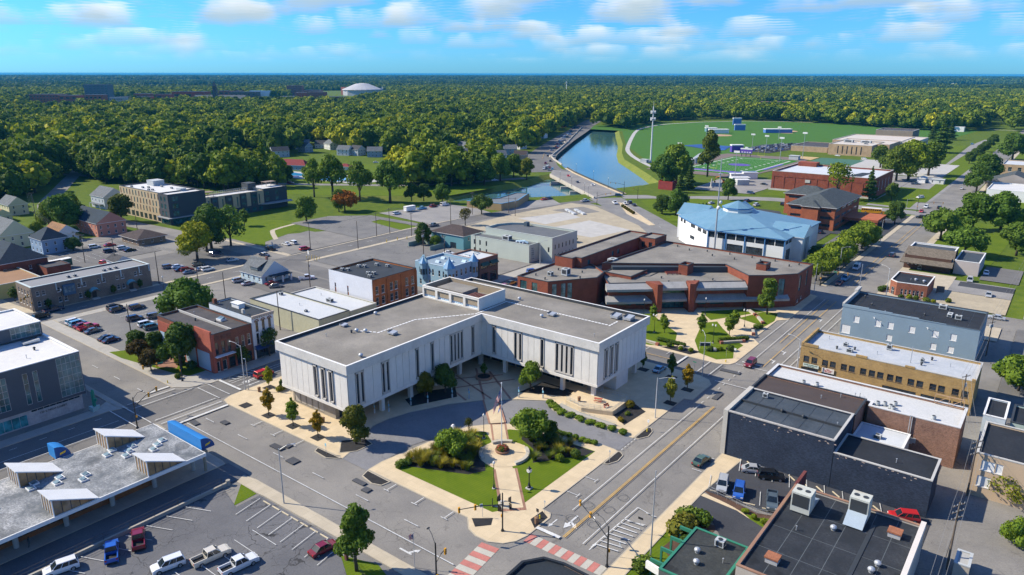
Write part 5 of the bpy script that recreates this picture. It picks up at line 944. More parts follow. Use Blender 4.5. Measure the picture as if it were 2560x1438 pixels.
[MB().prism([T(a,176.3),T(b,176.3),T(b,176.75),T(a,176.75)],8.1,h).ob('parapet_step',TANW,tb)for a,b,h in((-45.4,-42,8.75),(-33.5,-31,8.6),(-23,-21,8.5),(-9.9,-9.2,8.6))]; MB().prism([T(-46,176.3),T(-45.5,176.3),T(-45.5,190),T(-46,190)],8.1,8.8).ob('front_parapet',TANW,tb)
for x0,x1,z0,z1,c,lines_,tm in((-45.0,-41.3,2.9,3.7,(.52,.60,.54),(('JAKE DUNNUCK',.42,.16),('INVESTIGATIONS',.22,-.2)),plain('sign_green',(.03,.12,.08))),(-40.5,-37.7,2.45,3.6,(.68,.64,.58),(('EXPRESS',.2,.32),('BAIL BONDS',.36,.04),('282-4747',.40,-.30)),RED)):
 s=tag(empty('shop_sign',((x0+x1)/2,176.25,(z0+z1)/2)),'pale green fascia sign lettered %s on the ochre brick wall'%lines_[0][0]if tm is not RED else 'cream and red fascia sign lettered BAIL BONDS on the ochre brick wall','sign'); W_=(x1-x0)/2; Hh=(z1-z0)/2; MB().box(-W_,W_,-.12,0,-Hh,Hh).ob('board',plain('sign_%d'%int(c[0]*100),c),s)
 for b,sz,dz in lines_:text(b,sz,(0,-.13,dz),(R(90),0,0),tm,s)
vents(tb,[('dark',-38.6,180,7.7),('unit',-38,183,7.7,1.1,.8,.9),('unit',-36.4,179.4,7.7,1.4,1,.8),('dark',-35,182,7.7),('pipe',-30,182,7.7),('unit',-29,186.8,7.7,1.2,.8,1.4),('dark',-20.4,181,7.7),('unit',-21,183,7.7,.8,.8,.9),('dark',-19,186,7.7),('pipe',-15,184,7.7),('pipe',-42,186,7.7)])
OLDB=brick('old_brick',(.24,.125,.085),(.30,.22,.17),1.0,.4); WR2=membrane('white_roof_2',(.52,.53,.52),(.62,.62,.61))
ws=building('brick_building','old patched brick building with a bright white membrane roof','building',[(-46.2,150.8),(-24.6,150.8),(-24.6,148.6),(-8.7,148.6),(-8.7,159.4),(-46.2,159.4)],8.6,OLDB,WR2,.5,weather('white_membrane'),cap_w=.5); T=lambda x,y:loc_of(ws,x,y)[:2]
vents(ws,[('cond',x,y,8.1)for x,y in((-38.4,152.6),(-35.8,153.2),(-23.4,151),(-22.2,151.6),(-21,151),(-20.4,150.2),(-20.6,153),(-13.4,150.6))]+[('skylight',-30.4,152,8.1,1.2,.8,.2),('pipe',-28,152.6,8.1),('pipe',-27.2,153,8.1)])
m=MB(); X=T(-17,148.45); m.box(-.1,.05,-.12,0,4.2,8.8).box(.25,.4,-.12,0,4.2,8.8).box(-.5,1,-.28,0,3,4.2).box(-.9,-.5,-.25,0,3.2,3.9).box(1.0,1.5,-.2,0,3.3,4.3); m.ob('electric_meters',STEEL,ws,(*X,0)); m=MB(); m.box(0,5.2,0,.1,0,.12).box(0,5.2,0,.1,1.9,2.02).box(0,.1,0,.1,0,2).box(2.55,2.65,0,.1,0,2).box(5.1,5.2,0,.1,0,2).tube([(.1,.05,0),(2.6,.05,1.9)],.04,4).tube([(2.6,.05,0),(5.1,.05,1.9)],.04,4).ob('sign_frame',weather('frame_tan',(.44,.28,.17)),ws,(*T(-14.6,158.7),8.3))
br_=building('brick_building','brown-roofed narrow building between the white roof and the slate roof','building',rect(-46.1,-25.4,141.4,150.6),9.0,OLDB,weather('brown_roof',(.065,.048,.043),.2,3,.3),.35,DARKTRIM); vents(br_,[('pipe',-33,146,8.6),('pipe',-30,149,8.6)])
DB=brick('slate_blue_paint',(.028,.040,.066),(.038,.050,.076),1.3,.35); DBR=membrane('slate_roof',(.040,.055,.072),(.085,.10,.118),puddle=.2)
db=building('brick_building','slate-blue painted brick building with a long blank wall over the car park','building',rect(-45.6,-25.6,127.5,141.2),9.3,DB,weather('seam_dark',(.10,.115,.125)),.4,COPING,cap_w=.4); roof_sheets(db,-45.2,-26,127.9,134.2,8.92,3.2,6.3,DBR); roof_sheets(db,-45.2,-26,134.6,140.8,8.92,3.2,6.2,DBR); T=lambda x,y:loc_of(db,x,y)[:2]; MB().box(T(-45.4,0)[0],T(-25.8,0)[0],T(0,134.2)[1],T(0,134.5)[1],8.9,9.35).ob('fire_wall',DARKTRIM,db); MB().prism([T(-46.1,127.3),T(-45.2,127.3),T(-45.2,141.3),T(-46.1,141.3)],0,9.5).ob('front_pier',weather('stone_front',(.45,.43,.38)),db); MB().box(T(-45.6,0)[0],T(-25.6,0)[0],T(0,127.36)[1],T(0,127.9)[1],9.28,9.46).ob('worn_coping',weather('worn_paint',(.42,.40,.37),.3,8,2),db)
vents(db,[('unit',-42.4,138.4,8.95,1,.7,1.0),('dark',-37,134,8.95),('dark',-33,134,8.95),('pipe',-27,134.6,8.95)]); rnd=random.Random(3); m=MB()
for i in range(46):
 x=rnd.uniform(-43,-12); z=(8.9 if x<-25.6 else 6.8)-rnd.random()**2*.9; s=rnd.uniform(.05,.22); y=127.48 if x<-25.6 else 127.48; X=T(x,y)[0]; Y=T(x,y)[1]; m.q((X,Y,z),(X+s*2,Y,z),(X+s*1.6,Y,z+s),(X+s*.2,Y,z+s*.7))
m.ob('peeled_paint',weather('peeled',(.46,.36,.30)),db)
dl=building('brick_building','lower rear part of the slate-blue building with a sagging black roof','building',rect(-25.5,-9.9,127.5,136.6),7.1,DB,BLK,.3,COPING); vents(dl,[('pipe',-16,131,6.8)])
yr=building('shed','small flat-roofed yard shed with a white metal roof between brick walls','shed',rect(-25.2,-16.4,140.4,147.6),5.2,weather('shed_wall',(.30,.36,.40)),weather('shed_roof',(.52,.55,.57),.15),.15,WHITE); vents(yr,[('unit',-22,142,5.1,1.4,1.1,.7)])
plain('duct_metal',(.42,.50,.55),.4,.3)
nb=building('commercial_building','near flat black-roofed building with two tall air handlers and copper vent boxes','building',[(-28,87.7),(-8.7,87.7),(-8.7,114),(-28,114)],6.3,weather('pale_stucco',(.44,.40,.35),.12),weather('seam_dark'),.35,weather('rust_cap',(.30,.17,.11),.3),cap_w=.4); roof_sheets(nb,-27.6,-9.1,88.1,113.6,5.92,3.1,6.3,membrane('black_roof_2',(.020,.024,.030),(.055,.060,.070),puddle=.55)); T=lambda x,y:loc_of(nb,x,y)[:2]
MB().prism([T(-28.2,113.9),T(-27.7,113.9),T(-27.7,119.4),T(-28.2,119.4)],0,6.3).ob('fin_wall',brick('maroon_brick',(.16,.05,.045)),nb); MB().prism([T(-9.3,87.7),T(-8.6,87.7),T(-8.6,114),T(-9.3,114)],5.9,7.0).ob('east_parapet',weather('white_stucco',(.62,.58,.53),.1),nb)
for x,y,w,d,h in((-26.4,106,2.9,6.0,3.6),(-18.8,109.6,2.8,5.4,3.8)):
 u=MB().box(0,w,0,d*.45,.3,h).box(.15,w-.15,.15,d*.4,0,.3,m=1).box(.2,w-.2,-.04,0,h*.35,h*.92,m=1).ob('air_conditioner',[weather('unit_cream',(.50,.52,.47),.15,stain=(.38,.30,.18),stain_amt=.4),DARKTRIM],nb,(*T(x,y),5.95))
 fm_=MB().cyl(0,0,0,.05,.42,n=14).mesh('fan',DARKTRIM)
 for dx in(.75,2.05):add('fan',fm_,u,(dx,d*.22,h))
 MB().q((0,-2.6,.3),(w,-2.6,.3),(w,0,h*.42),(0,0,h*.42)).q((w,-2.6,.3),(w,0,.3),(w,0,h*.42)).q((0,0,.3),(0,-2.6,.3),(0,0,h*.42)).ob('duct',plain('duct_metal',(.42,.50,.55),.4,.3),u)if x>-20 else MB().q((0,d*.45,h*.45),(w,d*.45,h*.45),(w,d,.3),(0,d,.3)).q((w,d*.45,.3),(w,d,.3),(w,d*.45,h*.45)).ob('duct',plain('duct_metal'),u)
for x,y in((-25.2,91.2),(-12.8,108.3)):MB().box(0,1.7,0,1.5,0,.75).box(-.12,1.82,-.12,1.62,.75,1.0,m=1).ob('copper_vent',[weather('zinc_grey',(.40,.41,.42)),weather('copper_rust',(.36,.14,.07),.4,5,1)],nb,(*T(x,y),5.95))
vents(nb,[('dome',-19.6,105,5.95),('dome',-12.4,100,5.95),('dome',-12.8,98,5.95),('pipe',-24,101.5,5.95)]); MB().box(T(-15.3,0)[0],T(-14.7,0)[0],T(0,88)[1],T(0,110)[1],5.9,6.05).ob('roof_gutter',DARKTRIM,nb)
pkt=MB().box(-.5,.5,-.5,.5,0,1.3).box(-.6,.6,-.6,.6,1.3,1.42); tag(pkt.ob('utility_box',weather('box_tan',(.46,.34,.22)),None,(-10.2,116.3,.1)),'tan utility box at the corner of the dark car park','utility box')
lg=building('commercial_building','low flat roof with wet grey patches and green framed planters','building',rect(-37.8,-29.2,84,96.8),3.3,weather('dark_wall',(.10,.11,.11)),membrane('wet_roof',(.03,.034,.034),(.07,.075,.072),puddle=.6),.1,plain('green_trim',(.03,.19,.12))); T=lambda x,y:loc_of(lg,x,y)[:2]; vents(lg,[('unit',-33.6,94,3.2,1.4,1.2,1.2),('dome',-35,91,3.2),('dome',-34,88.4,3.2),('pipe',-31,91,3.2)])
for i in range(4):y=86+i*3.4; MB().prism([T(-40.2,y),T(-37.8,y),T(-37.8,y+.3),T(-40.2,y+.3)],2.2,2.75).prism([T(-40.2,y),T(-39.9,y),T(-39.9,y+.3),T(-40.2,y+.3)],0,2.2).ob('green_beam',plain('green_trim'),lg)
MB().prism([T(-40.3,85.4),T(-34,84),T(-34,83.6),T(-40.4,85)],1.6,2.8).ob('white_fascia',WHITE,lg)
sb=building('corner_building','dark flat roof with a clipped corner at the bottom crosswalk','building',[(-43.4,52),(-20,40),(-18,60.6),(-39.4,61.4),(-42,60.8),(-43.6,58.6)],17,brick('umber_brick'),membrane('slate_roof_2',(.016,.024,.032),(.03,.036,.046)),.25,BLACK,cap_w=.3); vents(sb,[('unit',-36,57,16.8,1.5,1.1,1.0)])
def gable_house(name,label,x,y,w,d,h,rh,wm,rm,rz=0.0,ax=None,hip=False,wins=True,cat='house',porch=None,chim=False,group=None,over=.4):
 r=tag(empty(name,(x,y,0),rz),label,cat,group); wl=Wall(r,rect(-w/2,w/2,-d/2,d/2),0,h); st_=max(1,int(h//2.7))
 if wins:
  for s_,L in((0,w),(1,d)):
   k=max(1,int(L//3.2))
   for z in range(st_):
    for i in range(k):wl.win(s_,L*(i+.5)/k-.45,.9+z*2.7,.9,1.4)
 wl.build(wm); ax=ax or('x' if w>=d else 'y'); hip_roof(r,-w/2,w/2,-d/2,d/2,h,rh,rm,over,ax,gable=not hip,fascia=wm)
 if porch:MB().box(-w*.4,w*.4,-d/2-2,-d/2,2.5,2.7).ob('porch_roof',rm,r); pm_=MB().box(-.08,.08,-.08,.08,0,2.5).mesh('post',WHITE); [add('post',pm_,r,(sx*w*.38,-d/2-1.9,0))for sx in(-1,1)]
 if chim:MB().box(w*.15,w*.15+.7,-.35,.35,h,h+rh+.9).ob('chimney',BR,r)
 return r
def f(w):w.win(0,1,5.6,2,1.8,**LS).win(0,3.2,5.6,1,1.8,**LS).win(0,.8,2.4,2,2,**LS)
building('brick_building','tan stucco building by the alley with boarded windows and a black roof','building',rect(-5.2,14,140,155),8.6,weather('tan_stucco',(.48,.36,.24),.1),BLK,.4,COPING,f); building('brick_building','narrow white and pale blue gabled back building in the alley','building',rect(-6.2,-2.4,163,173),6.6,weather('white_blue_siding',(.52,.60,.66),.1),BLK,.3,WHITE,lambda w:w.win(0,1.4,4.2,1.2,.9,fm=plain('bronze_frame'))); building('brick_building','pale green low building right of the narrow alley house','building',rect(-1.6,14,164,174),6,weather('mint_wall',(.40,.50,.46)),BLK,.4,DARKTRIM); building('shed','small grey ribbed-roof booth at the foot of the near utility pole','shed',rect(-4.2,-2.2,113,117),2.6,weather('booth_wall',(.40,.36,.30)),weather('booth_roof',(.38,.38,.36)),.08,GREYBOX)
sg_=tag(empty('restaurant',(-38.5,315,0)),'brown brick restaurant with a big shingled mansard roof','building'); w=Wall(sg_,rect(-8,7.6,-6,12),0,5.4); w.win(0,5,.4,1.2,2.2,nz=1); w.build(brick('dark_brown_brick',(.09,.05,.035))); m=MB(); z0,z1=3.0,7.4; m.q((-9,-9.2,z0),(8.6,-9.2,z0),(8,1.4,z1),(-8.4,1.4,z1)).q((8.6,-9.2,z0),(8.4,-6,z0),(8,1.4,z1)).q((-8.4,1.4,z1),(8,1.4,z1),(8,1.6,5),(-8.4,1.6,5)).q((8.6,-9.2,z0),(-9,-9.2,z0),(-9,-9.0,z0-.3),(8.6,-9.0,z0-.3)).q((-9,-9.2,z0),(-8.4,1.4,z1),(-8.4,1.4,5)); m.ob('mansard',shingle('taupe_shingle',(.16,.135,.105),.5),sg_); flat_roof(sg_,rect(-8,7.6,1.8,12),7.0,.6,DBR,WHITE,.4); MB().box(-8,7.6,1.8,12,5.3,6.3).ob('upper_wall',brick('dark_brown_brick'),sg_)
for i in range(4):MB().cyl(0,0,0,.04,.42,n=10).ob('medallion',WHITE,sg_,(-6.6+i*1.4,-6.02,2.2)).rotation_euler=(R(90),0,0)
building('brick_building','pale pink low annexe behind the shingled restaurant','building',rect(-30,-22,311,331),5.2,weather('pink_grey_wall',(.44,.39,.37),.15),DBR,.5,WHITE)
def f(w):
 for i in range(6):w.win(1,1.2+i*1.45,.9,.75,1.9,fm=BLACK)
 w.win(0,.8,.2,1.4,2.4,nz=1,fm=WHITE)
sm=building('brick_building','small red brick corner office with a chamfered white entrance','building',[(-43.4,268),(-41,265.4),(-32,266.4),(-32,281),(-43.4,281)],5,brick('corner_brick',(.26,.10,.06)),BLK,.4,WHITE,lambda w:([w.win(1,1.4+i*1.2,.9,.7,1.9,fm=WHITE)for i in range(6)],w.win(0,.9,.2,1.7,2.6,nz=2,nx=2,fm=WHITE))); vents(sm,[('pipe',-38,272,4.6),('dome',-36.6,272.6,4.6),('dome',-34,272,4.6)])
tag(MB().box(-1.2,1.2,-.1,.1,0,2.4).box(-1.2,-1,-1.6,0,0,2.4).ob('fence_screen',weather('screen_wood',(.13,.12,.11)),None,(-29.6,279,0),R(15)),'dark slatted refuse screen beside the small brick office','fence')
building('brick_building','white and maroon low shop at the right edge of the alley','building',rect(-4.8,14,263,300),5.4,weather('white_maroon',(.55,.50,.48)),BLK,.4,COPING); building('brick_building','tan brick building with a white roof, far down the two-way street','building',rect(-44,-10,655,690),8,TANB,WR,.6,COPING,lambda w:[w.win(0,4+i*6,3,2.4,3)for i in range(5)])
gable_house('gabled_hall','grey-roofed gabled hall behind the white terraces of roofs on the right',-30,570,28,26,6,5.5,weather('taupe_wall',(.33,.30,.27)),HR,0,'y',cat='building'); building('brick_building','white stepped flat roofs on the right above the street trees','building',rect(-40,-12,516,553),6.4,weather('white_render'),weather('white_membrane'),.5,WHITE); building('brick_building','white flat-roofed shed near the right edge past the parked cars','building',rect(-16,14,420,470),6,weather('white_render'),weather('white_membrane'),.4,WHITE)
lo=building('low_building','low tan building with a blue-edged roof on the river bank','building',[(-266,304),(-244.6,308),(-244,322),(-254.6,347),(-262,344),(-258,322)],4,weather('tan_block',(.38,.27,.14)),weather('flat_grey_roof',(.15,.17,.19)),.4,plain('roof_edge_blue',(.08,.32,.55)))
ap=tag(empty('apartment_building',(-365,205,0)),'modern tan and charcoal apartment building with a white roof','building'); T=lambda x,y:(x+365,y-205); CH=weather('charcoal_panel',(.052,.060,.070),.1); TP=weather('tan_panel',(.47,.37,.23),.08); GD=dict(fm=BLACK,fr=.06,dep=.12,sill=False)
P=rect(-399,-356.6,177.6,197); w=Wall(ap,[T(*p)for p in P],0,15)
for r in range(3):
 for i in range(13):w.win(0,1.0+i*3.2+(.8 if r%2 else 0),4.4+r*3.5,1.05,2.7,nx=1,nz=2,gm=G_TEAL if i%3 else plain('wood_panel',(.16,.07,.035)),**GD)
for i in range(9):w.win(0,1.2+i*4.5,.5,3,2.7,nx=2,nz=1,**GD)
w.build(TP); flat_roof(ap,[T(*p)for p in P],15,.5,weather('white_membrane'),CH,.5)
P=rect(-356.5,-347.2,176.4,196); w=Wall(ap,[T(*p)for p in P],3.6,15.2); [w.win(0,u,z,1.5,2.3,nx=2,nz=1,gm=G_TEAL,**GD)for u in(2.2,5.4)for z in(4.4,8,11.6)]; [w.win(1,2,z,3.2,2.4,nx=2,nz=1,gm=G_TEAL,**GD)for z in(4.4,8,11.6)]; w.build(CH); flat_roof(ap,[T(*p)for p in P],15.2,.5,weather('white_membrane'),CH,.5,name='tower_roof',cap_name='tower_coping'); P=rect(-357,-347.4,176.8,196); w=Wall(ap,[T(*p)for p in P],0,3.6); w.win(1,1,.3,12,2.8,nx=8,nz=1,gm=G_TEAL,**GD); w.win(0,.6,.3,8,2.8,nx=6,nz=1,gm=G_TEAL,**GD); w.build(CH,name='base_wall'); MB().prism([T(*p)for p in rect(-357.4,-345.8,175,198)],3.4,3.8,bottom=True).ob('canopy',weather('canopy_edge',(.30,.31,.32)),ap)
P=rect(-358,-347.8,196.2,230); w=Wall(ap,[T(*p)for p in P],3.6,11); [w.win(1,u,4.2,.7,5.2,nz=3,gm=plain('wood_panel')if k%2 else G_TEAL,**GD)for k,u in enumerate((1.2,6,9,14.4,17.4,22,30.6))]; w.build(TP,name='wing_wall'); flat_roof(ap,[T(*p)for p in P],11,.6,weather('white_membrane'),TP,.4,name='wing_roof',cap_name='wing_coping'); P=rect(-358,-347.5,196.2,230.2); w=Wall(ap,[T(*p)for p in P],0,3.6); [w.win(1,2+i*4,.7,2.4,1.9,nx=2,nz=1,gm=G_TEAL,**GD)for i in range(8)]; w.build(CH,name='base_wall')
for y in(199,207,215.4,222):x,yy=T(-347.8,y); b=MB().box(x,x+.7,yy,yy+3.6,3.4,10.7).ob('bay',CH,ap); g=MB().box(0,.06,.7,2.9,0,1.5).mesh('window',G_TEAL); [add('window',g,b,(x+.68,yy,z))for z in(4.6,8)]
P=rect(-366,-349.4,230.3,246); w=Wall(ap,[T(*p)for p in P],0,11.4); [w.win(1,u,z,2.2,2,nx=2,nz=1,gm=G_TEAL,**GD)for u in(2,8)for z in(4.4,7.8)]; w.build(CH,name='end_wall'); flat_roof(ap,[T(*p)for p in P],11.4,.4,weather('white_membrane'),CH,.4,name='end_roof',cap_name='end_coping'); MB().prism([T(*p)for p in((-349.4,226),(-345,230),(-344.6,246),(-349.4,248))],3.4,3.8,bottom=True).ob('canopy',weather('canopy_edge'),ap)
for x,y,w_,d,h,c in((-392,189,7,6,2.6,GREYBOX),(-362,226,6,5,3.6,CH),(-360,188,4,3,1.4,GREYBOX)):MB().box(0,w_,0,d,0,h).box(-.1,w_+.1,-.1,d+.1,h,h+.15).ob('stair_head',c,ap,(*T(x,y),14.5 if y<200 else 10.5))
for x,y in((-392,180),(-384,182),(-382,184),(-374,180),(-372,181),(-380,190),(-370,190)):vents(ap,[('unit',x,y,14.5,1.6,.8,.9)])
m=MB(); [m.box(x,x+.12,y,y+.12,0,2.4)for x in(0,4)for y in(0,3,6)]; m.box(-.3,4.4,-.3,6.4,2.4,2.6); m.ob('pergola',weather('pergola_wood',(.24,.18,.14)),ap,(*T(-356,197),10.5)); add('pergola',bpy.data.objects['pergola'].data,ap,(*T(-361,238),11)); rail(ap,[T(-357,204),T(-357,229),T(-349,229)],10.5,12.2,plain('pale_rail'),1.2,.06,3,'roof_railing')
def f(w):
 for k in range(6):
  u0=1.2+k*6.1
  for u in(u0,u0+1.7):
   w.win(1,u,4.9,1.0,1.5)
   if k not in(3,5):w.win(1,u,1.5,1.0,1.7)
 [w.win(0,u,z,.9,1.6)for u in(1.6,4,6.4,9)for z in(1.4,4.9)]
tr2=building('terrace_row','long grey-brown brick terrace with teal arched door hoods and white cornice','building',rect(-262.6,-250.6,80.4,117.8),8.0,brick('grey_brown_brick',(.22,.175,.135)),weather('grey_flat_roof',(.22,.225,.235),.12),.4,weather('pale_cornice',(.46,.53,.53)),f,cap_w=.6); T=lambda x,y:loc_of(tr2,x,y)[:2]
for y in(98.5,110.6):
 m=MB(); X,Y=T(-250.6,y)
 for i in range(8):a,b=i*PI/8,(i+1)*PI/8; m.q((X,Y+1.5*math.cos(a),2.6+1.5*math.sin(a)),(X+1.5,Y+1.5*math.cos(a),2.6+.9*math.sin(a)),(X+1.5,Y+1.5*math.cos(b),2.6+.9*math.sin(b)),(X,Y+1.5*math.cos(b),2.6+1.5*math.sin(b)))
 m.ob('door_hood',plain('hood_teal',(.16,.38,.42)),tr2); MB().box(X-.02,X+.04,Y-.7,Y+.7,0,2.6).ob('door',BLACK,tr2); MB().box(X,X+1.4,Y-1.1,Y+1.1,0,.5).ob('steps',COPING,tr2)
x,y=T(-250.6,91); MB().box(x,x+.9,y-1.8,y+1.8,3.4,6.8).ob('oriel',plain('oriel_blue',(.05,.11,.18)),tr2); [MB().box(x+.88,x+.95,y+k-.42,y+k+.42,4.4,6.2).ob('window',G_PALE,tr2)for k in(-1.1,0,1.1)]; [MB().box(x-.02,x+.18,T(0,yy)[1],T(0,yy)[1]+.35,5.6,8.1).ob('pilaster',weather('pale_cornice'),tr2)for yy in(87.4,95,101.4,107.6,113.8,117.2)]
vents(tr2,[('unit',-256,106,7.6,1.2,.9,.7),('unit',-256,108,7.6,1.2,.9,.7),('unit',-255.6,104,7.6,1.2,.9,.7),('unit',-256,93,7.6,1,.8,.7),('unit',-256,95,7.6,1,.8,.7)])
SH_B=shingle('blue_black_shingle',(.03,.048,.068)); SH_G=shingle('grey_shingle',(.15,.165,.175)); SH_O=shingle('orange_shingle',(.30,.165,.08)); SH_BR=shingle('brown_shingle')
YEL=weather('cream_siding',(.56,.52,.32),.08); BLS=weather('blue_siding',(.22,.32,.44),.08); PEA=weather('peach_siding',(.52,.22,.15),.1); WHS=weather('white_siding',(.60,.61,.60),.08); GRS=weather('grey_siding',(.42,.46,.48),.08)
gable_house('house','blue two-storey house with a navy roof and white window frames',-336,118,12,10,6.2,4.2,BLS,SH_B,0,'x',hip=True); gable_house('house','red brick house with a steep navy roof at the left edge',-307,94,24,16,7,5.5,REDB,SH_B,0,'x',hip=True,cat='house'); building('brick_building','flat red brick rear wing of the house beside the green trailer','building',rect(-294.6,-286,98,106),5,REDB,DKR,.3,DARKTRIM); gable_house('house','cream house with steep grey cross gables at the left edge',-364,112,22,13,6,6,YEL,SH_G,0,'x'); gable_house('house','orange-brown roofed white cottage behind the blue house',-358,131,14,9,3.6,3.6,WHS,SH_O,0,'x'); gable_house('house','peach and grey two-storey house with a navy roof and centre gable',-362,149,28,13,6.2,4.6,PEA,SH_B,0,'x'); gable_house('house','cream gabled house below the street at the far left',-444,142,14,9,5.6,4,YEL,SH_G,0,'x'); gable_house('house','tan low house with a brown roof at the far left edge',-430,130,14,8,3.4,3,YEL,SH_O,0,'x'); gable_house('house','grey gambrel house beside the apartment building',-426,183,16,12,6.6,4.6,GRS,SH_G,0,'x',porch=True)
gable_house('office_bungalow','brown hip-roofed brick office in front of the peach house',-323,151,15,12,3,2.6,brick('tan_brown_brick',(.26,.19,.13)),SH_BR,0,hip=True,cat='building',over=1.0); building('shop_building','yellow painted shop with an orange-brown flat roof at the left edge','building',rect(-300,-274,72,92),5,weather('yellow_paint',(.58,.50,.18)),weather('rust_roof',(.27,.15,.075)),.3,COPING)
tag(MB().box(-1.3,1.3,-6,6,.9,3.6).box(-1.35,1.35,-6.05,6.05,3.6,3.72,m=1).box(-1,1,-5,-3,0,.9,m=2).box(-1,1,3,5,0,.9,m=2).ob('box_trailer',[plain('trailer_green',(.02,.09,.06)),WHITE,BLACK],None,(-301,106,0),R(6)),'dark green box trailer with a white roof parked behind the terrace row','trailer')
gable_house('garage','small white gabled garage behind the terrace row',-288,124,8,6,2.6,2,WHS,shingle('char_shingle',(.07,.07,.075)),0,'x',wins=False,cat='garage')
bw=gable_house('bungalow','pale blue-grey bungalow with a grey roof, dormer and pillared porch',-228,148,13,11,3.0,4.6,weather('pale_blue_siding',(.44,.56,.62),.06),SH_G,0,'x',chim=True); MB().box(6.5,9.8,-3,5,2.6,2.9).ob('porch_roof',SH_B,bw); [MB().box(9.2,9.7,y,y+.5,0,2.6).ob('post',WHITE,bw)for y in(-2.8,.8,4.3)]; MB().box(-1.5,3,-4.6,-1.6,4.2,5.6).q((-1.9,-5,5.5),(3.4,-5,5.5),(3.4,-.4,7.4),(-1.9,-.4,7.4)).ob('dormer',[SH_G],bw); MB().box(-1.2,2.7,-4.66,-4.58,4.5,5.4).ob('window',G_PALE,bw)
gable_house('pool_house','red-roofed blue pool house beside the swimming pool',-482,348,26,9,4,4,weather('pool_blue_wall',(.20,.34,.46)),shingle('red_shingle',(.24,.05,.05)),R(20),hip=True,cat='pool house'); gable_house('shelter','small red-roofed park shelter right of the pool house',-450,372,9,6,2.8,2,WHS,shingle('red_shingle'),R(20),hip=True,wins=False,cat='shelter')
rk=building('brick_kiosk','small red brick utility kiosk at the end of the river bridge','kiosk',rect(-213,-203,432,440),5.4,brick('kiosk_brick',(.28,.05,.045)),WR,.6,RED); rk.rotation_euler.z=R(0)
gable_house('trailer_office','white arched construction trailer by the fieldhouse trees',-83,573,5,9,3.2,1,WHITE,WHITE,0,'y',wins=False,cat='trailer'); gable_house('trailer_office','white site office cabin with two windows by the fieldhouse trees',-74,573,9,6,3.2,.3,WHS,GREYBOX,0,'x',cat='trailer')
# ================================================================ vegetation
def leaf_mat(name,dark,light,mode='color',trans=.28):
 t=NT(name); a=t.n('ShaderNodeAttribute',attribute_name='tint'); oi=t.n('ShaderNodeObjectInfo')
 if mode=='color':col=t.mix(1.0,t.mix(a.outputs['Fac'],dark,light),oi.outputs['Color'],'MULTIPLY'); col=t.mix(t.math('MULTIPLY',oi.outputs['Random'],.35),col,k3(dark,1.1))
 else:
  r=t.n('ShaderNodeValToRGB'); t.l(oi.outputs['Random'],r.inputs[0]); cr=r.color_ramp; cr.elements[0].color=(.42,.58,.58,1); cr.elements[1].color=(2.9,2.1,.8,1)
  for p,c in((.22,(.55,.72,.62)),(.48,(1.05,1.1,.85)),(.72,(1.5,1.4,.85)),(.88,(2.1,1.75,.8))):e=cr.elements.new(p); e.color=(*c,1)
  col=t.mix(1.0,t.mix(a.outputs['Fac'],dark,light),r.outputs[0],'MULTIPLY')
 t.out(col,.75,spec=.2); tr=t.n('ShaderNodeBsdfTranslucent'); t.l(col,tr.inputs['Color']); ms=t.n('ShaderNodeMixShader'); ms.inputs[0].default_value=trans
 t.l(t.b.outputs[0],ms.inputs[1]); t.l(tr.outputs[0],ms.inputs[2]); t.l(ms.outputs[0],t.t.nodes['Material Output'].inputs['Surface']); return t.mat
LEAF=leaf_mat('leaves',(.050,.098,.012),(.165,.225,.028)); LEAFW=leaf_mat('wood_leaves',(.052,.098,.010),(.190,.235,.018),'random'); LEAFF_SHADED=leaf_mat('far_leaves_shaded',(.022,.050,.010),(.065,.105,.016),'random'); BARK=weather('bark',(.085,.068,.052),.35,6,1)  # distant clumps: darker leaf colours with the crowns' self-shadow painted in
def leaf_mesh(name,lobes,n,size,seed,mat,hull=.80,up=.25,aspect=.75,jit=.55):
 rg=np.random.default_rng(seed); L=np.array(lobes,float); A=(L[:,3]*L[:,4]+L[:,4]*L[:,5]+L[:,3]*L[:,5]); ix=rg.choice(len(L),n,p=A/A.sum())
 d=rg.normal(size=(n,3)); d[:,2]+=up; d/=np.linalg.norm(d,axis=1)[:,None]; r=rg.uniform(.80,1.06,n)**.8
 c=L[ix,:3]+d*L[ix,3:6]*r[:,None]; nr=d/L[ix,3:6]; nr/=np.linalg.norm(nr,axis=1)[:,None]; nr+=rg.normal(size=(n,3))*jit; nr/=np.linalg.norm(nr,axis=1)[:,None]
 t=np.cross(nr,rg.normal(size=(n,3))); t/=np.linalg.norm(t,axis=1)[:,None]; b=np.cross(nr,t); s=size*rg.uniform(.6,1.35,n)[:,None]/2
 V=np.stack([c-t*s-b*s*aspect,c+t*s-b*s*aspect*.7,c+t*s*.8+b*s*aspect,c-t*s*.9+b*s*aspect],1).reshape(-1,3)
 lobe_t=rg.uniform(-.16,.16,len(L)); tint=np.clip(rg.uniform(.15,1.0,n)+lobe_t[ix],0,1); fv=4*n; hv=[]; hf=[]; ht=[]
 if hull:
  for q,l in enumerate(L):
   m=MB().sph(*l[:3],l[3]*hull,l[4]*hull,l[5]*hull,7,5); o=fv+len(hv); hv+=m.v; hf+=[tuple(i+o for i in f)for f in m.f]; ht+=[float(np.clip(.35+lobe_t[q]+rg.uniform(-.1,.1),0,1))for f in m.f]
 fs=[tuple(range(4*i,4*i+4))for i in range(n)]+hf; vv=V.tolist()+hv; me=bpy.data.meshes.new(name); me.from_pydata(vv,[],fs); me.materials.append(mat)
 at_=me.attributes.new('tint','FLOAT','FACE'); at_.data.foreach_set('value',np.concatenate([tint,np.array(ht)]).astype(np.float32)if ht else tint.astype(np.float32)); return me
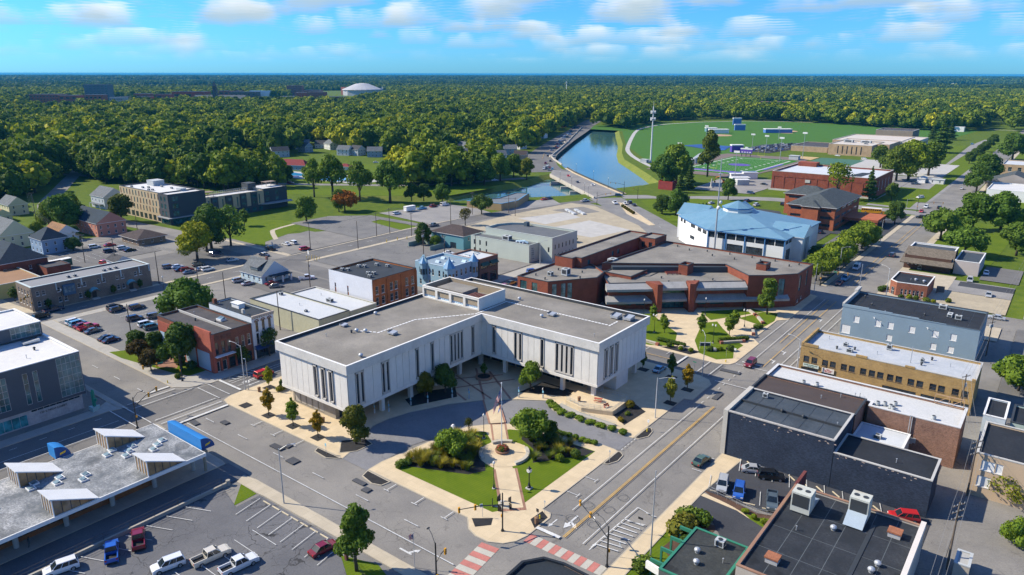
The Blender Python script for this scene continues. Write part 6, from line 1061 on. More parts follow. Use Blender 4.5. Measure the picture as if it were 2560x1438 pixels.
def lobes_broad(seed,h=10.0,rad=4.6,base=1.6,k=15):
 rg=random.Random(seed); out=[(0,0,base+(h-base)*.5,rad*.66,rad*.66,(h-base)*.42)]
 for i in range(k):
  a=i*2.4+rg.uniform(-.4,.4); z=rg.uniform(0,1); rr=rad*(.72 if z<.6 else .42)*rg.uniform(.7,1.05); s=rad*rg.uniform(.30,.46)
  out.append((rr*math.cos(a),rr*math.sin(a),base+s*.8+(h-base-s*1.7)*z,s,s,s*rg.uniform(.8,1.0)))
 out.append((rg.uniform(-.4,.4),rg.uniform(-.4,.4),h-rad*.36,rad*.38,rad*.38,rad*.36)); return out
def lobes_oval(seed,h=6.0,rad=1.35,base=1.5):
 rg=random.Random(seed); out=[]
 for i in range(9):
  t=i/8; r=rad*math.sin(PI*(.14+.80*t))**.8; a=i*2.4; o=r*.38; out.append((o*math.cos(a),o*math.sin(a),base+.5+(h-base-.9)*t,r*.72,r*.72,(h-base)*.14))
 return out
def lobes_cone(seed,h=12.0,rad=2.9,base=.8):
 rg=random.Random(seed); out=[]
 for i in range(22):
  t=(i/21)**.85; r=rad*(1-t)*rg.uniform(.85,1.1)+.12; a=i*2.4; out.append((r*.5*math.cos(a),r*.5*math.sin(a),base+.4+(h-base-.6)*t,r*.62+.1,r*.62+.1,.55))
 return out
def trunk_mesh(name,h,r,lobes,k=5):
 m=MB(); m.tube([(0,0,0),(r*.2,0,h*.25),(0,r*.3,h*.6)],r*1.25,7,r2=r*.6)
 for l in lobes[1:1+k]:m.tube([(0,0,h*.22),(l[0]*.4,l[1]*.4,(h*.3+l[2])/2),(l[0]*.9,l[1]*.9,l[2])],r*.5,5,r2=r*.14)
 return m.mesh(name,BARK,True)
KIND={}
def kind(nm,lob,h,n,size,r,seeds,mat=LEAF,hull=.8,tk=5):
 KIND[nm]=[]
 for s in seeds:L=lob(s); KIND[nm].append((leaf_mesh('crown',L,n,size,s,mat,hull),trunk_mesh('trunk',h,r,L,tk),h))
kind('broad',lobes_broad,10,3000,.50,.30,(1,2,3,4)); kind('wide',lambda s:lobes_broad(s,8,4.8,1.9,16),8,2200,.46,.24,(11,12)); kind('oval',lobes_oval,6,1000,.30,.08,(21,22,23),hull=.72,tk=2); kind('cone',lobes_cone,12,2000,.42,.22,(31,32),hull=.7,tk=0)
kind('tall',lambda s:lobes_broad(s,14,3.6,2.6,20),14,3000,.52,.30,(41,42)); kind('sparse',lambda s:lobes_broad(s,9,4.0,2.4,10),9,1100,.42,.22,(51,52),hull=0); kind('loose',lambda s:lobes_broad(s,17,7.0,5.5,15),17,3000,.75,.5,(61,62),hull=.5)
kind('wood',lobes_broad,10,620,1.0,.30,(71,72,73,74),LEAFW,.86,3); kind('woodcone',lobes_cone,12,420,.85,.22,(75,),LEAFW,.8,0)
GRN=(1,1,1); LIME=(1.35,1.35,.8); DKG=(.62,.72,.75); ORG=(3.1,1.25,.35); YEL_=(2.5,1.75,.45); RST=(1.9,.95,.55); PUR=(.75,.30,.55); OLV=(1.15,1.0,.8); YG=(1.7,1.5,.6)
tcount=[0]
def tree(x,y,h,kd,colr,label,w=1.0,cat='tree',name='tree',z=0.0,group=None):
 tcount[0]+=1; v=KIND[kd][tcount[0]%len(KIND[kd])]; h*=1.3 if kd!='oval' and math.hypot(x,y)>190 else 1.0; s=h/v[2]; r=tag(empty(name,(x,y,z),random.uniform(0,6.28)),label,cat,group); r.scale=(s*w,s*w,s)
 add('trunk',v[1],r); add('crown',v[0],r,color=colr); return r
def treep(px,py,*a,**k):x,y=at(px,py); return tree(x,y,*a,**k)
# --- street and plaza trees
for a in(((-130.6,82.4),6.5,'oval',ORG,'slim orange street tree in the pit nearest the upper crossing, beside the white county building'),((-122.2,82.6),6.4,'oval',LIME,'slim lime green street tree between the two orange ones by the white county building'),((-113.9,82.6),6.2,'oval',ORG,'slim orange street tree nearest the drive entrance by the white county building'),((-143.2,91.2),5.6,'oval',YEL_,'small yellow-orange tree in front of the red car by the crossing'),((-63.9,151),6.6,'oval',ORG,'rust-orange tree in the far pit on the paving right of the county building'),((-63.9,142),6.6,'oval',(1.7,1.2,.9),'thin brownish tree in the near pit on the paving right of the county building'),((-70.2,155.5),6.6,'oval',DKG,'thin dark green tree in the pit beside the light blue car'),((-78.2,155.8),5.6,'oval',DKG,'small dark tree half hidden behind the white building east corner')):
 tree(*a[0],a[1],a[2],a[3],a[4],1.0 if a[3]is not DKG else .8)
tree(-105.6,85.6,8.6,'broad',(1.05,.72,.55),'round bronze-green maple on the mulch island at the drive entrance',.78); tree(-75.4,59.6,11.5,'tall',(.9,1,.8),'tall dense green pear tree at the bottom kerb beside the maroon car',.95); tree(-86.6,93.2,6.4,'wide',LIME,'bright green spreading tree left of the planter ring',.85); tree(-78.6,108.6,7.0,'wide',LIME,'bright green spreading tree behind the planter ring',.95); tree(-75.8,111.2,4.2,'broad',DKG,'small dark green tree beside the bright one behind the planter ring')
tree(-93.3,128.4,7.4,'broad',LIME,'bright green tree in front of the east wing of the county building',.8); tree(-108.2,114.9,7.4,'broad',DKG,'dark green tree against the west wing of the county building',.85); tree(-110.4,110.4,6.4,'broad',RST,'rusty brown tree beside the dark one at the west wing',.72); tree(-106.5,127,3.6,'oval',DKG,'small tree in the round courtyard planter',1.1,z=.5); tree(-90.9,103.4,3.4,'sparse',(.6,.4,.3),'small bare-branched tree at the lawn edge below the shaded drive',.8)
for x,y,h,kd,c,l in((-86,184,5,'oval',LIME,'first green tree of the pair beside the lamp on the civic lawn'),(-88.5,188,4.4,'oval',LIME,'second green tree of the pair beside the lamp on the civic lawn'),(-92,180.5,4.8,'oval',PUR,'purple-leaved tree at the corner of the white county building'),(-77.6,190.4,6.0,'oval',LIME,'rounded green tree in the middle of the civic lawn path'),(-70.4,193.4,6.4,'oval',LIME,'tall lime tree near the stone bench on the civic lawn'),(-71.4,199.6,6.0,'oval',LIME,'lime tree behind the stone bench near the civic entrance'),(-68.4,219,9.2,'tall',(1.1,1.1,.9),'large dense green tree by the street at the civic complex'),(-94,192.4,5,'oval',LIME,'small green tree close to the civic complex glass doors')):
 tree(x,y,h,kd,c,l,1.15 if kd=='oval' else 1.0)
for i,(x,y,h)in enumerate(((-67.6,268,8),(-67.4,277,7.6),(-67.8,290,8.4),(-67.2,301,7.8),(-67.6,322,9),(-67.0,333,9),(-68,345,8))):tree(x,y,h,'wide',YG,'%s yellow-green street tree along the lot by the blue roofed hall, counted from the junction'%('first','second','third','fourth','fifth','sixth','seventh')[i],.95)
for x,y,h,kd,c,l,w in((-170.6,84.4,9.6,'broad',(.6,.72,.7),'dark green maple in front of the red and blue shop block',.85),(-185,80.8,4.6,'wide',PUR,'dark purple tree beside the brick paving by the crossing',.8),(-176,79.4,4.4,'wide',PUR,'second dark purple tree nearer the traffic signal',.8),(-192,84,4.6,'broad',DKG,'small dark tree at the end of the car park lawn',1.1),(-187,86.6,4.6,'broad',DKG,'dark tree behind the purple one on the corner lawn',1.1),(-203,104,11,'wide',(.75,.95,.7),'big spreading green tree in the car park behind the red block',.95),(-160.6,103.4,6,'sparse',DKG,'thin street tree in front of the white arched shop',.9),(-160.4,95.4,5.6,'sparse',DKG,'thin street tree in front of the dark shopfront',.9),(-272,147,12.5,'broad',YEL_,'yellow and green maple at the edge of the shaded car park',.95),(-282,157,12.5,'broad',DKG,'dark tree standing against the yellow maple',.9),(-287,162,15,'broad',(.8,.95,.85),'tall dark tree behind the yellow maple',.9),(-285,170,14,'sparse',(1.1,1.25,1.1),'airy pale green tree right of the dark group by the street',.95),(-303.4,223.7,10,'broad',LIME,'round bright green tree on the mown slope by the apartments',.95),(-318,198,8.5,'oval',LIME,'egg-shaped green tree in front of the apartment ramp',1.6),(-312,251.6,9.6,'broad',GRN,'green tree beside the red-leaved one at the turning circle',.7),(-310.7,254.6,9.2,'wide',(3.4,.75,.5),'red and green maple at the turning circle',1.0),(-311.9,289,19,'loose',(1,1.15,.9),'huge cottonwood on the river bank',.95),(-330,282,18,'loose',LIME,'tall yellow-green cottonwood left of the huge one',.75),(-352,280,20,'loose',LIME,'tall airy cottonwood in front of the pool',.85),(-362,274,18,'loose',LIME,'airy cottonwood at the left of the pool group',.7),(-234.2,266.2,6.6,'sparse',(1.0,.55,.5),'brownish small tree behind the teal house',1.0),(-246.5,293.4,8.4,'wide',(.7,.75,.6),'olive spreading tree in front of the low river building',.95),(-219.6,221.6,8,'broad',DKG,'dark dense tree behind the green-grey yard wall',.75),(-213.6,223,4,'broad',LIME,'light green bush tree behind the green-grey yard wall',1.2),(-306.5,301,8,'broad',DKG,'first dark round tree on the river bank',.9),(-300.4,305,8,'broad',DKG,'second dark round tree on the river bank',.9),(-286.2,305.6,9,'broad',(.9,1.1,.8),'rounded green tree at the end of the river bank row',.9),(-429.8,304,9,'broad',DKG,'dark round tree on the lawn below the pool',.9),(-314.9,378,14,'broad',(.85,1,.8),'big green tree beside the river road',.95),(-317,398,15,'broad',LIME,'tall light green tree at the bridge end',.9),(-322,420,13,'broad',LIME,'second light green tree at the bridge end',.85),(-306,414,12,'broad',(1.6,1.15,.7),'yellowing tree closest to the bridge',.8)):
 tree(x,y,h,kd,c,l,w)
for x,y,h,kd,c,l,w in((-392,150,12,'broad',LIME,'bright green round tree above the peach house',.9),(-372,138,14,'broad',(.8,1,.75),'large dark leafy tree left of the peach house',1.0),(-384,136,11,'broad',YG,'yellow-green tree behind the cream cross-gabled house',.8),(-376,166,11,'broad',(.95,.72,.6),'brownish tree in front of the apartment building',1.05),(-268,81,5,'oval',DKG,'dark clipped tree at the end of the terrace row',1.6),(-329,124,4.5,'broad',DKG,'dark bush beside the blue house',1.3),(-360,122,7,'broad',YG,'light tree between the cream and blue houses',.8),(-353,134,5,'broad',DKG,'dark bush at the white cottage',1.0)):
 tree(x,y,h,kd,c,l,w)
for y,l in((84.5,'first'),(96.4,'second'),(104.4,'third'),(113.4,'fourth')):tree(-250.0,y,3.6,'oval',DKG,'%s tiny dark tree along the front of the grey-brown terrace row'%l,1.2)
for px,py,h,kd,c,l,w in((1768,442,26,'tall',(1.0,.85,.6),'very tall olive tree standing alone left of the football field',.85),(1690,460,21,'broad',LIME,'big willow-like light green tree at the river park',.95),(1660,470,17,'broad',(.7,.9,.7),'dark green tree in front of the river park willow',.9),(1722,476,12,'cone',DKG,'dark conifer right of the river park willow',1.2),(1700,482,10,'cone',DKG,'smaller dark conifer right of the river park willow',1.2),(1820,500,10,'broad',(.75,.95,.75),'dark round tree beside the mast in front of the lot',.75),(1690,538,11,'broad',(.75,.95,.75),'dark tree at the memorial garden',.9),(1655,535,8,'broad',DKG,'dark low tree at the memorial garden hedge',1.0),(2090,500,17,'sparse',YG,'tall sparse yellow tree behind the clay brick office',.9),(2172,500,15,'cone',DKG,'dark spruce right of the clay brick office',1.0),(2228,500,8,'broad',GRN,'small round tree at the fieldhouse corner',.8),(2236,560,9,'broad',DKG,'dark dense tree by the clay brick office canopy',.9),(2045,655,5,'broad',DKG,'low dark bush tree at the blue roofed hall lot',1.4),(2240,452,19,'broad',(1.2,1.05,.7),'first of the big trees at the school lot',.95),(2270,452,22,'broad',YG,'tallest yellowing tree at the school lot',.95),(2320,440,19,'broad',(.95,1,.8),'rounded green tree at the right of the school lot group',1.0),(2200,420,14,'broad',(.9,.9,.8),'grey-green tree at the left of the school lot group',1.0),(2350,382,24,'cone',(.75,.85,.8),'tall dark pine beside the school',1.4),(2375,350,15,'cone',DKG,'dark pine behind the school right corner',1.6),(2330,352,13,'cone',DKG,'second dark pine behind the school right corner',1.6),(2440,480,14,'broad',(.7,.85,.7),'dark round tree right of the two-way street past the junction',.9),(2465,460,16,'broad',(.7,.85,.7),'bigger dark tree right of the two-way street past the junction',1.0),(2500,580,15,'broad',(.8,1.0,.75),'large green tree behind the shingled restaurant, right one',1.0),(2430,575,14,'broad',(.9,1.05,.75),'large green tree behind the shingled restaurant, middle one',1.0),(2350,600,11,'wide',(1.1,1.15,.8),'green spreading tree behind the shingled restaurant, left one',1.0),(2410,640,10,'wide',(.95,1.1,.8),'low spreading tree just behind the shingled restaurant',1.05),(2540,640,11,'broad',(.9,1.0,.75),'tree over the parked cars at the right edge',1.0),(2530,400,18,'broad',(.75,.9,.8),'big dark tree at the right edge beyond the street',1.1),(2545,980,7,'wide',LIME,'bright green tree at the right edge by the alley',1.0),(2505,1260,6,'sparse',(1.6,1.2,.7),'wispy olive tree in front of the tan stucco building',1.2),(2540,1370,5,'wide',LIME,'small bright green tree on the kerbed island bottom right',.9)):
 treep(px,py,h,kd,c,l,w)
for i,(px,py)in enumerate(((2450,390),(2436,400),(2422,410),(2462,380),(2474,370),(2484,360))):treep(px,py,8,'broad',DKG,'dark street tree in the median row by the school, %s from the junction'%('third','second','first','fourth','fifth','sixth')[i],1.0)
SHR=[leaf_mesh('foliage',[(0,0,.5,.62,.62,.55)],420,.16,90,LEAF,.85),leaf_mesh('foliage',[(0,0,.4,.7,.6,.45),(.4,.2,.35,.5,.5,.4),(-.4,.1,.4,.45,.5,.42)],420,.18,91,LEAF,.82)]
def grassy(seed):
 rg=np.random.default_rng(seed); n=260; a=rg.uniform(0,6.28,n); b=rg.uniform(.0,.16,n); l=rg.uniform(.7,1.2,n); o=rg.uniform(.25,.75,n); V=np.zeros((n,6,3)); w=.028
 for k,t in enumerate((0,.6,1.0)):
  x=b+o*t**1.8; z=l*t*(1-.18*t); ww=w*(1-.75*t)
  V[:,2*k]=np.stack([x*np.cos(a)-ww*np.sin(a),x*np.sin(a)+ww*np.cos(a),z],1); V[:,2*k+1]=np.stack([x*np.cos(a)+ww*np.sin(a),x*np.sin(a)-ww*np.cos(a),z],1)
 fs=[]
 for i in range(n):q=6*i; fs+=[(q,q+1,q+3,q+2),(q+2,q+3,q+5,q+4)]
 me=bpy.data.meshes.new('blades'); me.from_pydata(V.reshape(-1,3).tolist(),[],fs); me.materials.append(LEAF); t=me.attributes.new('tint','FLOAT','FACE'); t.data.foreach_set('value',np.repeat(rg.uniform(.3,1,n),2).astype(np.float32)); return me
TUFT=[grassy(5),grassy(6)]
def shrub(x,y,s,c,label,me=None,z=.16,cat='shrub',name='shrub',group=None,sz=None,kd=None):o=add(name,me or SHR[int(abs(x*7+y*3))%2],None,(x,y,z),random.uniform(0,6),(s,s,sz or s),c); return tag(o,label,cat,group,kd)
STRAW=(2.3,1.35,.9); rg=random.Random(5); BEDA=[(-92.4,84.6),(-90.6,86.4),(-84.6,89.4),(-80.6,91.2),(-84,97.4),(-86,101),(-88.8,102.8),(-91.6,101),(-92.2,94)]
k=0; pts=[]
while k<44:
 x,y=rg.uniform(-92.5,-80),rg.uniform(84.5,103)
 if inside(BEDA,x,y)and math.dist((x,y),(-86.6,93.2))>1.2 and all(math.dist((x,y),p)>1.0 for p in pts):pts.append((x,y)); k+=1; shrub(x,y,rg.uniform(1.5,2.2),STRAW if k%3 else OLV,'straw-green ornamental grass clump in the left bed of the flag plaza',TUFT[k%2],cat='grass clump',name='ornamental_grass',kd='thing',group='grass clumps in the left plaza bed')
k=0; pts=[]; BEDB=[(-66.6,111.8),(-79,111.6),(-80.2,108),(-76,106),(-73.2,102),(-71.6,104),(-69.6,107),(-66.8,110)]
while k<20:
 x,y=rg.uniform(-80,-66),rg.uniform(102,112)
 if inside(BEDB,x,y)and all(math.dist((x,y),p)>1.0 for p in pts):pts.append((x,y)); k+=1; shrub(x,y,rg.uniform(1.2,1.9),STRAW if k%2 else OLV,'straw-green ornamental grass clump in the right bed of the flag plaza',TUFT[k%2],cat='grass clump',name='ornamental_grass',kd='thing',group='grass clumps in the right plaza bed')
for x,y,s,c,l in((-92.2,85.2,1.5,GRN,'round clipped shrub at the left tip of the plaza bed'),(-91.6,86.6,1.4,GRN,'second clipped shrub at the left tip of the plaza bed'),(-91.4,100,1.9,LIME,'large clipped green shrub at the back of the left plaza bed'),(-90.4,98,1.5,GRN,'green shrub next to the large clipped one in the left plaza bed'),(-88.4,101.4,1.3,DKG,'dark shrub below the plaza lamp'),(-67.6,108.2,1.6,GRN,'round dark shrub at the right end of the right plaza bed'),(-69.4,105.2,1.4,YG,'yellow-green shrub on the front edge of the right plaza bed'),(-81.2,109.4,1.4,DKG,'dark shrub under the tree behind the planter ring'),(-75.4,107.6,1.3,DKG,'dark ground shrub beside the trellis in the right plaza bed'),(-41.4,102.6,2.6,GRN,'big green shrub at the corner of the lower right lawn'),(-39.4,103.2,2.4,(.9,1,.8),'second big green shrub at the lower right lawn'),(-40.6,98.4,3.4,(1.6,1.0,.9),'large brownish-olive shrub on the lower right lawn'),(-41.6,86.6,2.2,GRN,'round bright shrub beside the tall pole on the lower right lawn'),(-38.6,95.4,1.8,DKG,'dark shrub beside the green planters'),(-70,134.4,1.6,RST,'rust coloured shrub by the terrace wall'),(-68.4,127.2,1.0,RST,'small rust coloured shrub at the kerb end of the terrace bed'),(-68.6,130.8,.9,OLV,'small olive shrub in the terrace bed'),(-141,94,1.9,DKG,'dark shrub in the raised bed at the white building corner'),(-139.6,92,1.5,STRAW,'pale grassy shrub in the raised bed at the white building corner'),(-66,204.4,1.8,GRN,'clipped hedge ball by the stone bench near the street'),(-70,178.6,1.5,GRN,'shrub left of the boulder on the civic corner lawn'),(-68,180.4,1.3,YG,'flowering shrub right of the boulder on the civic corner lawn'),(-65.6,182,1.6,GRN,'rounded shrub at the point of the civic corner lawn'),(-80,174.6,1.2,GRN,'low green shrub in the rose bed, west end'),(-76.4,174.2,1.1,YG,'yellow-green shrub in the rose bed, middle'),(-73.6,174.6,1.1,YG,'yellow-green shrub in the rose bed, east end'),(-46,268,1.8,DKG,'dark clipped shrub by the small brick office door'),(-45.6,271,1.8,DKG,'second dark clipped shrub by the small brick office door'),(-39,264.2,1.3,DKG,'shrub under the first office window'),(-36.6,264.2,1.5,YEL_,'yellow shrub under the office windows'),(-34.6,264.4,1.4,OLV,'olive shrub under the office windows'),(-31.6,264.4,1.6,OLV,'olive shrub at the office corner'),(-29.4,264,1.2,YEL_,'yellow ball shrub right of the office corner'),(-25.6,267.4,1.5,OLV,'lone olive shrub at the gravel yard'),(-34.6,110.4,.8,YG,'small ball shrub on the grass triangle, first'),(-32.8,109.4,.8,YG,'small ball shrub on the grass triangle, second'),(-31,109,.9,YG,'small ball shrub on the grass triangle, third'),(-172,267,3.4,OLV,'wide olive bush on the dry grass of the cleared site'),(-165.6,80.8,1.2,OLV,'low brownish shrub by the traffic signal'),(-168.6,86,2.0,DKG,'dark shrub against the blue mural wall'),(-174,86,2.2,YG,'tall reedy green shrub against the blue mural wall')):
 shrub(x,y,s,c,l)
for i in range(11):t=i/10; p=(-58-0,0); x,y=(-85.2+5*min(1,t*2.4)+max(0,t-.42)*26,124.8-2.4*min(1,t*2.4)); o=shrub(x,y,1.5,LIME,'light green hedge shrub along the ramp side of the drive',cat='shrub',group='hedge shrubs along the drive',sz=1.0)
for i in range(9):shrub(-79+i*1.45,114.0+i*.12,1.1,LIME,'light green hedge shrub along the plaza side of the drive',group='hedge shrubs on the plaza edge',sz=.9)
def hedge(P,h,c,label):
 m=MB(); L=[((a[0]),a[1],h*.55,.7,.7,h*.55)for a in P]; tag(add('hedge',leaf_mesh('hedge',L,170*len(L),.2,77,LEAF,.92),None,(0,0,.15),color=c),label,'hedge')
hedge([(-84.4+i*.75,177.2)for i in range(11)],1.0,DKG,'straight clipped hedge in front of the rose bed'); hedge([(-70.4+i*.55,186.2+i*.62)for i in range(11)],1.3,(.8,.8,.5),'clipped hedge beside the long stone bench'); hedge([(-176+i*1.2,358+i*2.2)for i in range(14)],2.6,DKG,'dark hedge around the memorial garden')
FL=[leaf_mesh('flowers',[(0,0,.35,.95,.95,.45)],420,.17,95,LEAF,.7)]
# --- far houses of the tree-covered neighbourhood, then the wood around them
HOUSES=[(350,372,0),(392,365,1),(448,362,2),(452,385,1),(342,388,3),(468,402,1),(235,287,0),(40,352,2),(13,392,1),(614,338,1),(622,350,4),(595,360,2),(757,372,1),(764,380,3),(830,373,1),(806,370,2),(658,283,4),(715,278,1),(880,322,0),(944,304,1),(863,388,1),(894,388,2),(938,392,3),(1136,354,1),(1180,270,4),(1165,378,3),(1152,392,1),(1183,391,1),(1135,385,2),(1297,372,1),(1275,386,3),(1302,398,4),(1245,402,1),(1236,318,1),(1316,326,2),(1042,320,1),(940,264,4),(1078,264,1),(1267,268,4),(1421,291,1),(1068,238,1),(700,392,2),(560,330,0),(1000,400,2),(1100,345,1),(500,345,3),(290,360,2),(180,340,1),(1350,345,1)]
HC=((weather('house_cream',(.52,.48,.38)),SH_B,'cream house with a dark roof'),(WHS,SH_G,'white house with a grey roof'),(GRS,shingle('char_shingle'),'grey house with a charcoal roof'),(weather('house_blue',(.28,.36,.44)),SH_G,'blue-grey house with a grey roof'),(weather('house_tan',(.36,.28,.22)),SH_BR,'tan house with a brown roof')); HPOS=[]
HOUSES.sort(); ORD='first second third fourth fifth sixth seventh eighth ninth tenth eleventh twelfth thirteenth fourteenth fifteenth sixteenth seventeenth eighteenth nineteenth twentieth'.split(); HN={}
for i,(px,py,k)in enumerate(HOUSES):
 HN[k]=HN.get(k,0)+1
 x,y=at(px,py); d=math.hypot(x,y); HPOS.append((x,y)); wm,rm,l=HC[k]; gable_house('house','%s in the far trees, %s from left'%(l,ORD[min(19,HN[k]-1)]),x,y,11+(i*7)%5,8+(i*5)%3,5.4 if i%3 else 4,3.6,wm,rm,R((i*37)%90-20),wins=d<900,group='houses among the trees')
rh=random.Random(21); HK=0
while HK<46:
 px,py=rh.uniform(20,1340),rh.uniform(262,385); x,y=at(px,py)
 if min(math.dist((x,y),h)for h in HPOS)<32 or(px>1150 and py>345)or(py>375 and px<330):continue
 HK+=1; HPOS.append((x,y)); wm,rm,l=HC[HK%5]; gable_house('house',l+' deep in the wooded neighbourhood',x,y,12,9,5.4,4,wm,rm,R(HK*37%90-20),wins=False,group='houses deep in the trees')
def pix(x,y,z=0.0):v=_M.transposed()@Vector((x,y,z-HCAM)); return(1280+FPX*v.x/-v.z,719-FPX*v.y/-v.z)
FPOLY=[(-400,186),(2960,186),(2960,345),(2545,345),(2492,292),(2450,326),(2330,329),(2200,320),(2000,305),(1800,299),(1640,303),(1575,324),(1500,326),(1455,318),(1405,350),(1352,398),(1310,412),(1180,402),(1000,394),(830,376),(720,388),(700,400),(560,392),(470,398),(380,428),(320,432),(690,442),(700,470),(600,478),(310,470),(225,452),(150,478),(60,505),(-400,540)]
DROW=[(985,424),(1190,432),(1235,445),(1180,470),(1000,470)]
def road_poly(pts,w):L,Rr=strip(pts,w); return L+Rr[::-1]
EXC=[road_poly(smooth([(-318,458),(-345,487),(-374,526),(-396,562),(-430,628),(-470,708),(-530,832),(-575,920),(-640,1060)],4),34),road_poly(smooth([(-445,158),(-520,195),(-640,260)],4),15),RIVER,road_poly([(-57,400),(-58,1300)],30),road_poly([(-60,1300),(-66,2600)],26)]+[[at(*p)for p in P]for P in([(560,382),(640,384),(700,388),(690,400),(540,398)],[(960,392),(1020,388),(1040,400),(960,404)],[(2090,292),(2460,296),(2460,305),(2090,300)],[(1890,262),(2040,262),(2040,282),(1890,282)],[(2180,278),(2260,278),(2260,292),(2180,292)])]
CAMPUS=[[at(*p)for p in P]for P in([(60,256),(200,256),(200,280),(60,280)],[(210,252),(330,252),(330,276),(210,276)],[(300,250),(520,248),(520,262),(300,264)],[(530,246),(780,246),(780,266),(530,266)],[(720,228),(960,226),(1000,240),(860,262),(730,262)])]
rg=np.random.default_rng(42); P3=[]
def scatter(d0,d1,sp,jit=.45):
 d=d0
 while d<d1:
  n=int(1.36*d/sp); a0=R(90.5)
  for i in range(n):
   a=a0+(i+rg.uniform(-jit,jit))*sp/d; r=d+rg.uniform(-jit,jit)*sp; yield(r*math.cos(a),r*math.sin(a),r)
  d+=sp
HP=np.array(HPOS)
for d0,d1,sp in((190,700,11.5),(700,1500,13.0),(1500,3400,16.5)):
 for x,y,r in scatter(d0,d1,sp):
  u,v=pix(x,y)
  if not(inside(FPOLY,u,v)or inside(DROW,u,v))or any(inside(E,x,y)for E in EXC)or any(inside(E,x,y)for E in CAMPUS):continue
  dv=HP-(x,y); dist=np.hypot(dv[:,0],dv[:,1]); ux,uy=x/r,y/r; along=dv[:,0]*ux+dv[:,1]*uy; perp=np.abs(dv[:,0]*uy-dv[:,1]*ux)
  if r<1700 and((dist<8.5).any()or((along>0)&(along<34)&(perp<8)).any()):continue
  patch=math.sin(x*.013+1.3)*math.cos(y*.011)+math.sin((x+y)*.021); P3 .append((x,y,r,(rg.uniform(.85,1.35)if patch<1.2 else rg.uniform(.6,.9))*(1.9 if r<900 else 1.75),rg.uniform(0,6.28)))
P3 .sort(key=lambda p:p[2]); NTREE=185
for i,(x,y,r,s,a)in enumerate(P3[:NTREE]):
 kd='woodcone' if i%17==3 else 'wood'; v=KIND[kd][i%len(KIND[kd])]; o=tag(empty('tree',(x,y,0),a),'leafy green tree of the dense canopy along the near edge of the wooded neighbourhood','tree','trees at the near edge of the wooded neighbourhood'); o.scale=(s,s,s*(.9+.25*((i*7)%5)/5)); add('trunk',v[1],o); add('crown',v[0],o)
REST=P3[NTREE:]
protos=bpy.data.collections.new('tree_prototypes')
for i in range(5):L=lobes_broad(100+i,10,4.4,2.0,9); o=bpy.data.objects.new('canopy_tree',leaf_mesh('canopy_tree',L,230,1.75,100+i,LEAFW,.9)); protos.objects.link(o)
clumps=bpy.data.collections.new('clump_prototypes'); rr=random.Random(8)
for i in range(4):
 L=[(rr.uniform(-26,26),rr.uniform(-26,26),rr.uniform(5,9),rr.uniform(6,9),rr.uniform(6,9),rr.uniform(5,8))for _ in range(20)]; o=bpy.data.objects.new('canopy_clump',leaf_mesh('canopy_clump',L,260,6.0,200+i,LEAFF_SHADED,.95)); clumps.objects.link(o)
def gn_scatter(name,pts,coll):
 me=bpy.data.meshes.new(name); me.from_pydata([(p[0],p[1],0)for p in pts],[],[]); o=tag(add(name,me),kind='stuff'); s=me.attributes.new('s','FLOAT','POINT'); s.data.foreach_set('value',[p[3]for p in pts]); a=me.attributes.new('a','FLOAT','POINT'); a.data.foreach_set('value',[p[4]for p in pts])
 g=bpy.data.node_groups.new(name,'GeometryNodeTree'); g.interface.new_socket('Geometry',in_out='INPUT',socket_type='NodeSocketGeometry'); g.interface.new_socket('Geometry',in_out='OUTPUT',socket_type='NodeSocketGeometry'); N=g.nodes.new; l=g.links.new
 gi,go,ip,ci=N('NodeGroupInput'),N('NodeGroupOutput'),N('GeometryNodeInstanceOnPoints'),N('GeometryNodeCollectionInfo'); ci.inputs[0].default_value=coll; ci.inputs[1].default_value=True; ci.inputs[2].default_value=True
 na,nb=N('GeometryNodeInputNamedAttribute'),N('GeometryNodeInputNamedAttribute'); na.data_type=nb.data_type='FLOAT'; na.inputs[0].default_value='s'; nb.inputs[0].default_value='a'; cx=N('ShaderNodeCombineXYZ'); l(nb.outputs[0],cx.inputs[2]); l(gi.outputs[0],ip.inputs['Points']); l(ci.outputs[0],ip.inputs['Instance']); ip.inputs['Pick Instance'].default_value=True; l(cx.outputs[0],ip.inputs['Rotation']); l(na.outputs[0],ip.inputs['Scale']); l(ip.outputs[0],go.inputs[0]); md=o.modifiers.new(name,'NODES'); md.node_group=g; return o
gn_scatter('forest',REST,protos)
FARF=[[at(*p)for p in P]for P in([(1880,213),(2540,214),(2540,222),(2100,219),(1880,216)],[(1950,206.5),(2520,208),(2520,211),(1950,209)],[(2080,222),(2300,222),(2300,226),(2080,225)])]
PC=[]
for d0,d1,sp in((3400,6500,62),(6500,15000,105)):
 for x,y,r in scatter(d0,d1,sp):
  if any(inside(E,x,y)for E in FARF)or(math.sin(x*.0021)*math.sin(y*.0017+1)>.62):continue
  PC.append((x,y,r,rg.uniform(1.0,1.6)*(1.1 if r<6500 else 1.7),rg.uniform(0,6.28)))
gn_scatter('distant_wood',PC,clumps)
for i,P in enumerate(FARF):sheet('field',P,(weather('stubble_field',(.46,.42,.28),.2,.01,.004),weather('pale_field',(.40,.42,.24),.2,.01,.004),weather('stubble_field'))[i],.3)
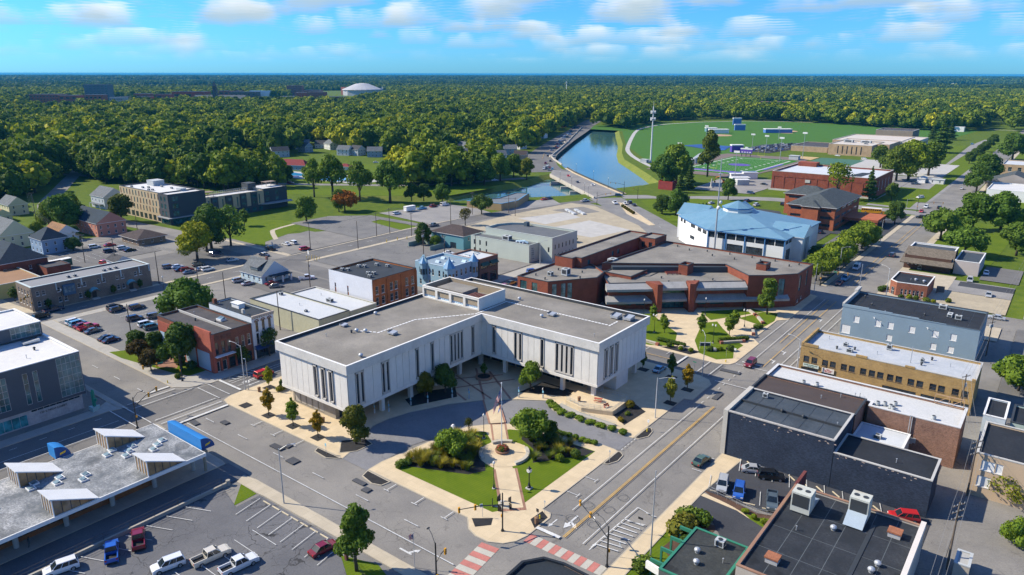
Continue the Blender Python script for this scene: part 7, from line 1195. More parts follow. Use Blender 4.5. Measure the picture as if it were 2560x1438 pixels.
# ================================================================ vehicles
def _paint():
 t=NT('car_paint'); oi=t.n('ShaderNodeObjectInfo'); t.out(oi.outputs['Color'],.3,.15,.5); t.b.inputs['Coat Weight'].default_value=.6; t.b.inputs['Coat Roughness'].default_value=.08; return t.mat
PAINT=_paint(); CGLASS=glass('car_glass',(.012,.018,.022),.05,.2); TYRE=plain('tyre',(.02,.02,.02),.8); RIM=plain('rim',(.40,.41,.42),.35,.6); LHT=plain('headlight',(.75,.75,.72),.15); RHT=plain('tail_light',(.40,.015,.015),.3); UND=plain('underbody',(.015,.015,.016),.8)
SPEC={'sedan':(4.75,.90,.92,1.45,[(-2.37,.55),(-2.33,.82),(-1.75,.93),(-1.2,.95),(1.0,.93),(1.9,.80),(2.3,.66),(2.37,.45)],(-1.75,1.15),(-.95,.35),.68,None),'suv':(4.75,.95,1.05,1.74,[(-2.37,.6),(-2.35,1.0),(-2.2,1.06),(1.0,1.06),(1.95,.98),(2.3,.84),(2.37,.5)],(-2.28,1.25),(-2.0,.45),.74,None),'pickup':(5.8,.99,1.12,1.86,[(-2.9,.62),(-2.88,1.10),(-.8,1.12),(1.3,1.13),(2.5,1.06),(2.82,.92),(2.9,.55)],(-.85,1.4),(-.65,.65),.76,(-2.78,-.92)),'van':(5.4,1.0,1.15,2.1,[(-2.7,.6),(-2.68,1.15),(1.6,1.15),(2.4,1.0),(2.66,.85),(2.7,.5)],(-2.66,1.95),(-2.6,1.1),.86,None)}
CAR={}
def car_parts(k):
 L,hw,belt,roof,prof,cbx,crx,hr,bed=SPEC[k]; P={}; m=MB(); zb=.30; n=len(prof)
 S_=[[(x,-hw*.96,zb),(x,-hw,(zb+z)/2),(x,-hw*.93,z),(x,hw*.93,z),(x,hw,(zb+z)/2),(x,hw*.96,zb)]for x,z in prof]
 for x,sc in((0,.86),(n-1,.86)):S_[x]=[(p[0],p[1]*sc,p[2])for p in S_[x]]
 b=0
 for s in S_:m.v+=s
 for i in range(n-1):
  for j in range(5):
   if bed and j==2 and bed[0]<=(prof[i][0]+prof[i+1][0])/2<=bed[1]:continue
   m.f.append((6*i+j,6*i+j+1,6*(i+1)+j+1,6*(i+1)+j)[::-1]); m.m.append(0)
  m.f.append((6*i+5,6*i,6*i+6,6*i+11)[::-1]); m.m.append(1)
 m.f.append(tuple(range(6))); m.m.append(0); m.f.append(tuple(6*(n-1)+j for j in range(5,-1,-1))); m.m.append(0)
 if bed:x0,x1=bed; zz=belt-.45; m.q((x0,-hw*.78,zz),(x1,-hw*.78,zz),(x1,hw*.78,zz),(x0,hw*.78,zz),m=1); m.box(x0-.08,x0,-hw*.9,hw*.9,zz-.2,belt); m.box(x1,x1+.06,-hw*.9,hw*.9,zz,belt); m.box(x0,x1,-hw*.93,-hw*.78,zz-.1,belt); m.box(x0,x1,hw*.78,hw*.93,zz-.1,belt)
 wb=hw*.90; B=[(cbx[0],-wb,belt-.02),(cbx[1],-wb,belt-.02),(cbx[1],wb,belt-.02),(cbx[0],wb,belt-.02)]; T_=[(crx[0],-hr,roof),(crx[1],-hr,roof),(crx[1],hr,roof),(crx[0],hr,roof)]
 m.q(*T_); m.q(*[(p[0],p[1]*.9,p[2]+.03)for p in T_]); r=.055
 for i in range(4):m.tube([B[i],T_[i]],r,4)
 for i in range(4):m.tube([T_[i],T_[(i+1)%4]],r*.9,4)
 for s in(-1,1):
  for t in((.5,)if k in('sedan','pickup')else(.36,.66)):xb=cbx[0]+(cbx[1]-cbx[0])*t; xr=crx[0]+(crx[1]-crx[0])*t; m.tube([(xb,s*wb,belt),(xr,s*hr,roof)],r*.8,4)
  m.box(cbx[1]-.25,cbx[1]-.05,s*hw-(.02 if s>0 else .14),s*hw+(.14 if s>0 else .02),belt+.02,belt+.18)
 if k=='van':
  for s in(-1,1):m.q((cbx[0],s*wb*1.005,belt),(.6,s*wb*1.005,belt),(.45,s*hr*1.01,roof),(crx[0],s*hr*1.01,roof))
 m.box(-L/2-.03,-L/2+.12,-hw*.8,hw*.8,.32,.52,m=1); m.box(L/2-.12,L/2+.03,-hw*.8,hw*.8,.30,.48,m=1)
 for x in(-L*.31,L*.31):
  for s in(-1,1):m.cyl(0,0,0,0,.01,n=3)if False else None
 P['body']=m
 g=lambda*q:MB().q(*q)
 P['windscreen']=g(B[2],B[1],T_[1],T_[2]); P['rear_window']=g(B[0],B[3],T_[3],T_[0]); P['side_l']=g(B[3],B[2],T_[2],T_[3]); P['side_r']=g(B[1],B[0],T_[0],T_[1])
 R_=.36 if k in('suv','pickup')else .33; w=MB(); prof_w=[(R_*.62,-.11),(R_,-.11),(R_,.11),(R_*.62,.12)]; nn=14
 for i in range(nn):
  a,c=2*PI*i/nn,2*PI*(i+1)/nn
  for(r0,y0),(r1,y1)in zip(prof_w,prof_w[1:]):w.q((r0*math.cos(a),y0,r0*math.sin(a)),(r1*math.cos(a),y1,r1*math.sin(a)),(r1*math.cos(c),y1,r1*math.sin(c)),(r0*math.cos(c),y0,r0*math.sin(c)))
  w.q((0,.09,0),(R_*.62*math.cos(a),.12,R_*.62*math.sin(a)),(R_*.62*math.cos(c),.12,R_*.62*math.sin(c)),m=1); w.q((0,-.09,0),(R_*.62*math.cos(c),-.11,R_*.62*math.sin(c)),(R_*.62*math.cos(a),-.11,R_*.62*math.sin(a)),m=1)
 P['wheel']=w; P['R']=R_; P['wx']=L*.31; P['hw']=hw*.93; zl=prof[-2][1]-.12; P['headlight']=MB().box(-.06,.06,-.2,.2,-.07,.09); P['hl']=(L/2-.08,hw*.66,zl); P['tail_light']=MB().box(-.05,.05,-.13,.13,-.12,.14); P['tl']=(-L/2+.05,hw*.76,belt-.22)
 return P
for k in SPEC:
 P=car_parts(k); near={'body':P['body'].mesh('body',[PAINT,UND]),'wheel':P['wheel'].mesh('wheel',[TYRE,RIM]),'headlight':P['headlight'].mesh('headlight',LHT),'tail_light':P['tail_light'].mesh('tail_light',RHT)}
 for q in('windscreen','rear_window','side_l','side_r'):near[q]=P[q].mesh('window',CGLASS)
 far=MB(); far.v=list(P['body'].v); far.f=list(P['body'].f); far.m=list(P['body'].m)
 def join(mb,dx,dy,dz,mm):o=len(far.v); far.v+=[(x+dx,y+dy,z+dz)for x,y,z in mb.v]; far.f+=[tuple(i+o for i in f)for f in mb.f]; far.m+=[mm(q)for q in mb.m]
 for q in('windscreen','rear_window','side_l','side_r'):join(P[q],0,0,0,lambda q:2)
 for sx in(-1,1):
  for sy in(-1,1):join(P['wheel'],sx*P['wx'],sy*P['hw'],P['R'],lambda q:3 if q==0 else 4)
 for sy in(-1,1):join(P['headlight'],P['hl'][0],sy*P['hl'][1],P['hl'][2],lambda q:5); join(P['tail_light'],P['tl'][0],sy*P['tl'][1],P['tl'][2],lambda q:6)
 CAR[k]=(P,near,far.mesh(k,[PAINT,UND,CGLASS,TYRE,RIM,LHT,RHT]))
CC={'white':(.70,.71,.72),'silver':(.38,.40,.42),'grey':(.15,.16,.175),'black':(.012,.013,.015),'navy':(.018,.03,.07),'blue':(.02,.10,.42),'light blue':(.13,.33,.50),'red':(.48,.02,.025),'maroon':(.19,.012,.025),'teal':(.03,.13,.16),'cream':(.62,.57,.46),'green':(.05,.10,.08),'slate':(.07,.10,.13),'yellow':(.62,.34,.02)}
WORD={'sedan':'sedan','suv':'SUV','pickup':'pickup truck','van':'van'}
def car(x,y,rz,k,c,label,z=.06,group=None):
 d=math.hypot(x,y); P,near,far=CAR[k]; nm={'sedan':'sedan_car','suv':'suv_car','pickup':'pickup_truck','van':'van'}[k]; cat='van' if k=='van' else 'truck' if k=='pickup' else 'car'
 if d>330:return tag(add(nm,far,None,(x,y,z),R(rz),color=CC[c]),label,cat,group)
 r=tag(empty(nm,(x,y,z),R(rz)),label,cat,group); add('body',near['body'],r,color=CC[c]); add('windscreen',near['windscreen'],r); add('rear_window',near['rear_window'],r); add('side_window',near['side_l'],r); add('side_window',near['side_r'],r)
 for sx in(-1,1):
  for sy in(-1,1):add('wheel',near['wheel'],r,(sx*P['wx'],sy*P['hw'],P['R']))
 for sy in(-1,1):add('headlight',near['headlight'],r,(P['hl'][0],sy*P['hl'][1],P['hl'][2])); add('tail_light',near['tail_light'],r,(P['tl'][0],sy*P['tl'][1],P['tl'][2]))
 return r
LST=[(-108.4,38.9,155,'pickup','blue','blue pickup truck parked nose-in at the station retaining wall'),(-108.3,43.0,155,'pickup','maroon','maroon pickup truck with a covered bed beside the blue one'),(-98.4,42.6,255,'suv','white','white SUV at the bottom edge next to the cream pickup'),(-95.2,47.7,82,'pickup','cream','cream crew-cab pickup truck with a dark covered bed'),(-90,49.2,82,'pickup','white','white work pickup truck with an open bed'),(-83.1,59.6,84,'sedan','maroon','maroon sedan beside the tall pear tree'),(-110.4,32.4,255,'suv','white','white car roof cut by the bottom edge under the blue pickup'),(-150.4,94.6,90,'suv','red','bright red SUV at the kerb behind the yellow tree'),(-155.3,106.6,270,'sedan','navy','dark car parked by the white arched shop'),(-45.8-1.6,121.4,84,'sedan','green','grey-green sedan parked on the street beside the stone-fronted building'),(-47.8,152.4,264,'sedan','black','black car at the kerb in front of the brown-roofed building'),(-57.6,175.2,270,'suv','maroon','dark red SUV driving into the upper junction'),(-74.4,157.6,90,'sedan','light blue','light blue car at the paved edge right of the county building'),(-38.1,124.3,25,'sedan','silver','silver sedan in the dark car park under the slate-blue wall'),(-34.8,123.9,25,'suv','black','black hatchback beside the silver sedan'),(-40.8,115.6,286,'suv','silver','silver SUV at the fence of the dark car park'),(-37.6,115.2,286,'suv','blue','bright blue off-roader at the fence of the dark car park'),(-31.9,115.8,288,'pickup','slate','dark teal pickup truck at the fence of the dark car park'),(-12.8,124.6,205,'suv','red','red hatchback beyond the near black roof'),(-230.4,113.8,85,'suv','white','white SUV alone near the terrace street'),(-234,97.2,95,'suv','black','black SUV at the far kerb of the corner car park'),(-231,96.6,95,'suv','navy','navy SUV beside the black one in the corner car park'),(-228.4,101.6,85,'suv','navy','navy SUV behind the tall pole in the corner car park'),(-218,95.8,80,'suv','navy','dark SUV in the middle of the corner car park'),(-215.5,100.8,80,'suv','grey','grey SUV nearest the spreading tree'),(-210.2,95.4,85,'suv','white','white SUV in the middle row of the corner car park'),(-206.2,95.2,85,'suv','teal','teal car half behind the red block'),(-229.2,83.2,95,'suv','white','white car first in the kerb row of the corner car park'),(-226.6,83.2,95,'suv','light blue','pale blue SUV second in the kerb row of the corner car park'),(-223.9,83.2,95,'sedan','maroon','maroon car third in the kerb row of the corner car park'),(-220.9,83.6,95,'pickup','red','red pickup truck in the kerb row of the corner car park'),(-216.6,83.2,95,'sedan','slate','slate blue car after the red pickup in the kerb row'),(-207.4,82.8,95,'sedan','black','black sedan near the end of the kerb row'),(-204.8,82.8,95,'sedan','navy','dark sedan at the end of the kerb row'),(-246.8,84.4,92,'pickup','navy','dark pickup truck waiting in front of the terrace row'),(-242.6,79.2,100,'suv','black','black SUV in the left junction'),(-231,139.2,85,'suv','silver','silver SUV left of the bungalow'),(-225.2,139.2,85,'sedan','silver','silver sedan left of the bungalow'),(-218.6,144.4,85,'sedan','maroon','maroon car in the shade of the bungalow porch'),(-214.4,143.2,60,'sedan','grey','grey car beside the bungalow porch'),(-214.6,156.4,60,'pickup','white','white pickup truck by the utility poles near the bungalow'),(-257.2,167.8,10,'sedan','navy','navy car on the street behind the bungalow'),(-264.6,175.6,175,'pickup','black','black pickup truck at the edge of the mown lot'),(-266.8,185.2,175,'sedan','white','white sedan in the mown lot'),(-266.4,188.4,175,'suv','white','white SUV beside the white sedan in the mown lot'),(-253,184.6,80,'suv','red','red SUV in the mown lot near the street'),(-273,156,100,'van','navy','dark and white van under the trees'),(-259.6,154.8,80,'sedan','silver','silver sedan at the shaded lot entrance'),(-269.2,133.6,80,'suv','grey','grey SUV in the shaded lot row'),(-267,136,80,'sedan','white','white sedan in the shaded lot row'),(-261.8,134.6,80,'sedan','black','black sedan in the shaded lot row'),(-259.4,135.6,80,'suv','maroon','maroon SUV in the shaded lot row'),(-255.8,134.4,80,'sedan','grey','charcoal sedan nearest the street in the shaded lot'),(-263.4,142.6,85,'suv','black','black SUV in the back row of the shaded lot'),(-256.6,139.8,85,'sedan','silver','silver car in the back row of the shaded lot'),(-254.2,141,85,'suv','white','white SUV in the back row of the shaded lot'),(-326.6,131.4,88,'suv','white','white car in the lot behind the terrace row, left'),(-325.4,137.2,88,'sedan','red','red car at the top of the lot behind the terrace row'),(-313.6,131.8,88,'suv','navy','navy SUV in the middle of the lot behind the terrace row'),(-314.6,137.8,88,'suv','white','white and black off-roader in the lot behind the terrace row'),(-309,138,88,'sedan','black','long black sedan in the lot behind the terrace row'),(-295.4,122.2,100,'suv','red','red SUV near the small garage'),(-299.2,128.4,88,'sedan','navy','navy car behind the utility pole near the small garage'),(-289,102.2,60,'pickup','light blue','pale blue pickup truck behind the terrace row'),(-281.8,265.4,85,'suv','white','white off-roader at the grass edge of the river lot'),(-281.6,284.2,85,'pickup','light blue','light blue pickup truck in the river lot'),(-281.6,293.4,85,'suv','maroon','maroon SUV in the river lot'),(-279.8,300.6,85,'van','white','white van in the river lot'),(-244.8,254.6,85,'pickup','grey','dark red-grey pickup truck on the street by the grass strip'),(-331.6,372.8,50,'sedan','navy','dark sedan on the river road'),(-320.4,395.8,60,'sedan','white','white sedan on the river road at the big trees'),(-419,298.6,30,'suv','maroon','maroon SUV on the river road below the pool'),(-23.4,301.6,275,'suv','silver','silver SUV in the lot behind the small brick office'),(-16,284.2,275,'sedan','silver','silver sedan near the gravel yard'),(-19.9,316.8,275,'sedan','white','white car by the pink annexe'),(-11.4,257.6,182,'sedan','silver','silver sedan crossing at the alley mouth'),(-53.6,325.8,90,'suv','navy','navy SUV driving up the two-way street'),(-60.2,295.2,270,'van','white','white van driving down the two-way street'),(-59.6,276.2,270,'pickup','light blue','pale blue pickup truck behind the junction signals'),(-59.7,268.6,270,'sedan','maroon','maroon sedan waiting at the junction signals'),(-152.6,176,90,'suv','light blue','pale blue SUV on the street behind the county building'),(-150.4,191,90,'pickup','maroon','maroon pickup truck in front of the brown brick shop'),(-155,214,60,'suv','blue','blue car in front of the pale green hall'),(-200,216.6,20,'sedan','white','white car by the teal house garage'),(-152,197,90,'sedan','yellow','yellow car hidden behind the maroon pickup truck'),(4,204,5,'pickup','teal','teal pickup truck parked at the right edge by the alley'),(4,208,5,'suv','black','black SUV parked at the right edge by the alley'),(2,212,5,'sedan','navy','navy car parked at the right edge, farther up')]
for x,y,rz,k,c,l in LST:car(x,y,rz,k,c,l)
FAR=[(1421,442,'sedan','red','red car alone on the river bridge',315),(1444,458,'sedan','navy','navy car on the bridge behind the red one',135),(1481,465,'sedan','white','white car on the bridge near the town end',135),(1547,491,'suv','slate','slate car entering the bridge junction',30),(1462,505,'pickup','silver','silver pickup truck waiting at the bridge junction',75),(1537,510,'pickup','white','white work truck on the boulevard',315),(1562,511,'sedan','white','white sedan on the boulevard beside the median',135),(1574,509,'suv','navy','navy SUV on the boulevard beside the median',135),(1585,515,'sedan','navy','dark sedan last on the boulevard beside the median',135),(1361,501,'sedan','red','red car at the river hedge',75),(1373,499,'suv','navy','navy SUV at the river hedge',75),(1360,424,'suv','white','white van-like SUV leading the queue at the bridge',300),(1364,410,'suv','maroon','maroon SUV in the queue at the bridge',300),(1369,416,'sedan','white','white sedan in the queue at the bridge',300),(1374,421,'sedan','maroon','maroon sedan in the queue at the bridge',300),(1381,425,'suv','light blue','pale blue SUV in the queue at the bridge',300),(1372,427,'sedan','grey','grey sedan at the front of the queue at the bridge',300),(1366,422,'suv','slate','slate SUV inside the queue at the bridge',300),(1370,391,'suv','navy','navy SUV rounding the bend by the river wall',120),(1376,404,'sedan','black','black sedan rounding the bend by the river wall',120)]
rgc=random.Random(9)
for i in range(22):t=i/21; px=1380+t*62+rgc.uniform(-5,5); py=378-t*62+rgc.uniform(-2,2); FAR.append((px,py,rgc.choice(('sedan','suv','pickup')),rgc.choice(('white','silver','grey','black','red','navy')),None,62+180*(i%2)))
FAR+=[(1910,463,'sedan','black','black sedan near the fieldhouse corner',350),(1877,485,'suv','navy','navy SUV turning below the fieldhouse lawn',350),(1868,505,'suv','navy','navy SUV parked at the top of the dark lot',80),(1891,515,'suv','white','white SUV in the dark lot',80),(1957,513,'suv','black','black SUV in the dark lot near the clay brick office',90),(1778,510,'sedan','white','white car behind the blue roof',80),(2022,583,'suv','black','black SUV in front of the clay brick office',90),(2050,584,'suv','navy','navy SUV in front of the clay brick office',90),(2094,391,'sedan','white','white car in front of the school',350),(2315,520,'suv','white','white SUV at the far junction',270),(2348,522,'suv','black','black SUV at the far junction',90),(2303,531,'sedan','red','red car at the far junction',270),(2302,546,'suv','black','black and white police-style SUV at the far junction',190),(2318,551,'sedan','white','white sedan at the far junction',270),(2300,496,'suv','white','white SUV on the slip lane',240),(2404,474,'sedan','white','white sedan far up the two-way street',90),(2289,462,'pickup','slate','slate pickup truck by the site cabins',20),(2430,362,'suv','light blue','pale blue van by the school drive',80),(2465,412,'sedan','maroon','maroon car far up the divided street',90),(2480,400,'suv','black','black SUV far up the divided street',270),(2490,388,'sedan','silver','silver car far up the divided street',270),(2548,596,'sedan','white','white car in the lot at the right edge',0),(2545,606,'suv','grey','grey SUV in the lot at the right edge',0),(2160,398,'sedan','white','white car right of the school front',350),(850,413,'sedan','white','white car in the park by the pool fence',40),(940,408,'sedan','white','white car in the pool car park',40),(495,396,'van','white','white van in a neighbourhood yard',20)]
for i,(px,py,k,c,l,rz)in enumerate(FAR):
 x,y=at(px,py); car(x,y,rz,k,c,l or '%s %s in the stream of traffic on the river road'%(c,WORD[k]),group=None if l else 'traffic on the river road')
for r in range(4):
 for i in range(15):
  x,y=(-260+r*8.5+i*.55-0,712+i*6.4+(r%2)); k=rgc.choice(('sedan','suv','suv','pickup')); c=rgc.choice(('white','silver','grey','black','navy','white','blue','slate')); car(x,y,100,k,c,'%s %s in the packed student car park'%(c,WORD[k]),group='cars in the student car park')
b=tag(empty('school_bus',(-82.5,424.6,.06),R(8)),'yellow school bus with a white roof on the street by the clay brick office','bus'); MB().box(-5.6,4.2,-1.2,1.2,.6,2.75).box(4.2,5.8,-1.1,1.1,.6,1.7).ob('body',plain('bus_yellow',(.66,.32,.01),.4),b); MB().prism([(-5.6,-1.15),(4.3,-1.15),(4.3,1.15),(-5.6,1.15)],2.75,3.0).ob('roof',WHITE,b); wm=MB().box(-.4,.4,-.02,.02,0,.7).mesh('window',CGLASS)
for i in range(9):
 for s in(-1,1):add('window',wm,b,(-5+i*1.05,s*1.21,1.8))
for x in(-3.4,4.2):
 for s in(-1,1):add('wheel',CAR['suv'][1]['wheel'],b,(x,s*1.1,.5),0,1.4)
MB().box(4.18,4.24,-1,1,1.75,2.6).ob('windscreen',CGLASS,b); MB().box(-5.62,5.82,-1.22,1.22,1.2,1.3).ob('stripe',BLACK,b)
tl=tag(empty('cargo_trailer',(-282.4,275.6,0),R(85)),'white box cargo trailer in the river lot','trailer'); MB().box(-3.2,3.2,-1.2,1.2,.7,3.1).box(-3.25,3.25,-1.25,1.25,3.1,3.2).ob('body',WHITE,tl); [add('wheel',CAR['suv'][1]['wheel'],tl,(x,s*1.1,.4))for x in(-.5,.5)for s in(-1,1)]; MB().tube([(3.2,0,.7),(4.6,0,.6)],.08,5).ob('tow_bar',STEEL,tl)
ex=tag(empty('excavator',(*at(1812,460),0),R(200)),'orange excavator with a raised arm by the running track','excavator'); EO=plain('excavator_orange',(.62,.20,.02)); [MB().box(-2,2,s*1.1-.35,s*1.1+.35,0,.9).ob('track',UND,ex)for s in(-1,1)]; MB().box(-2,1.6,-1.3,1.3,1.0,2.2).ob('body',EO,ex); MB().box(.1,1.6,.2,1.3,2.2,3.4).ob('cab',[CGLASS],ex); MB().tube([(1.4,-.4,2),(3.6,-.4,5),(6,-.4,4.2)],.3,5).tube([(6,-.4,4.2),(6.8,-.4,1.6)],.22,5).ob('arm',EO,ex); MB().box(6.2,7.3,-.9,.1,.7,1.6).ob('bucket',EO,ex)
# ================================================================ street furniture, bridge, landmarks
CONC_P=weather('pole_concrete',(.46,.47,.47),.1)
def signal(x,y,arm,rz,label,heads=2,lamp=0,lamp_rz=0.0,pole=6.9,z=.14,sign=None):
 """black mast-arm signal; arm length along local +x"""
 r=tag(empty('traffic_signal',(x,y,z),rz),label,'traffic signal'); MB().cyl(0,0,0,.35,.3,.2,n=8).cyl(0,0,.35,pole,.14,.11,n=8).cyl(0,0,pole,pole+.25,.13,.02,n=8).ob('pole',BLACK,r)
 if arm:MB().tube([(0,0,4.9),(arm*.5,0,5.7),(arm,0,6.0)],.10,6,r2=.06).ob('mast_arm',BLACK,r)
 hm=MB().box(-.16,.16,-.15,.1,-.5,.5).mesh('signal_head',SIGNAL_Y); lm=MB().cyl(0,0,0,.06,.11,n=8).mesh('lens',[BLACK])
 for i in range(heads):
  t=1-i*.36; h=add('signal_head',hm,r,(arm*t-.2,-.14,(5.95 if t>.9 else 5.72)-.15))
  for k in range(3):o=add('lens',lm,h,(0,-.15,-.32+k*.32)); o.rotation_euler=(R(90),0,0)
 MB().box(-.16,.16,-.35,-.12,2.5,3.0).ob('pedestrian_signal',SIGNAL_Y,r)
 if sign:MB().box(arm*.45,arm*.45+(1.6 if sign=='g' else .5),-.12,-.08,5.35 if sign!='g' else 5.7,5.95 if sign!='g' else 6.05).ob('sign_plate',plain('street_sign_green',(.02,.20,.12))if sign=='g' else WHITE,r)
 if lamp:c,s=math.cos(lamp_rz),math.sin(lamp_rz); MB().tube([(0,0,pole-.2),(c*lamp*.5,s*lamp*.5,pole+.5),(c*lamp,s*lamp,pole+.3)],.05,5).ob('lamp_arm',BLACK,r); MB().sph(c*lamp,s*lamp,pole+.25,.34,.18,.12,8,5).ob('lamp_head',BLACK,r)
 return r
signal(-64.1,80.8,7.6,R(-118),'black mast-arm traffic signal on the plaza corner',2,0,sign='w'); signal(-46,83.5,9.0,R(152),'black mast-arm traffic signal with a lamp at the bottom right kerb',2,3.2,R(0),sign='w'); signal(-147.3,61.9,7.5,R(118),'traffic signal beside the station, with lamp arm',2,3.0,R(0)); signal(-163.2,80.6,8.4,R(-100),'traffic signal at the corner lawn by the red block',2,0,sign='g'); signal(-251.2,80.4,7,R(-40),'traffic signal at the end of the terrace row',3,0,sign='g'); signal(-62.6,63.6,2.0,R(90),'dark signal post at the bottom edge by the crosswalk',1,3.6,R(60),pole=8); signal(-64.6,262.6,9,R(-4),'signal with a green name plate at the junction past the civic complex',2,0,sign='g'); signal(-64.8,446,12,R(0),'signal at the far wide junction',2,0)
for px,py,a,rz,l in((1492,512,9,60,'black mast-arm signal at the river bridge, town side'),(1560,482,9,200,'green mast-arm signal at the river bank'),(1594,498,3,200,'signal post right of the bridge junction')):signal(*at(px,py),a,R(rz),l,2 if a>4 else 1)
def street_lamp(x,y,h,rz,arm,label,mat=STEEL,double=False,z=.14,head=1):
 r=tag(empty('street_lamp',(x,y,z),rz),label,'street lamp'); MB().cyl(0,0,0,h,.13,.07,n=8).ob('pole',mat,r); m=MB().tube([(0,0,h-.3),(arm*.6,0,h+.35),(arm,0,h+.4)],.045,5)
 if double:m.tube([(0,0,h-1),(arm*.6,0,h+.2)],.035,5)
 m.ob('arm',mat,r); MB().sph(arm+.25,0,h+.36,.42,.17,.1,8,5).ob('lamp_head',mat,r); return r
for a in((-99.2,63.8,10.6,R(60),2.2,'grey street lamp on the kerb above the station lot',STEEL),(-147.4+.8,88.6-1.6,11.2,R(188),3.2,'pale street lamp with a bracket arm at the upper crossing',CONC_P),(-145.8,87.4,7.5,R(188),.1,'thin signal post beside the pale lamp',STEEL),(-63.2,133.2,9.4,R(20),3.2,'white street lamp with a bracket arm right of the county terrace',CONC_P),(-64.2,160.4,11,R(130),2.2,'tall grey street lamp at the upper right junction',STEEL),(-45.6,173.4,10.5,R(170),2.6,'white street lamp in front of the ochre brick building',CONC_P),(-43.2,262,10,R(150),2.8,'white street lamp near the small brick office',CONC_P),(-63.8,284,10,R(20),2.4,'white street lamp among the yellow-green trees',CONC_P),(-63.8,252.4,9.6,R(90),.2,'slim grey pole at the end of the civic complex',STEEL),(-63.6,352,10,R(20),2.4,'white street lamp past the yellow-green trees',CONC_P),(-66,420,10,R(20),2.6,'grey street lamp at the far junction',STEEL),(-160.2,226,9,R(60),2.6,'white street lamp by the pale green hall',CONC_P)):
 street_lamp(*a)
for px,py,h,l in((1626,1394,15,'tall plain metal pole on the lower right lawn'),(2263,983,11.5,'tall tapering pole at the rear of the ochre brick building'),(2146,740,11,'tall grey pole by the shrubs of the small brick office')):x,y=at(px,py); tag(MB().cyl(0,0,0,h,.14,.07,n=8).cyl(0,0,h,h+.12,.1,n=8).ob('pole',STEEL,None,(x,y,0)),l,'pole')
def upole(x,y,h,label,arms=1,rz=0.0,trans=0):
 r=tag(empty('utility_pole',(x,y,0),rz),label,'utility pole'); MB().cyl(0,0,0,h,.17,.11,n=8).ob('pole',WOOD,r); ins=MB().cyl(0,0,0,.22,.06,n=6).mesh('insulator',plain('insulator',(.30,.32,.33)))
 for k in range(arms):
  z=h-.5-k*1.1; MB().box(-1.25,1.25,-.06,.06,z-.06,z+.06).ob('crossarm',WOOD,r); [add('insulator',ins,r,(q,0,z+.06))for q in(-1.1,-.4,.4,1.1)]
 for k in range(trans):MB().cyl(.35*(-1)**k,.1,h-3.0,h-2.1,.25,n=10).ob('transformer',GREYBOX,r)
 return r
UP=[(-303.5,117.8,11.5,'utility pole with transformer in the lot behind the terrace row',2,1),(-289.4,123.2,11,'utility pole beside the small white garage',1,0),(-252.2,121,11.5,'bare wooden pole at the end of the terrace row',0,0),(-233.3,125.3,10,'bare wooden pole behind the spreading tree',0,0),(-212,122.4,10.5,'bare wooden pole at the edge of the pale lot',0,0),(-200.2,147,12,'utility pole near the orange brick block',1,1),(-176,117.6,12,'wooden pole in front of the beige warehouse',0,0),(-198.4,85.6,11.6,'wooden pole at the corner lawn of the car park',0,0),(-378.2,129,11,'utility pole at the far left carrying the lines over the houses',1,0),(-344,158.4,11,'wooden pole in front of the peach house',0,0),(-437.9,149.4,11,'pole with lamp at the far left street',1,0),(-206,208,11,'utility pole with transformers by the teal house',2,2),(-198,212,9,'shorter utility pole by the teal house',1,1),(-189,221,9,'pole in front of the pale green hall',0,0),(-251,186,12,'dark pole at the mown lot kerb',0,0),(-249.6,222,11,'pole with lamp along the worn lot',0,0),(-249.4,230,12,'utility pole along the worn lot',1,0),(-237,232,11,'pole across the street from the worn lot',1,0),(-237,200,12,'dark leaning pole in the worn yard',0,0),(-240,262,12,'tall pole at the grass strip corner',0,0),(-250,290,12,'tall utility pole in the river lot',1,1),(-238,306,11,'utility pole by the low river building',1,0),(-229,300,10,'pole with transformer at the cleared site',1,1),(-5.3,139.2,11.3,'thick utility pole with many crossarms at the alley',3,0),(-5,114.2,11.8,'near utility pole with crossarms at the bottom right',3,0),(-10.4,220.5,11,'utility pole behind the blue-grey building',2,2),(-10.8,172,11,'utility pole behind the ochre brick building',1,1),(-6.4,330,13,'tall twin pole by the right edge trees',1,0),(-7.6,338,13,'second tall pole by the right edge trees',1,0)]
for x,y,h,l,a,t in UP:upole(x,y,h,l,a,R(60)if x>-20 else R(95),t)
def wire(pts,label,sag=.9,r=.018):
 m=MB()
 for a,b in zip(pts,pts[1:]):m.tube([tuple(a[i]+(b[i]-a[i])*t-(sag*4*t*(1-t)if i==2 else 0)for i in range(3))for t in(0,.17,.33,.5,.67,.83,1)],r,3)
 tag(m.ob('power_line',plain('cable',(.16,.16,.16))),label,'power line','overhead lines')
for k in range(4):o=-1.1+.73*k; wire([(-440,149+o,10.6),(-378.2,129+o,10.6),(-303.5,117.8+o,11.0),(-289.4,123.2+o,10.6),(-200,147+o,11.4)],'overhead power line over the houses at the far left',2.0,.03)
for k in range(3):o=-.8+.8*k; wire([(-5+o,60,11),(-5+o,114.2,11.4),(-5.3+o,139.2,11),(-10.8+o,172,10.6),(-10.4+o,220.5,10.6),(-7+o,330,12)],'overhead power line along the alley',1.4,.025); wire([(-250,186+o,11.4),(-249.4,230+o,11.4),(-250,290+o,11.4),(-229,300+o,9.6)],'overhead power line along the worn lot',1.2,.03)
GLOBE=plain('globe_white',(.75,.74,.68),.3)
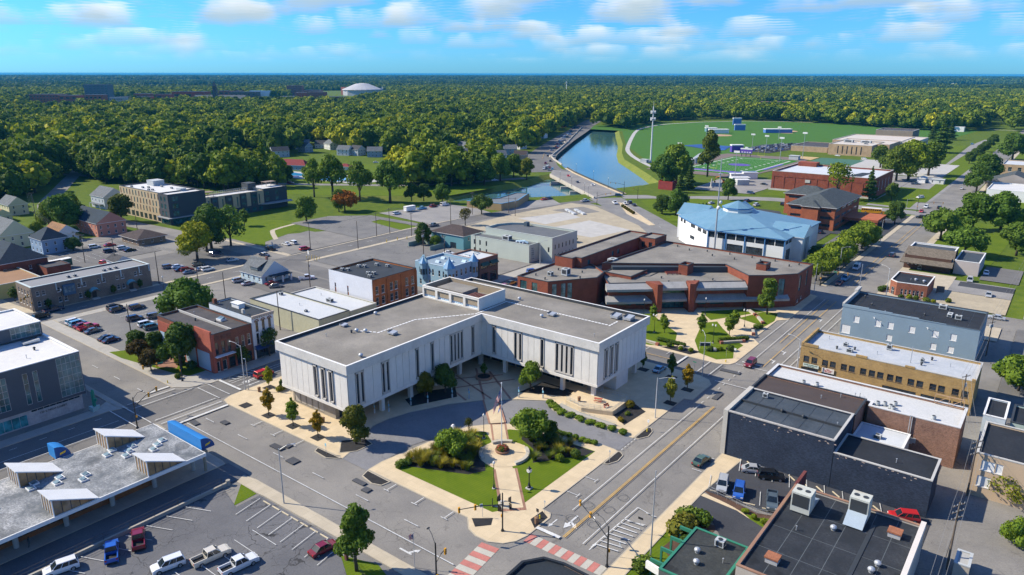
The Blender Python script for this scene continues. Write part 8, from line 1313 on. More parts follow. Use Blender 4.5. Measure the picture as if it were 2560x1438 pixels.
def globe_lamp(x,y,label,n=1,h=4.9,z=.15):
 r=tag(empty('lamp_post',(x,y,z)),label,'lamp post'); MB().cyl(0,0,0,.16,.34,n=8).ob('footing',COPING,r); MB().lathe(0,0,[(.2,.16),(.2,.4),(.1,.9),(.065,1.0),(.055,h)],8).ob('pole',BLACK,r)
 if n==2:MB().tube([(-.45,0,h),(0,0,h-.15),(.45,0,h)],.035,5).ob('arm',BLACK,r)
 g=MB().lathe(0,0,[(.1,0),(.2,.15),(.22,.4),(.1,.62),(.02,.7)],10).mesh('globe',GLOBE,True)
 for s in((0,)if n==1 else(-.45,.45)):add('globe',g,r,(s,0,h))
globe_lamp(-86.7,103.2,'black lamp post with a white globe behind the left plaza bed'); globe_lamp(-73.2,89.8,'black lamp post with a white globe beside the diagonal walk'); globe_lamp(-88.6,182.6,'black twin-globe lamp post between the green trees on the civic lawn',2); globe_lamp(-71.6,184.6,'black twin-globe lamp post in front of the long stone bench',2); globe_lamp(-69.6,203,'black twin-globe lamp post near the civic entrance',2); globe_lamp(-98,194,'black lamp post at the civic complex left door'); globe_lamp(-83.6,207,'black lamp post against the brick pier',1)
for i,(x,y)in enumerate(((-248.8,88.1),(-238.2,115.6))):globe_lamp(x,y,('dark lamp post on the terrace pavement','dark lamp post across from the terrace row')[i],1,5.4)
ck=tag(empty('street_clock',(-68.2,93.7,.15)),'black cast-iron street clock with white dials on the plaza lawn','clock'); MB().box(-.5,.5,-.5,.5,0,.2).ob('footing',COPING,ck); MB().lathe(0,0,[(.36,.2),(.36,.5),(.24,.6),(.22,1.0),(.14,1.15),(.1,1.4),(.09,3.1),(.16,3.2),(.12,3.3)],10).ob('post',BLACK,ck); MB().box(-.3,.3,-.3,.3,3.25,4.1).lathe(0,0,[(.34,4.1),(.16,4.3),(.05,4.55)],8).ob('case',BLACK,ck); d=MB().cyl(0,0,0,.05,.34,n=16).mesh('dial',GLOBE)
for k in range(4):a=k*PI/2+R(0); o=add('dial',d,ck,(.30*math.cos(a),.30*math.sin(a),3.68)); o.rotation_euler=(0,R(90),a); hd=MB().box(-.02,.02,-.02,.24,.051,.06).box(-.14,.02,-.02,.02,.051,.06).ob('hand',BLACK,o)
fp=tag(empty('flagpole',(-80.6,101.4,.2)),'tall white flagpole in the planter ring','flagpole'); MB().cyl(0,0,0,14.4,.11,.055,n=8).sph(0,0,14.5,.14).ob('pole',WHITE,fp)
FR,FW,FB=plain('flag_red',(.42,.02,.035)),plain('flag_white',(.66,.66,.64)),plain('flag_blue',(.03,.06,.22))
def us_flag(loc,s,label,rz=0.0,droop=1.0):
 m=MB(); nc=12
 def P(u,v):
  x=u*(.55 if droop else 1.0); z=-v-u*droop*1.05*(1+.2*u); y=.14*math.sin(u*7+v*2)*(.3+u); return(-x*s,y*s,z*s)
 for r in range(13):
  for c in range(nc):
   u0,u1=c/nc*1.7,(c+1)/nc*1.7; mat=2 if(r<7 and c<5)else(r%2); m.q(P(u0,r/13),P(u1,r/13),P(u1,(r+1)/13),P(u0,(r+1)/13),m=mat)
 o=tag(m.ob('flag',[FR,FW,FB],None,loc,rz),label,'flag'); st=MB()
 for i in range(5):
  for j in range(4):u,v=.08+i*.13,.08+j*.13; a=P(u,v); st.q((a[0],a[1]-.03,a[2]),(a[0]-.05*s,a[1]-.03,a[2]-.02*s),(a[0]-.03*s,a[1]-.03,a[2]-.07*s),(a[0]+.02*s,a[1]-.03,a[2]-.05*s))
 st.ob('star_field',FW,o); return o
us_flag((-80.6,101.4,13.8),1.75,'striped national flag hanging on the tall plaza flagpole',R(37)); m=MB()
for i in range(8):u0,u1=i/8,(i+1)/8; f_=lambda u,v:(-(.25*u+.25*v)*1.4,.1*math.sin(u*6),-(u*1.3+v*.6)); m.q(f_(u0,0),f_(u1,0),f_(u1,1),f_(u0,1))
tag(m.ob('flag',plain('flag_state_blue',(.03,.12,.42)),None,(-80.75,101.4,10.0),R(37)),'plain blue flag hanging below the national flag','flag')
f2=tag(empty('flagpole',(*at(1037,1420),.1)),'short silver flagpole by the fenced grass at the bottom edge','flagpole'); MB().cyl(0,0,0,6,.05,.03,n=6).sph(0,0,6.05,.09,nu=6,nv=4).ob('pole',STEEL,f2); fx,fy=at(1037,1420); us_flag((fx,fy,5.9),.85,'small striped national flag flying at the bottom edge',R(15),0.15)
pr=tag(empty('planter_ring',(-79.5,100.8,.15)),'low curved stone seat walls around the flagpole circle','seat wall')
for a0,a1 in((-25,62),(108,160),(195,245)):
 m=MB(); k=9
 for i in range(k):
  a,b=R(a0+(a1-a0)*i/k),R(a0+(a1-a0)*(i+1)/k); Pq=lambda r,t:(r*math.cos(t),r*math.sin(t)); m.prism([Pq(4.3,a),Pq(5.0,a),Pq(5.0,b),Pq(4.3,b)],0,.5)
 m.ob('wall_arc',weather('seat_stone',(.44,.41,.34)),pr)
pl_=tag(empty('flower_planter',(-80.3,101.2,.18)),'round brick planter of red flowers at the flagpole','planter'); MB().lathe(0,0,[(1.3,0),(1.5,.45),(1.4,.5),(1.2,.42)],18).ob('bowl',weather('planter_brick',(.34,.19,.12)),pl_); add('foliage',FL[0],pl_,(0,0,.35),0,1.25,(.9,.95,.9)); fm_=leaf_mesh('flowers',[(0,0,.45,1.0,1.0,.45)],160,.16,96,plain('flower_red',(.48,.03,.05)),0); add('flowers',fm_,pl_,(0,0,.35),0,1.2)
ms=tag(empty('star_memorial',(-68.6,86.4,.15)),'star-shaped memorial paving with five black granite blades','memorial'); m=MB(); m.q(*[((1.9 if i%2==0 else .85)*math.cos(R(90+36*i)+R(60)),(1.9 if i%2==0 else .85)*math.sin(R(90+36*i)+R(60)),.03)for i in range(10)]); m.ob('star_paving',weather('star_stone',(.46,.41,.31)),ms); bl=MB().q((-.35,0,0),(.35,0,0),(.3,0,.75),(-.35,0,1.35)).q((.35,.12,0),(-.35,.12,0),(-.35,.12,1.35),(.3,.12,.75)).q((-.35,.12,0),(-.35,0,0),(-.35,0,1.35),(-.35,.12,1.35)).q((.35,0,0),(.35,.12,0),(.3,.12,.75),(.3,0,.75)).q((-.35,0,1.35),(.3,0,.75),(.3,.12,.75),(-.35,.12,1.35)).mesh('granite_blade',plain('black_granite',(.015,.015,.018),.15))
for i in range(5):a=R(150+72*i); add('granite_blade',bl,ms,(1.75*math.cos(a),1.75*math.sin(a),.02),a+R(90))
MB().box(-.2,.2,-.2,.2,0,.9).box(-.3,.3,-.3,.3,.9,1.0).ob('plinth',COPING,ms)
cr=tag(empty('round_planter',(-106.5,127,.14)),'round brick tree planter in the county courtyard','planter'); MB().lathe(0,0,[(2.1,0),(2.1,.5),(1.6,.5),(1.6,.4)],20).ob('ring',weather('planter_brick'),cr); MB().cyl(0,0,.3,.42,1.62,n=20).ob('soil',MULCH,cr)
COLS=('white','white','pale','red','white','blue','blue','white'); CM={'white':FW,'red':FR,'blue':plain('flag_state_blue'),'pale':plain('banner_pale',(.40,.52,.58))}
for i,(x,y)in enumerate(((-113.2,97.4),(-111.2,99.8),(-109.6,105),(-107.4,108.2),(-105,113.8),(-101.6,115.8),(-93,123.4),(-88.3,126.4))):
 r=tag(empty('banner_post',(x,y,.14)),'%s small banner post along the shaded court walk, counted from the left'%('first','second','third','fourth','fifth','sixth','seventh','eighth')[i],'banner post','banner posts along the court walk'); MB().cyl(0,0,0,.9,.17,n=8).cyl(0,0,.9,2.7,.03,n=6).ob('post',GREYBOX,r); MB().box(-.18,.18,-.03,.03,1.3,1.85).ob('plaque',plain('plaque_blue',(.25,.55,.68)),r); MB().q((0,0,2.65),(-.28,.1,2.3),(-.2,0,1.95),(0,.05,2.1)).ob('banner',CM[COLS[i]],r)
HY=MB().lathe(0,0,[(.16,0),(.16,.08),(.11,.1),(.11,.5),(.13,.52),(.08,.66),(.03,.72)],8).box(-.2,.2,-.05,.05,.36,.46).mesh('fire_hydrant',plain('hydrant_yellow',(.62,.46,.03)))
for x,y,l in((-61.3,87.4,'yellow fire hydrant in the dark island at the plaza corner'),(-61.6,126.4,'yellow fire hydrant in the dark island by the drive exit'),(-164.9,77.8,'yellow fire hydrant at the corner lawn kerb'),(-63.4,173.4,'yellow fire hydrant at the civic corner')):tag(add('fire_hydrant',HY,None,(x,y,.16)),l,'fire hydrant')
def sign(x,y,h,w,hh,c,label,rz=0.0,z=.14):r=tag(empty('road_sign',(x,y,z),rz),label,'road sign'); MB().cyl(0,0,0,h,.035,n=5).ob('post',STEEL,r); MB().box(-w/2,w/2,-.05,-.01,h-hh,h).ob('plate',c,r)
for x,y,h,w,hh,c,l in((-60.8,86,2.8,.5,.6,BLACK,'dark sign in the plaza corner island'),(-61.6,89.2,2.4,.3,.4,GREYBOX,'small grey meter sign at the plaza corner island'),(-46.0,94,3,.9,.4,BLACK,'black one-way sign on the right kerb'),(-45.6,86.6,2.6,.35,.6,GREYBOX,'grey sign beside the bottom right signal'),(-61.4,110.6,2.6,.3,.4,GREYBOX,'small sign in the drive-side island'),(-61.6,126.8,2.6,.4,.7,WHITE,'white sign in the island by the drive exit'),(-107,79.2,2.4,.4,.6,plain('plaque_blue'),'blue sign in the island by the drive entrance'),(-172.6,62.6,2.6,.4,.6,GREYBOX,'grey sign beside the glazed office corner'),(-67,161.8,3,.9,.25,plain('street_sign_green'),'green street name sign at the upper right junction'),(-64.6,176.6,2.8,.5,.6,BLACK,'dark sign at the civic corner'),(-62.6,177.4,2.8,.6,.6,WHITE,'white sign at the civic corner'),(-69.2,81.8,2.2,.3,.4,GREYBOX,'small meter sign on the plaza corner bed'),(-267,178.4,2.6,.8,1.8,WHITE,'white notice board at the mown lot'),(-240.6,177,3,.9,1.6,WHITE,'white sign by the yellow bollards')):sign(x,y,h,w,hh,c,l)
ns=tag(empty('notice_sign',(-71.4,178.6,.14),R(35)),'long white-framed dark notice sign beside the civic path','sign'); [MB().box(x,x+.12,-.06,.06,0,2.2).ob('post',WHITE,ns)for x in(-1.4,1.3)]; MB().box(-1.4,1.4,-.05,.05,1.0,1.9).ob('board',plain('sign_navy',(.03,.05,.07)),ns); MB().box(-1.4,1.4,-.07,.07,1.9,2.05).ob('header',WHITE,ns)
ng=tag(empty('mailbox',(-94,101.9,.14)),'white mail box at the shaded drive kerb','mailbox'); MB().box(-.35,.35,-.3,.3,.25,1.15).lathe(0,0,[(.35,1.15),(.25,1.35),(.02,1.42)],8).ob('box',WHITE,ng); [MB().box(a,a+.08,b,b+.08,0,.25).ob('leg',STEEL,ng)for a in(-.3,.22)for b in(-.26,.18)]
sc=tag(empty('sculpture',(-163.4,60.4,.14)),'abstract green metal sculpture on a pale triangular plinth','sculpture'); MB().prism([(-1.1,-.8),(1.1,-.8),(0,1.1)],0,.9).ob('plinth',plain('plinth_teal',(.30,.46,.46)),sc); MB().bx(0,0,.5,.5,.9,4.4,R(20)).bx(.35,.1,.9,.25,2.2,2.9,R(35)).bx(-.3,.1,.8,.25,3.0,3.6,R(-30)).bx(.2,0,.7,.22,3.9,4.9,R(10)).ob('figure',plain('sculpture_green',(.02,.22,.15),.4),sc)
for a,b,l in(((-69.6,185.6),(-65.2,190.6),'long pale stone bench wall beside the clipped hedge'),((-83,173.6),(-92,174.4),'low stone wall along the civic corner pavement'),((-66.4,209.4),(-69.6,214),'stone bench wall near the large street tree'),((-65,197.8),(-66.6,201.6),'curved stone seat by the clipped hedge ball'),((-71,215.6),(-74.4,219),'stone bench wall under the lower concrete band')):
 rz=math.atan2(b[1]-a[1],b[0]-a[0]); L=math.dist(a,b); r=tag(empty('stone_bench',(*a,.14),rz),l,'bench'); MB().box(.5,L-.5,-.35,.35,0,.55).box(.4,L-.4,-.42,.42,.55,.68).ob('seat',weather('bench_stone',(.42,.39,.32)),r); [MB().box(x,x+.9,-.45,.45,0,.75).ob('end_block',brick('bench_brick',(.30,.12,.08)),r)for x in(-.4,L-.5)]
bn=tag(empty('bench',(-93.6,175.4,.14),R(5)),'bright green bench at the white county building corner','bench'); MB().box(-1,1,-.25,.25,.4,.48).ob('seat',plain('bench_green',(.02,.30,.12)),bn); MB().box(-1,1,.22,.28,.5,.95).ob('backrest',plain('bench_green'),bn); [MB().box(x,x+.1,-.2,.2,0,.4).ob('leg',BLACK,bn)for x in(-.9,.8)]
tag(MB().sph(-68.9,179.2,.5,.75,.6,.6,9,6).ob('boulder',weather('boulder_grey',(.36,.36,.35),.3),None),'rounded grey boulder on the civic corner lawn','boulder'); tag(MB().sph(-76.6,175,.5,1.0,.7,.75,8,5).ob('boulder',weather('boulder_tan',(.46,.38,.26),.3),None),'tan boulder in the rose bed','boulder')
rw=tag(empty('retaining_wall',(-112.2,30,0)),'low concrete retaining wall with a post fence between bus lane and car park','wall'); MB().box(-.2,.2,-60,31,0,.75).cyl(0,31.2,0,1.1,.4,n=10).ob('wall',weather('retaining_concrete',(.33,.31,.27)),rw); rail(rw,[(0,-40),(0,30)],.75,2.0,plain('fence_dark',(.05,.05,.05)),4.0,.035,2,'fence_rail')
for pts,l,h in(([(-42.4,113),(-33,111.2),(-28.3,113)],'thin metal fence at the edge of the dark car park',1.0),([(-236,118.6),(-222,118.6),(-214,118.6)],'wire fence between the two car parks',1.2),([(-77,60.4),(-70,58),(-66,56)],'black iron fence on the grass at the bottom edge',1.1),([(-205,139),(-190,139)],'wire fence behind the beige warehouse',1.4)):
 r=tag(empty('fence',(*pts[0],0)),l,'fence'); rail(r,[(p[0]-pts[0][0],p[1]-pts[0][1])for p in pts],.05,h,STEEL if 'thin' in l else plain('fence_dark'),1.6,.025,2,'rail',.3)
pt_=tag(MB().box(-.22,.22,-.22,.22,0,4.4).box(-.3,.3,-.3,.3,3.6,3.75).ob('gate_post',weather('rust_post',(.13,.045,.035)),None,(-78.6,60.4,0)),'tall rust-brown steel post beside the pear tree','post')
for i in range(9):x=-240.5+(i%5)*1.6; y=176+(i//5)*2.6; tag(MB().cyl(0,0,0,1.0,.1,n=8).ob('bollard',plain('bollard_yellow',(.62,.44,.03)),None,(x,y,.1)),'yellow bollard at the worn lot entrance','bollard','yellow bollards')
for i,(x,y)in enumerate(((-236.5,216),(-236,222),(-234,226),(-232,230),(-228,228))):tag(MB().cyl(0,0,0,1.2,.18,n=8).ob('bollard',plain('bollard_yellow'),None,(x,y,.1)),'stout yellow bollard in front of the teal house yard','bollard','stout yellow bollards')
wsm=MB().box(-1.0,1.0,-.1,.1,0,.14).mesh('wheel_stop',weather('stop_concrete',(.55,.47,.32)))
for x,y,a in((-39.8,126.6,-40),(-31.8,126.4,-40),(-29.4,125.8,-40),(-26.6,125.6,-40),(-23.8,125.6,-40),(-20.4,125.4,-40),(-17,125.2,-40),(-14.2,125.4,-40),(-41.2,113.4,14),(-38.2,113.2,14),(-35,113.2,14),(-31.8,113.6,14)):tag(add('wheel_stop',wsm,None,(x,y,.08),R(a)),'cream concrete wheel stop in the dark car park','wheel stop','wheel stops in the dark car park')
for i in range(8):tag(add('wheel_stop',wsm,None,(-101.6+i*2.6,62.0,.08),0),'concrete wheel stop under the kerb of the station lot','wheel stop','wheel stops in the station lot')
bd=tag(empty('river_bridge',(-268,420,0)),'concrete road bridge over the river with tan sidewalk and dark parapet','bridge'); T=lambda x,y:(x+268,y-420)
Lf=[(-226,374),(-306,443)]; Rt=[(-220,399),(-266,437),(-298,464.6),(-318,484)]; DK=[Lf[0],Rt[0],Rt[1],Rt[2],(-322,470),Lf[1]]; dk=[T(*p)for p in DK]; MB().prism(dk,-1.3,.36,m=1,mt=0,bottom=True).ob('deck',[asphalt('asphalt_bridge',(.25,.24,.225),.15),weather('bridge_concrete',(.44,.41,.36))],bd)
for off,w_,z,mt,nm in((0.9,4.2,.5,C_TAN,'sidewalk'),):
 L_,R2=strip(Rt,4.0); m=MB()
 for i in range(3):m.prism([T(*R2[i]),T(*R2[i+1]),T(*L_[i+1]),T(*L_[i])][::-1],.36,.52)
 m.ob(nm,mt,bd)
for pts,mat in((Rt,plain('parapet_dark',(.04,.05,.05))),(Lf,weather('bridge_concrete'))):L_,R2=strip(pts,.5); m=MB(); [m.prism([T(*R2[i]),T(*R2[i+1]),T(*L_[i+1]),T(*L_[i])],-.6 if pts is Lf else .3,1.4)for i in range(len(pts)-1)]; m.ob('parapet',mat,bd)
pm2=MB().box(-1,1,-11,11,-5,-1.3).mesh('pier',weather('bridge_concrete'))
for x,y in((-278,424),(-260,409),(-244,396)):add('pier',pm2,bd,(*T(x-6,y+8),0),R(-48))
for i,(x,y)in enumerate(((-240,414.5),(-266,438.5),(-298,466),(-332,497),(-240,385.6),(-262,404.6),(-284,423.6),(-232,377))):globe_lamp(x,y,'%s dark lamp post on the river bridge parapets'%('first','second','third','fourth','fifth','sixth','seventh','eighth')[i],1,6.0,.5)
rwl=tag(empty('river_parapet',(-440,668,0)),'pale concrete parapet wall along the river road','wall'); L_,R2=strip([(-333,499),(-360,527),(-376,545.5),(-440,668),(-502,782),(-556,882)],.6); m=MB(); [m.prism([(a[0]+440,a[1]-668)for a in(R2[i],R2[i+1],L_[i+1],L_[i])],0,1.3)for i in range(5)]; m.ob('wall',weather('bridge_concrete'),rwl); [MB().box(-2.5,2.5,-1.6,1.6,-.2,1.5).ob('overlook',weather('bridge_concrete'),rwl,(x+440,y-668,0),R(62))for x,y in((-375,546),(-443,672),(-500,778))]
ct=tag(empty('cell_tower',(-285.6,562.5,0)),'tall white cell tower on the grass levee','tower'); MB().cyl(0,0,0,46,.75,.4,n=10).cyl(0,0,46,50,.12,n=6).ob('mast',plain('tower_white',(.62,.63,.64)),ct); pn=MB().box(-.2,.2,-.12,.12,-1.2,1.2).mesh('antenna',WHITE)
for z in(36,41.5):
 MB().cyl(0,0,z-.15,z+.15,2.0,n=12).ob('platform',STEEL,ct)
 for k in range(12):a=k*PI/6; add('antenna',pn,ct,(2.1*math.cos(a),2.1*math.sin(a),z),a+PI/2)
tag(MB().box(-3,3,-2.5,2.5,0,2.6).box(-3.2,3.2,-2.7,2.7,2.6,2.75).box(3.4,5,-1,1,0,1.8).ob('equipment_hut',GREYBOX,None,(-290,560,0)),'grey equipment hut at the foot of the cell tower','hut')
def flood(px,py,h,label):x,y=at(px,py); r=tag(empty('floodlight',(x,y,0)),label,'floodlight'); MB().cyl(0,0,0,h,.3,.14,n=8).ob('pole',STEEL,r); MB().box(-2,2,-.2,.2,h-.6,h+.8).ob('lamp_bank',WHITE,r)
for px,py,h,l in((1764,358,18,'floodlight behind the tall olive tree'),(1836,452,20,'floodlight at the near end of the football field'),(1949,405,20,'floodlight on the fieldhouse side of the football field'),(2006,396,22,'floodlight by the school court'),(1697,400,14,'floodlight at the blue sports courts'),(1880,372,14,'slim light pole at the student car park'),(1914,380,15,'second slim light pole at the student car park'),(1946,350,14,'slim light pole behind the student car park')):flood(px,py,h,l)
sbd=tag(empty('scoreboard',(-238.4,656,0),R(0)),'purple and white scoreboard behind the end zone','scoreboard'); [MB().box(x-.2,x+.2,-.2,.2,0,3.4).ob('post',BLACK,sbd)for x in(-4,0,4)]; MB().box(-5.4,5.4,-.3,.3,3.2,6.6).ob('board',plain('purple_paint'),sbd); MB().box(-5.4,5.4,-.35,.35,6.6,7.6).box(-1.2,1.2,-.35,.35,7.6,8.8).ob('header',WHITE,sbd); [MB().box(x-.7,x+.7,-.34,-.3,3.8,4.5).ob('score_panel',WHITE,sbd)for x in(-3.6,-1.2,1.2,3.6)]
def goal(x,y,rz,label):r=tag(empty('goal_post',(x,y,0),rz),label,'goal post'); MB().cyl(0,0,0,3,.12,n=6).tube([(-2.8,0,3),(2.8,0,3)],.1,5).tube([(-2.8,0,3),(-2.8,0,9)],.09,5).tube([(2.8,0,3),(2.8,0,9)],.09,5).ob('uprights',plain('goal_yellow',(.62,.55,.06)),r)
goal(-221,645,0,'yellow goal post at the scoreboard end'); goal(-220,538,0,'yellow goal post at the near end of the football field')
bl_=tag(empty('bleachers',(-270,612,0),R(106)),'grey aluminium bleachers left of the football field','bleachers'); [MB().box(-38,38,-i*.9-.9,-i*.9,0,.6+i*.5).ob('tier',weather('bleacher_grey',(.36,.40,.43)),bl_)for i in range(9)]
bl2=tag(empty('press_box',(-196.6,660,0)),'grey equipment stand at the far corner of the football field','stand'); MB().box(-4,4,-3,3,0,3.4).box(-4.3,4.3,-3.3,3.3,3.4,3.7).ob('hut',GREYBOX,bl2)
for px,py,w_,d,h,c,l in((1796,333,24,9,5,WHITE,'white dugout shed at the softball field'),(1777,329,14,8,5,plain('shed_teal',(.12,.26,.30)),'teal dugout shed left of the white one'),(1944,332,34,9,5,plain('shed_blue',(.08,.18,.45)),'long blue and white dugout at the baseball field'),(1849,326,14,3,8,plain('shed_blue'),'small blue scoreboard at the softball field'),(1842,312,12,3,10,plain('shed_blue'),'blue scoreboard at the far field edge'),(1841,380,11,6,7,plain('purple_paint'),'purple and white booth behind the scoreboard'),(1852,447,16,6,4,WHITE,'white container near the running track'),(1872,447,10,7,5,WHITE,'white tent shelter near the running track'),(1850,455,12,5,3.4,plain('mint',(.30,.46,.40)),'mint green container near the running track'),(1855,463,8,5,4,GREYBOX,'grey container near the running track')):
 x,y=at(px,py); tag(MB().box(-w_/2,w_/2,-d/2,d/2,0,h*.85).box(-w_/2-.3,w_/2+.3,-d/2-.3,d/2+.3,h*.85,h,m=1).ob('field_shed',[c,WHITE],None,(x,y,0),R(38)),l,'shed')
for i,(x,y)in enumerate(((-216,330),(-212,327),(-208,324),(-212,333),(-208,330),(-204,327))):tag(MB().box(-2.4,2.4,-.9,.9,0,.5).box(-2.3,2.3,-.8,.8,.5,.8).ob('barrier_stack',weather('stack_pale',(.44,.47,.50)),None,(x,y,.1),R(-40)),'pale stacked barrier on the cleared site','stack','barrier stacks on the cleared site')
for i in range(6):x,y=-197.5+i*2.9,358-i*2.9; tag(add('shrub',SHR[0],None,(x,y,.16),0,1.6,(1.0,.55,.5)),'round dark shrub in the boulevard median','shrub','shrubs in the boulevard median')
for px,py,l in((1778,470,'pale stone obelisk left of the orange excavator'),(1812,482,'second pale stone obelisk below the orange excavator')):x,y=at(px,py); tag(MB().box(-1,1,-1,1,0,1).cyl(0,0,1,6,.8,.4,n=4).ob('obelisk',COPING,None,(x,y,0)),l,'obelisk')
def person(x,y,rz,label,top,legs,z=.14):
 me=bpy.data.meshes.new('person'); J=[(0,0,.92),(0,0,1.15),(0,.02,1.42),(0,.04,1.52),(0,.06,1.66),(-.1,0,.88),(-.12,.12,.48),(-.12,-.05,.07),(-.12,.12,.03),(.1,0,.88),(.12,-.12,.48),(.12,-.28,.08),(.12,-.12,.03),(-.2,.01,1.40),(-.26,.06,1.12),(-.22,.2,.9),(.2,.01,1.40),(.26,-.06,1.12),(.24,0,.88)]
 E=[(0,1),(1,2),(2,3),(3,4),(0,5),(5,6),(6,7),(7,8),(0,9),(9,10),(10,11),(11,12),(2,13),(13,14),(14,15),(2,16),(16,17),(17,18)]; rad=[.15,.14,.15,.06,.11,.095,.065,.045,.045,.095,.065,.045,.045,.065,.05,.04,.065,.05,.04]
 me.from_pydata(J,E,[]); o=add('person',me,None,(x,y,z),rz); md=o.modifiers.new('skin','SKIN'); me.skin_vertices.new()if not me.skin_vertices else None
 for i,v in enumerate(me.skin_vertices[0].data):v.radius=(rad[i],rad[i]); v.use_root=i==0
 o.modifiers.new('sub','SUBSURF').levels=1; me.materials.append(top); tag(o,label,'person'); MB().sph(0,.05,1.72,.105,.12,.1,8,6).ob('hair',plain('hair_dark',(.02,.015,.012)),o); MB().lathe(0,0,[(.14,.5),(.17,.75),(.17,.95),(.155,1.0)],8).ob('shorts',legs,o)
person(-120.6,31.8,R(10),'person in dark clothes walking under the station roof',plain('cloth_dark',(.05,.05,.055)),plain('cloth_grey',(.10,.10,.11)))
# ================================================================ campus and landmarks on the skyline
CRB=brick('campus_brick',(.27,.10,.075),None,3,.15); CGR=weather('campus_grey',(.34,.36,.38)); CDK=weather('campus_dark',(.10,.085,.085))
def campus(px0,px1,pyb,h,dep,wm,rm,label,rows=3,cols=8,gm=None):
 a,b=Vector(at(px0,pyb)),Vector(at(px1,pyb)); d=(b-a); L=d.length; d/=L; nn=Vector((-d.y,d.x)); c=(a+b)/2+nn*dep/2; rz=math.atan2(d.y,d.x); r=tag(empty('campus_building',(c.x,c.y,0),rz),label,'building','campus buildings on the skyline'); Q=rect(-L/2,L/2,-dep/2,dep/2); w=Wall(r,Q,0,h)
 for i in range(cols):
  for j in range(rows):w.win(0,L*(i+.2)/cols,h*(j+.3)/(rows+.3),L/cols*.6,h/(rows+.3)*.5,nx=1,nz=1,fm=CGR,gm=gm or G_DARK,fr=.3,dep=.4,sill=False)
 w.build(wm); flat_roof(r,Q,h,1.2,rm,CGR,1.0); return r
for a in((78,150,266,26,40,CRB,CGR,'long pink-brick campus building with a grey roof, far left',4,9),(150,196,268,25,30,CRB,CGR,'brick and blue-glass wing right of the far left campus building',3,3),(216,276,262,46,26,weather('tower_blue',(.10,.14,.19)),CDK,'dark blue glass campus tower with a red end panel',8,6,G_TEAL),(215,258,268,26,26,CRB,CGR,'pink brick block in front of the dark campus tower',3,4),(276,308,264,18,30,CGR,WR,'white-framed campus block right of the tower',3,6),(292,370,257,14,40,CRB,CDK,'long low brick campus hall',1,6),(336,374,254,20,30,CRB,CGR,'brick campus block with a white dome cap',2,2),(390,448,256,20,40,CRB,CRB,'terraced red brick arts building, left part',2,3),(432,512,257,27,50,brick('campus_red',(.30,.07,.06),None,3),CDK,'tall red brick arts building',2,3),(548,600,246,22,40,CRB,CDK,'dark brick campus block behind the bell tower',2,4),(575,640,248,20,50,CDK,CDK,'long dark campus block left of the glass pyramid',2,6),(718,756,241,34,30,CRB,CGR,'tall tan-brick dormitory block with many windows',6,8),(740,800,262,28,40,CRB,CGR,'pink brick dormitory with a central tower, left wing',6,10),(770,812,264,30,36,CRB,CGR,'pink brick dormitory with a central tower, right wing',6,8),(815,858,262,18,40,CRB,CDK,'low brick hall right of the dormitory',3,6),(700,740,253,12,50,CRB,WR,'low white-roofed brick hall before the dormitory',1,8),(760,800,240,18,60,CRB,WR,'brick and white block behind the dormitory',2,6)):campus(*a)
for px,py,h,l in((541,262,42,None),):x,y=at(px,py); bt=tag(empty('bell_tower',(x,y,0),R(38)),'slender dark brick bell tower on the campus','tower'); MB().box(-5,5,-5,5,0,34).ob('shaft',CDK,bt); MB().box(-4,4,-4,4,34,42).ob('belfry',CDK,bt); MB().cyl(0,0,42,54,5,.1,n=4,a0=PI/4).ob('spire',CDK,bt); [MB().box(-1,1,-4.1,-4,35,41).ob('opening',BLACK,bt,(0,0,0),k*PI/2)for k in range(4)]
x,y=at(560,264); MB_=gable_house('campus_hall','long grey-roofed gothic campus hall beside the bell tower',x-60,y+30,120,20,12,10,CRB,SH_G,R(38),'x',wins=False,cat='building'); x,y=at(655,246); py_=tag(empty('glass_atrium',(x,y,0),R(38)),'slanted glass atrium on the campus','building'); MB().q((-26,-10,0),(20,-10,0),(28,-4,22),(-34,-4,22)).q((20,-10,0),(20,14,0),(28,10,22),(28,-4,22)).q((-34,-4,22),(28,-4,22),(28,10,22),(-34,10,22)).q((20,14,0),(-26,14,0),(-34,10,22),(28,10,22)).q((-26,14,0),(-26,-10,0),(-34,-4,22),(-34,10,22)).ob('glazing',glass('atrium_glass',(.40,.50,.52),.1,.1),py_)
x,y=at(884,239); ar=tag(empty('arena',(x,y+40,0)),'grey domed arena on the skyline','arena'); MB().cyl(0,0,0,20,66,n=12).ob('wall',weather('arena_wall',(.40,.42,.45)),ar); MB().lathe(0,0,[(68,18),(66,20),(22,38),(20,38),(4,40)],24).ob('roof',weather('arena_roof',(.42,.42,.43),.1,.05,.01),ar); MB().box(-88,-68,-20,20,0,26).ob('entrance_block',CRB,ar)
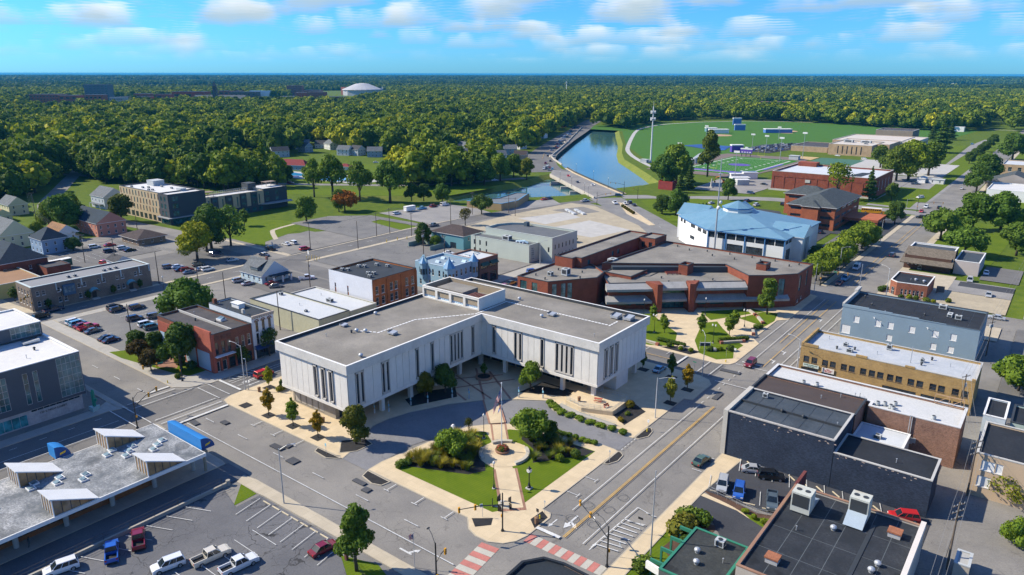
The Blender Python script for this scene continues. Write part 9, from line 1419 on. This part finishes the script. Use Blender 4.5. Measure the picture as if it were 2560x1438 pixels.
gs=tag(empty('grandstand',(*at(1944,272),0),R(38)),'long roofed grandstand beyond the sports fields','grandstand'); MB().box(-50,50,2,3,0,14).box(-52,52,-10,5,14,15).ob('frame',weather('stand_rust',(.30,.16,.13)),gs); [MB().box(-50,50,-10+i*3,-7+i*3,0,2+i*2).ob('tier',CGR,gs)for i in range(4)]
for px,py,w_,d,h,c,l in((2215,291,60,22,12,weather('school_white',(.56,.54,.50)),'white and orange church school in the far trees'),(2228,296,30,20,9,weather('school_orange',(.42,.24,.14)),'orange-brown gabled wing of the far church school'),(2395,329,14,10,6,WHITE,'white shed at the end of the school field'),(1850,278,40,16,6,WHITE,'white low shed beside the grandstand'),(1720,281,22,12,5,weather('red_barn',(.40,.07,.06)),'red shed in the far treeline'),(1404,292,20,14,7,WHITE,'white roofed building at the far end of the river road'),(1396,318,22,9,5,weather('red_barn'),'red and white shop on the river road'),(950,226,60,20,14,CGR,'white stadium block right of the arena'),(990,229,70,20,8,WHITE,'long white roofs right of the arena'),(820,212,160,30,8,WHITE,'long white commercial roofs on the horizon'),(1590,222,120,40,9,WHITE,'white commercial roofs near the horizon'),(20,262,80,20,8,CGR,'grey low roofs at the far left')):
 x,y=at(px,py); building('low_building',l,'building',rect(x-w_/2,x+w_/2,y-d/2,y+d/2),h,c,WR,.5,WHITE)
x,y=at(1416,236); wt=tag(empty('radio_mast',(x,y,0)),'thin lattice mast above the far trees','mast'); MB().cyl(0,0,0,46,1.2,.8,n=5).ob('mast',WHITE,wt); MB().cyl(0,0,38,44,3,n=8).ob('platform',STEEL,wt)
# ================================================================ haze
hz=MB().box(-41000,41000,-41000,41000,-6.5,74); h_=hz.ob('haze',[]); mt=bpy.data.materials.new('haze'); mt.use_nodes=True; n_=mt.node_tree; n_.nodes.clear(); pv=n_.nodes.new('ShaderNodeVolumePrincipled'); pv.inputs['Color'].default_value=(.05,.40,.80,1); pv.inputs['Density'].default_value=4.5e-5; pv.inputs['Anisotropy'].default_value=.0; oo=n_.nodes.new('ShaderNodeOutputMaterial'); n_.links.new(pv.outputs[0],oo.inputs['Volume']); h_.data.materials.append(mt); tag(h_,kind='stuff')
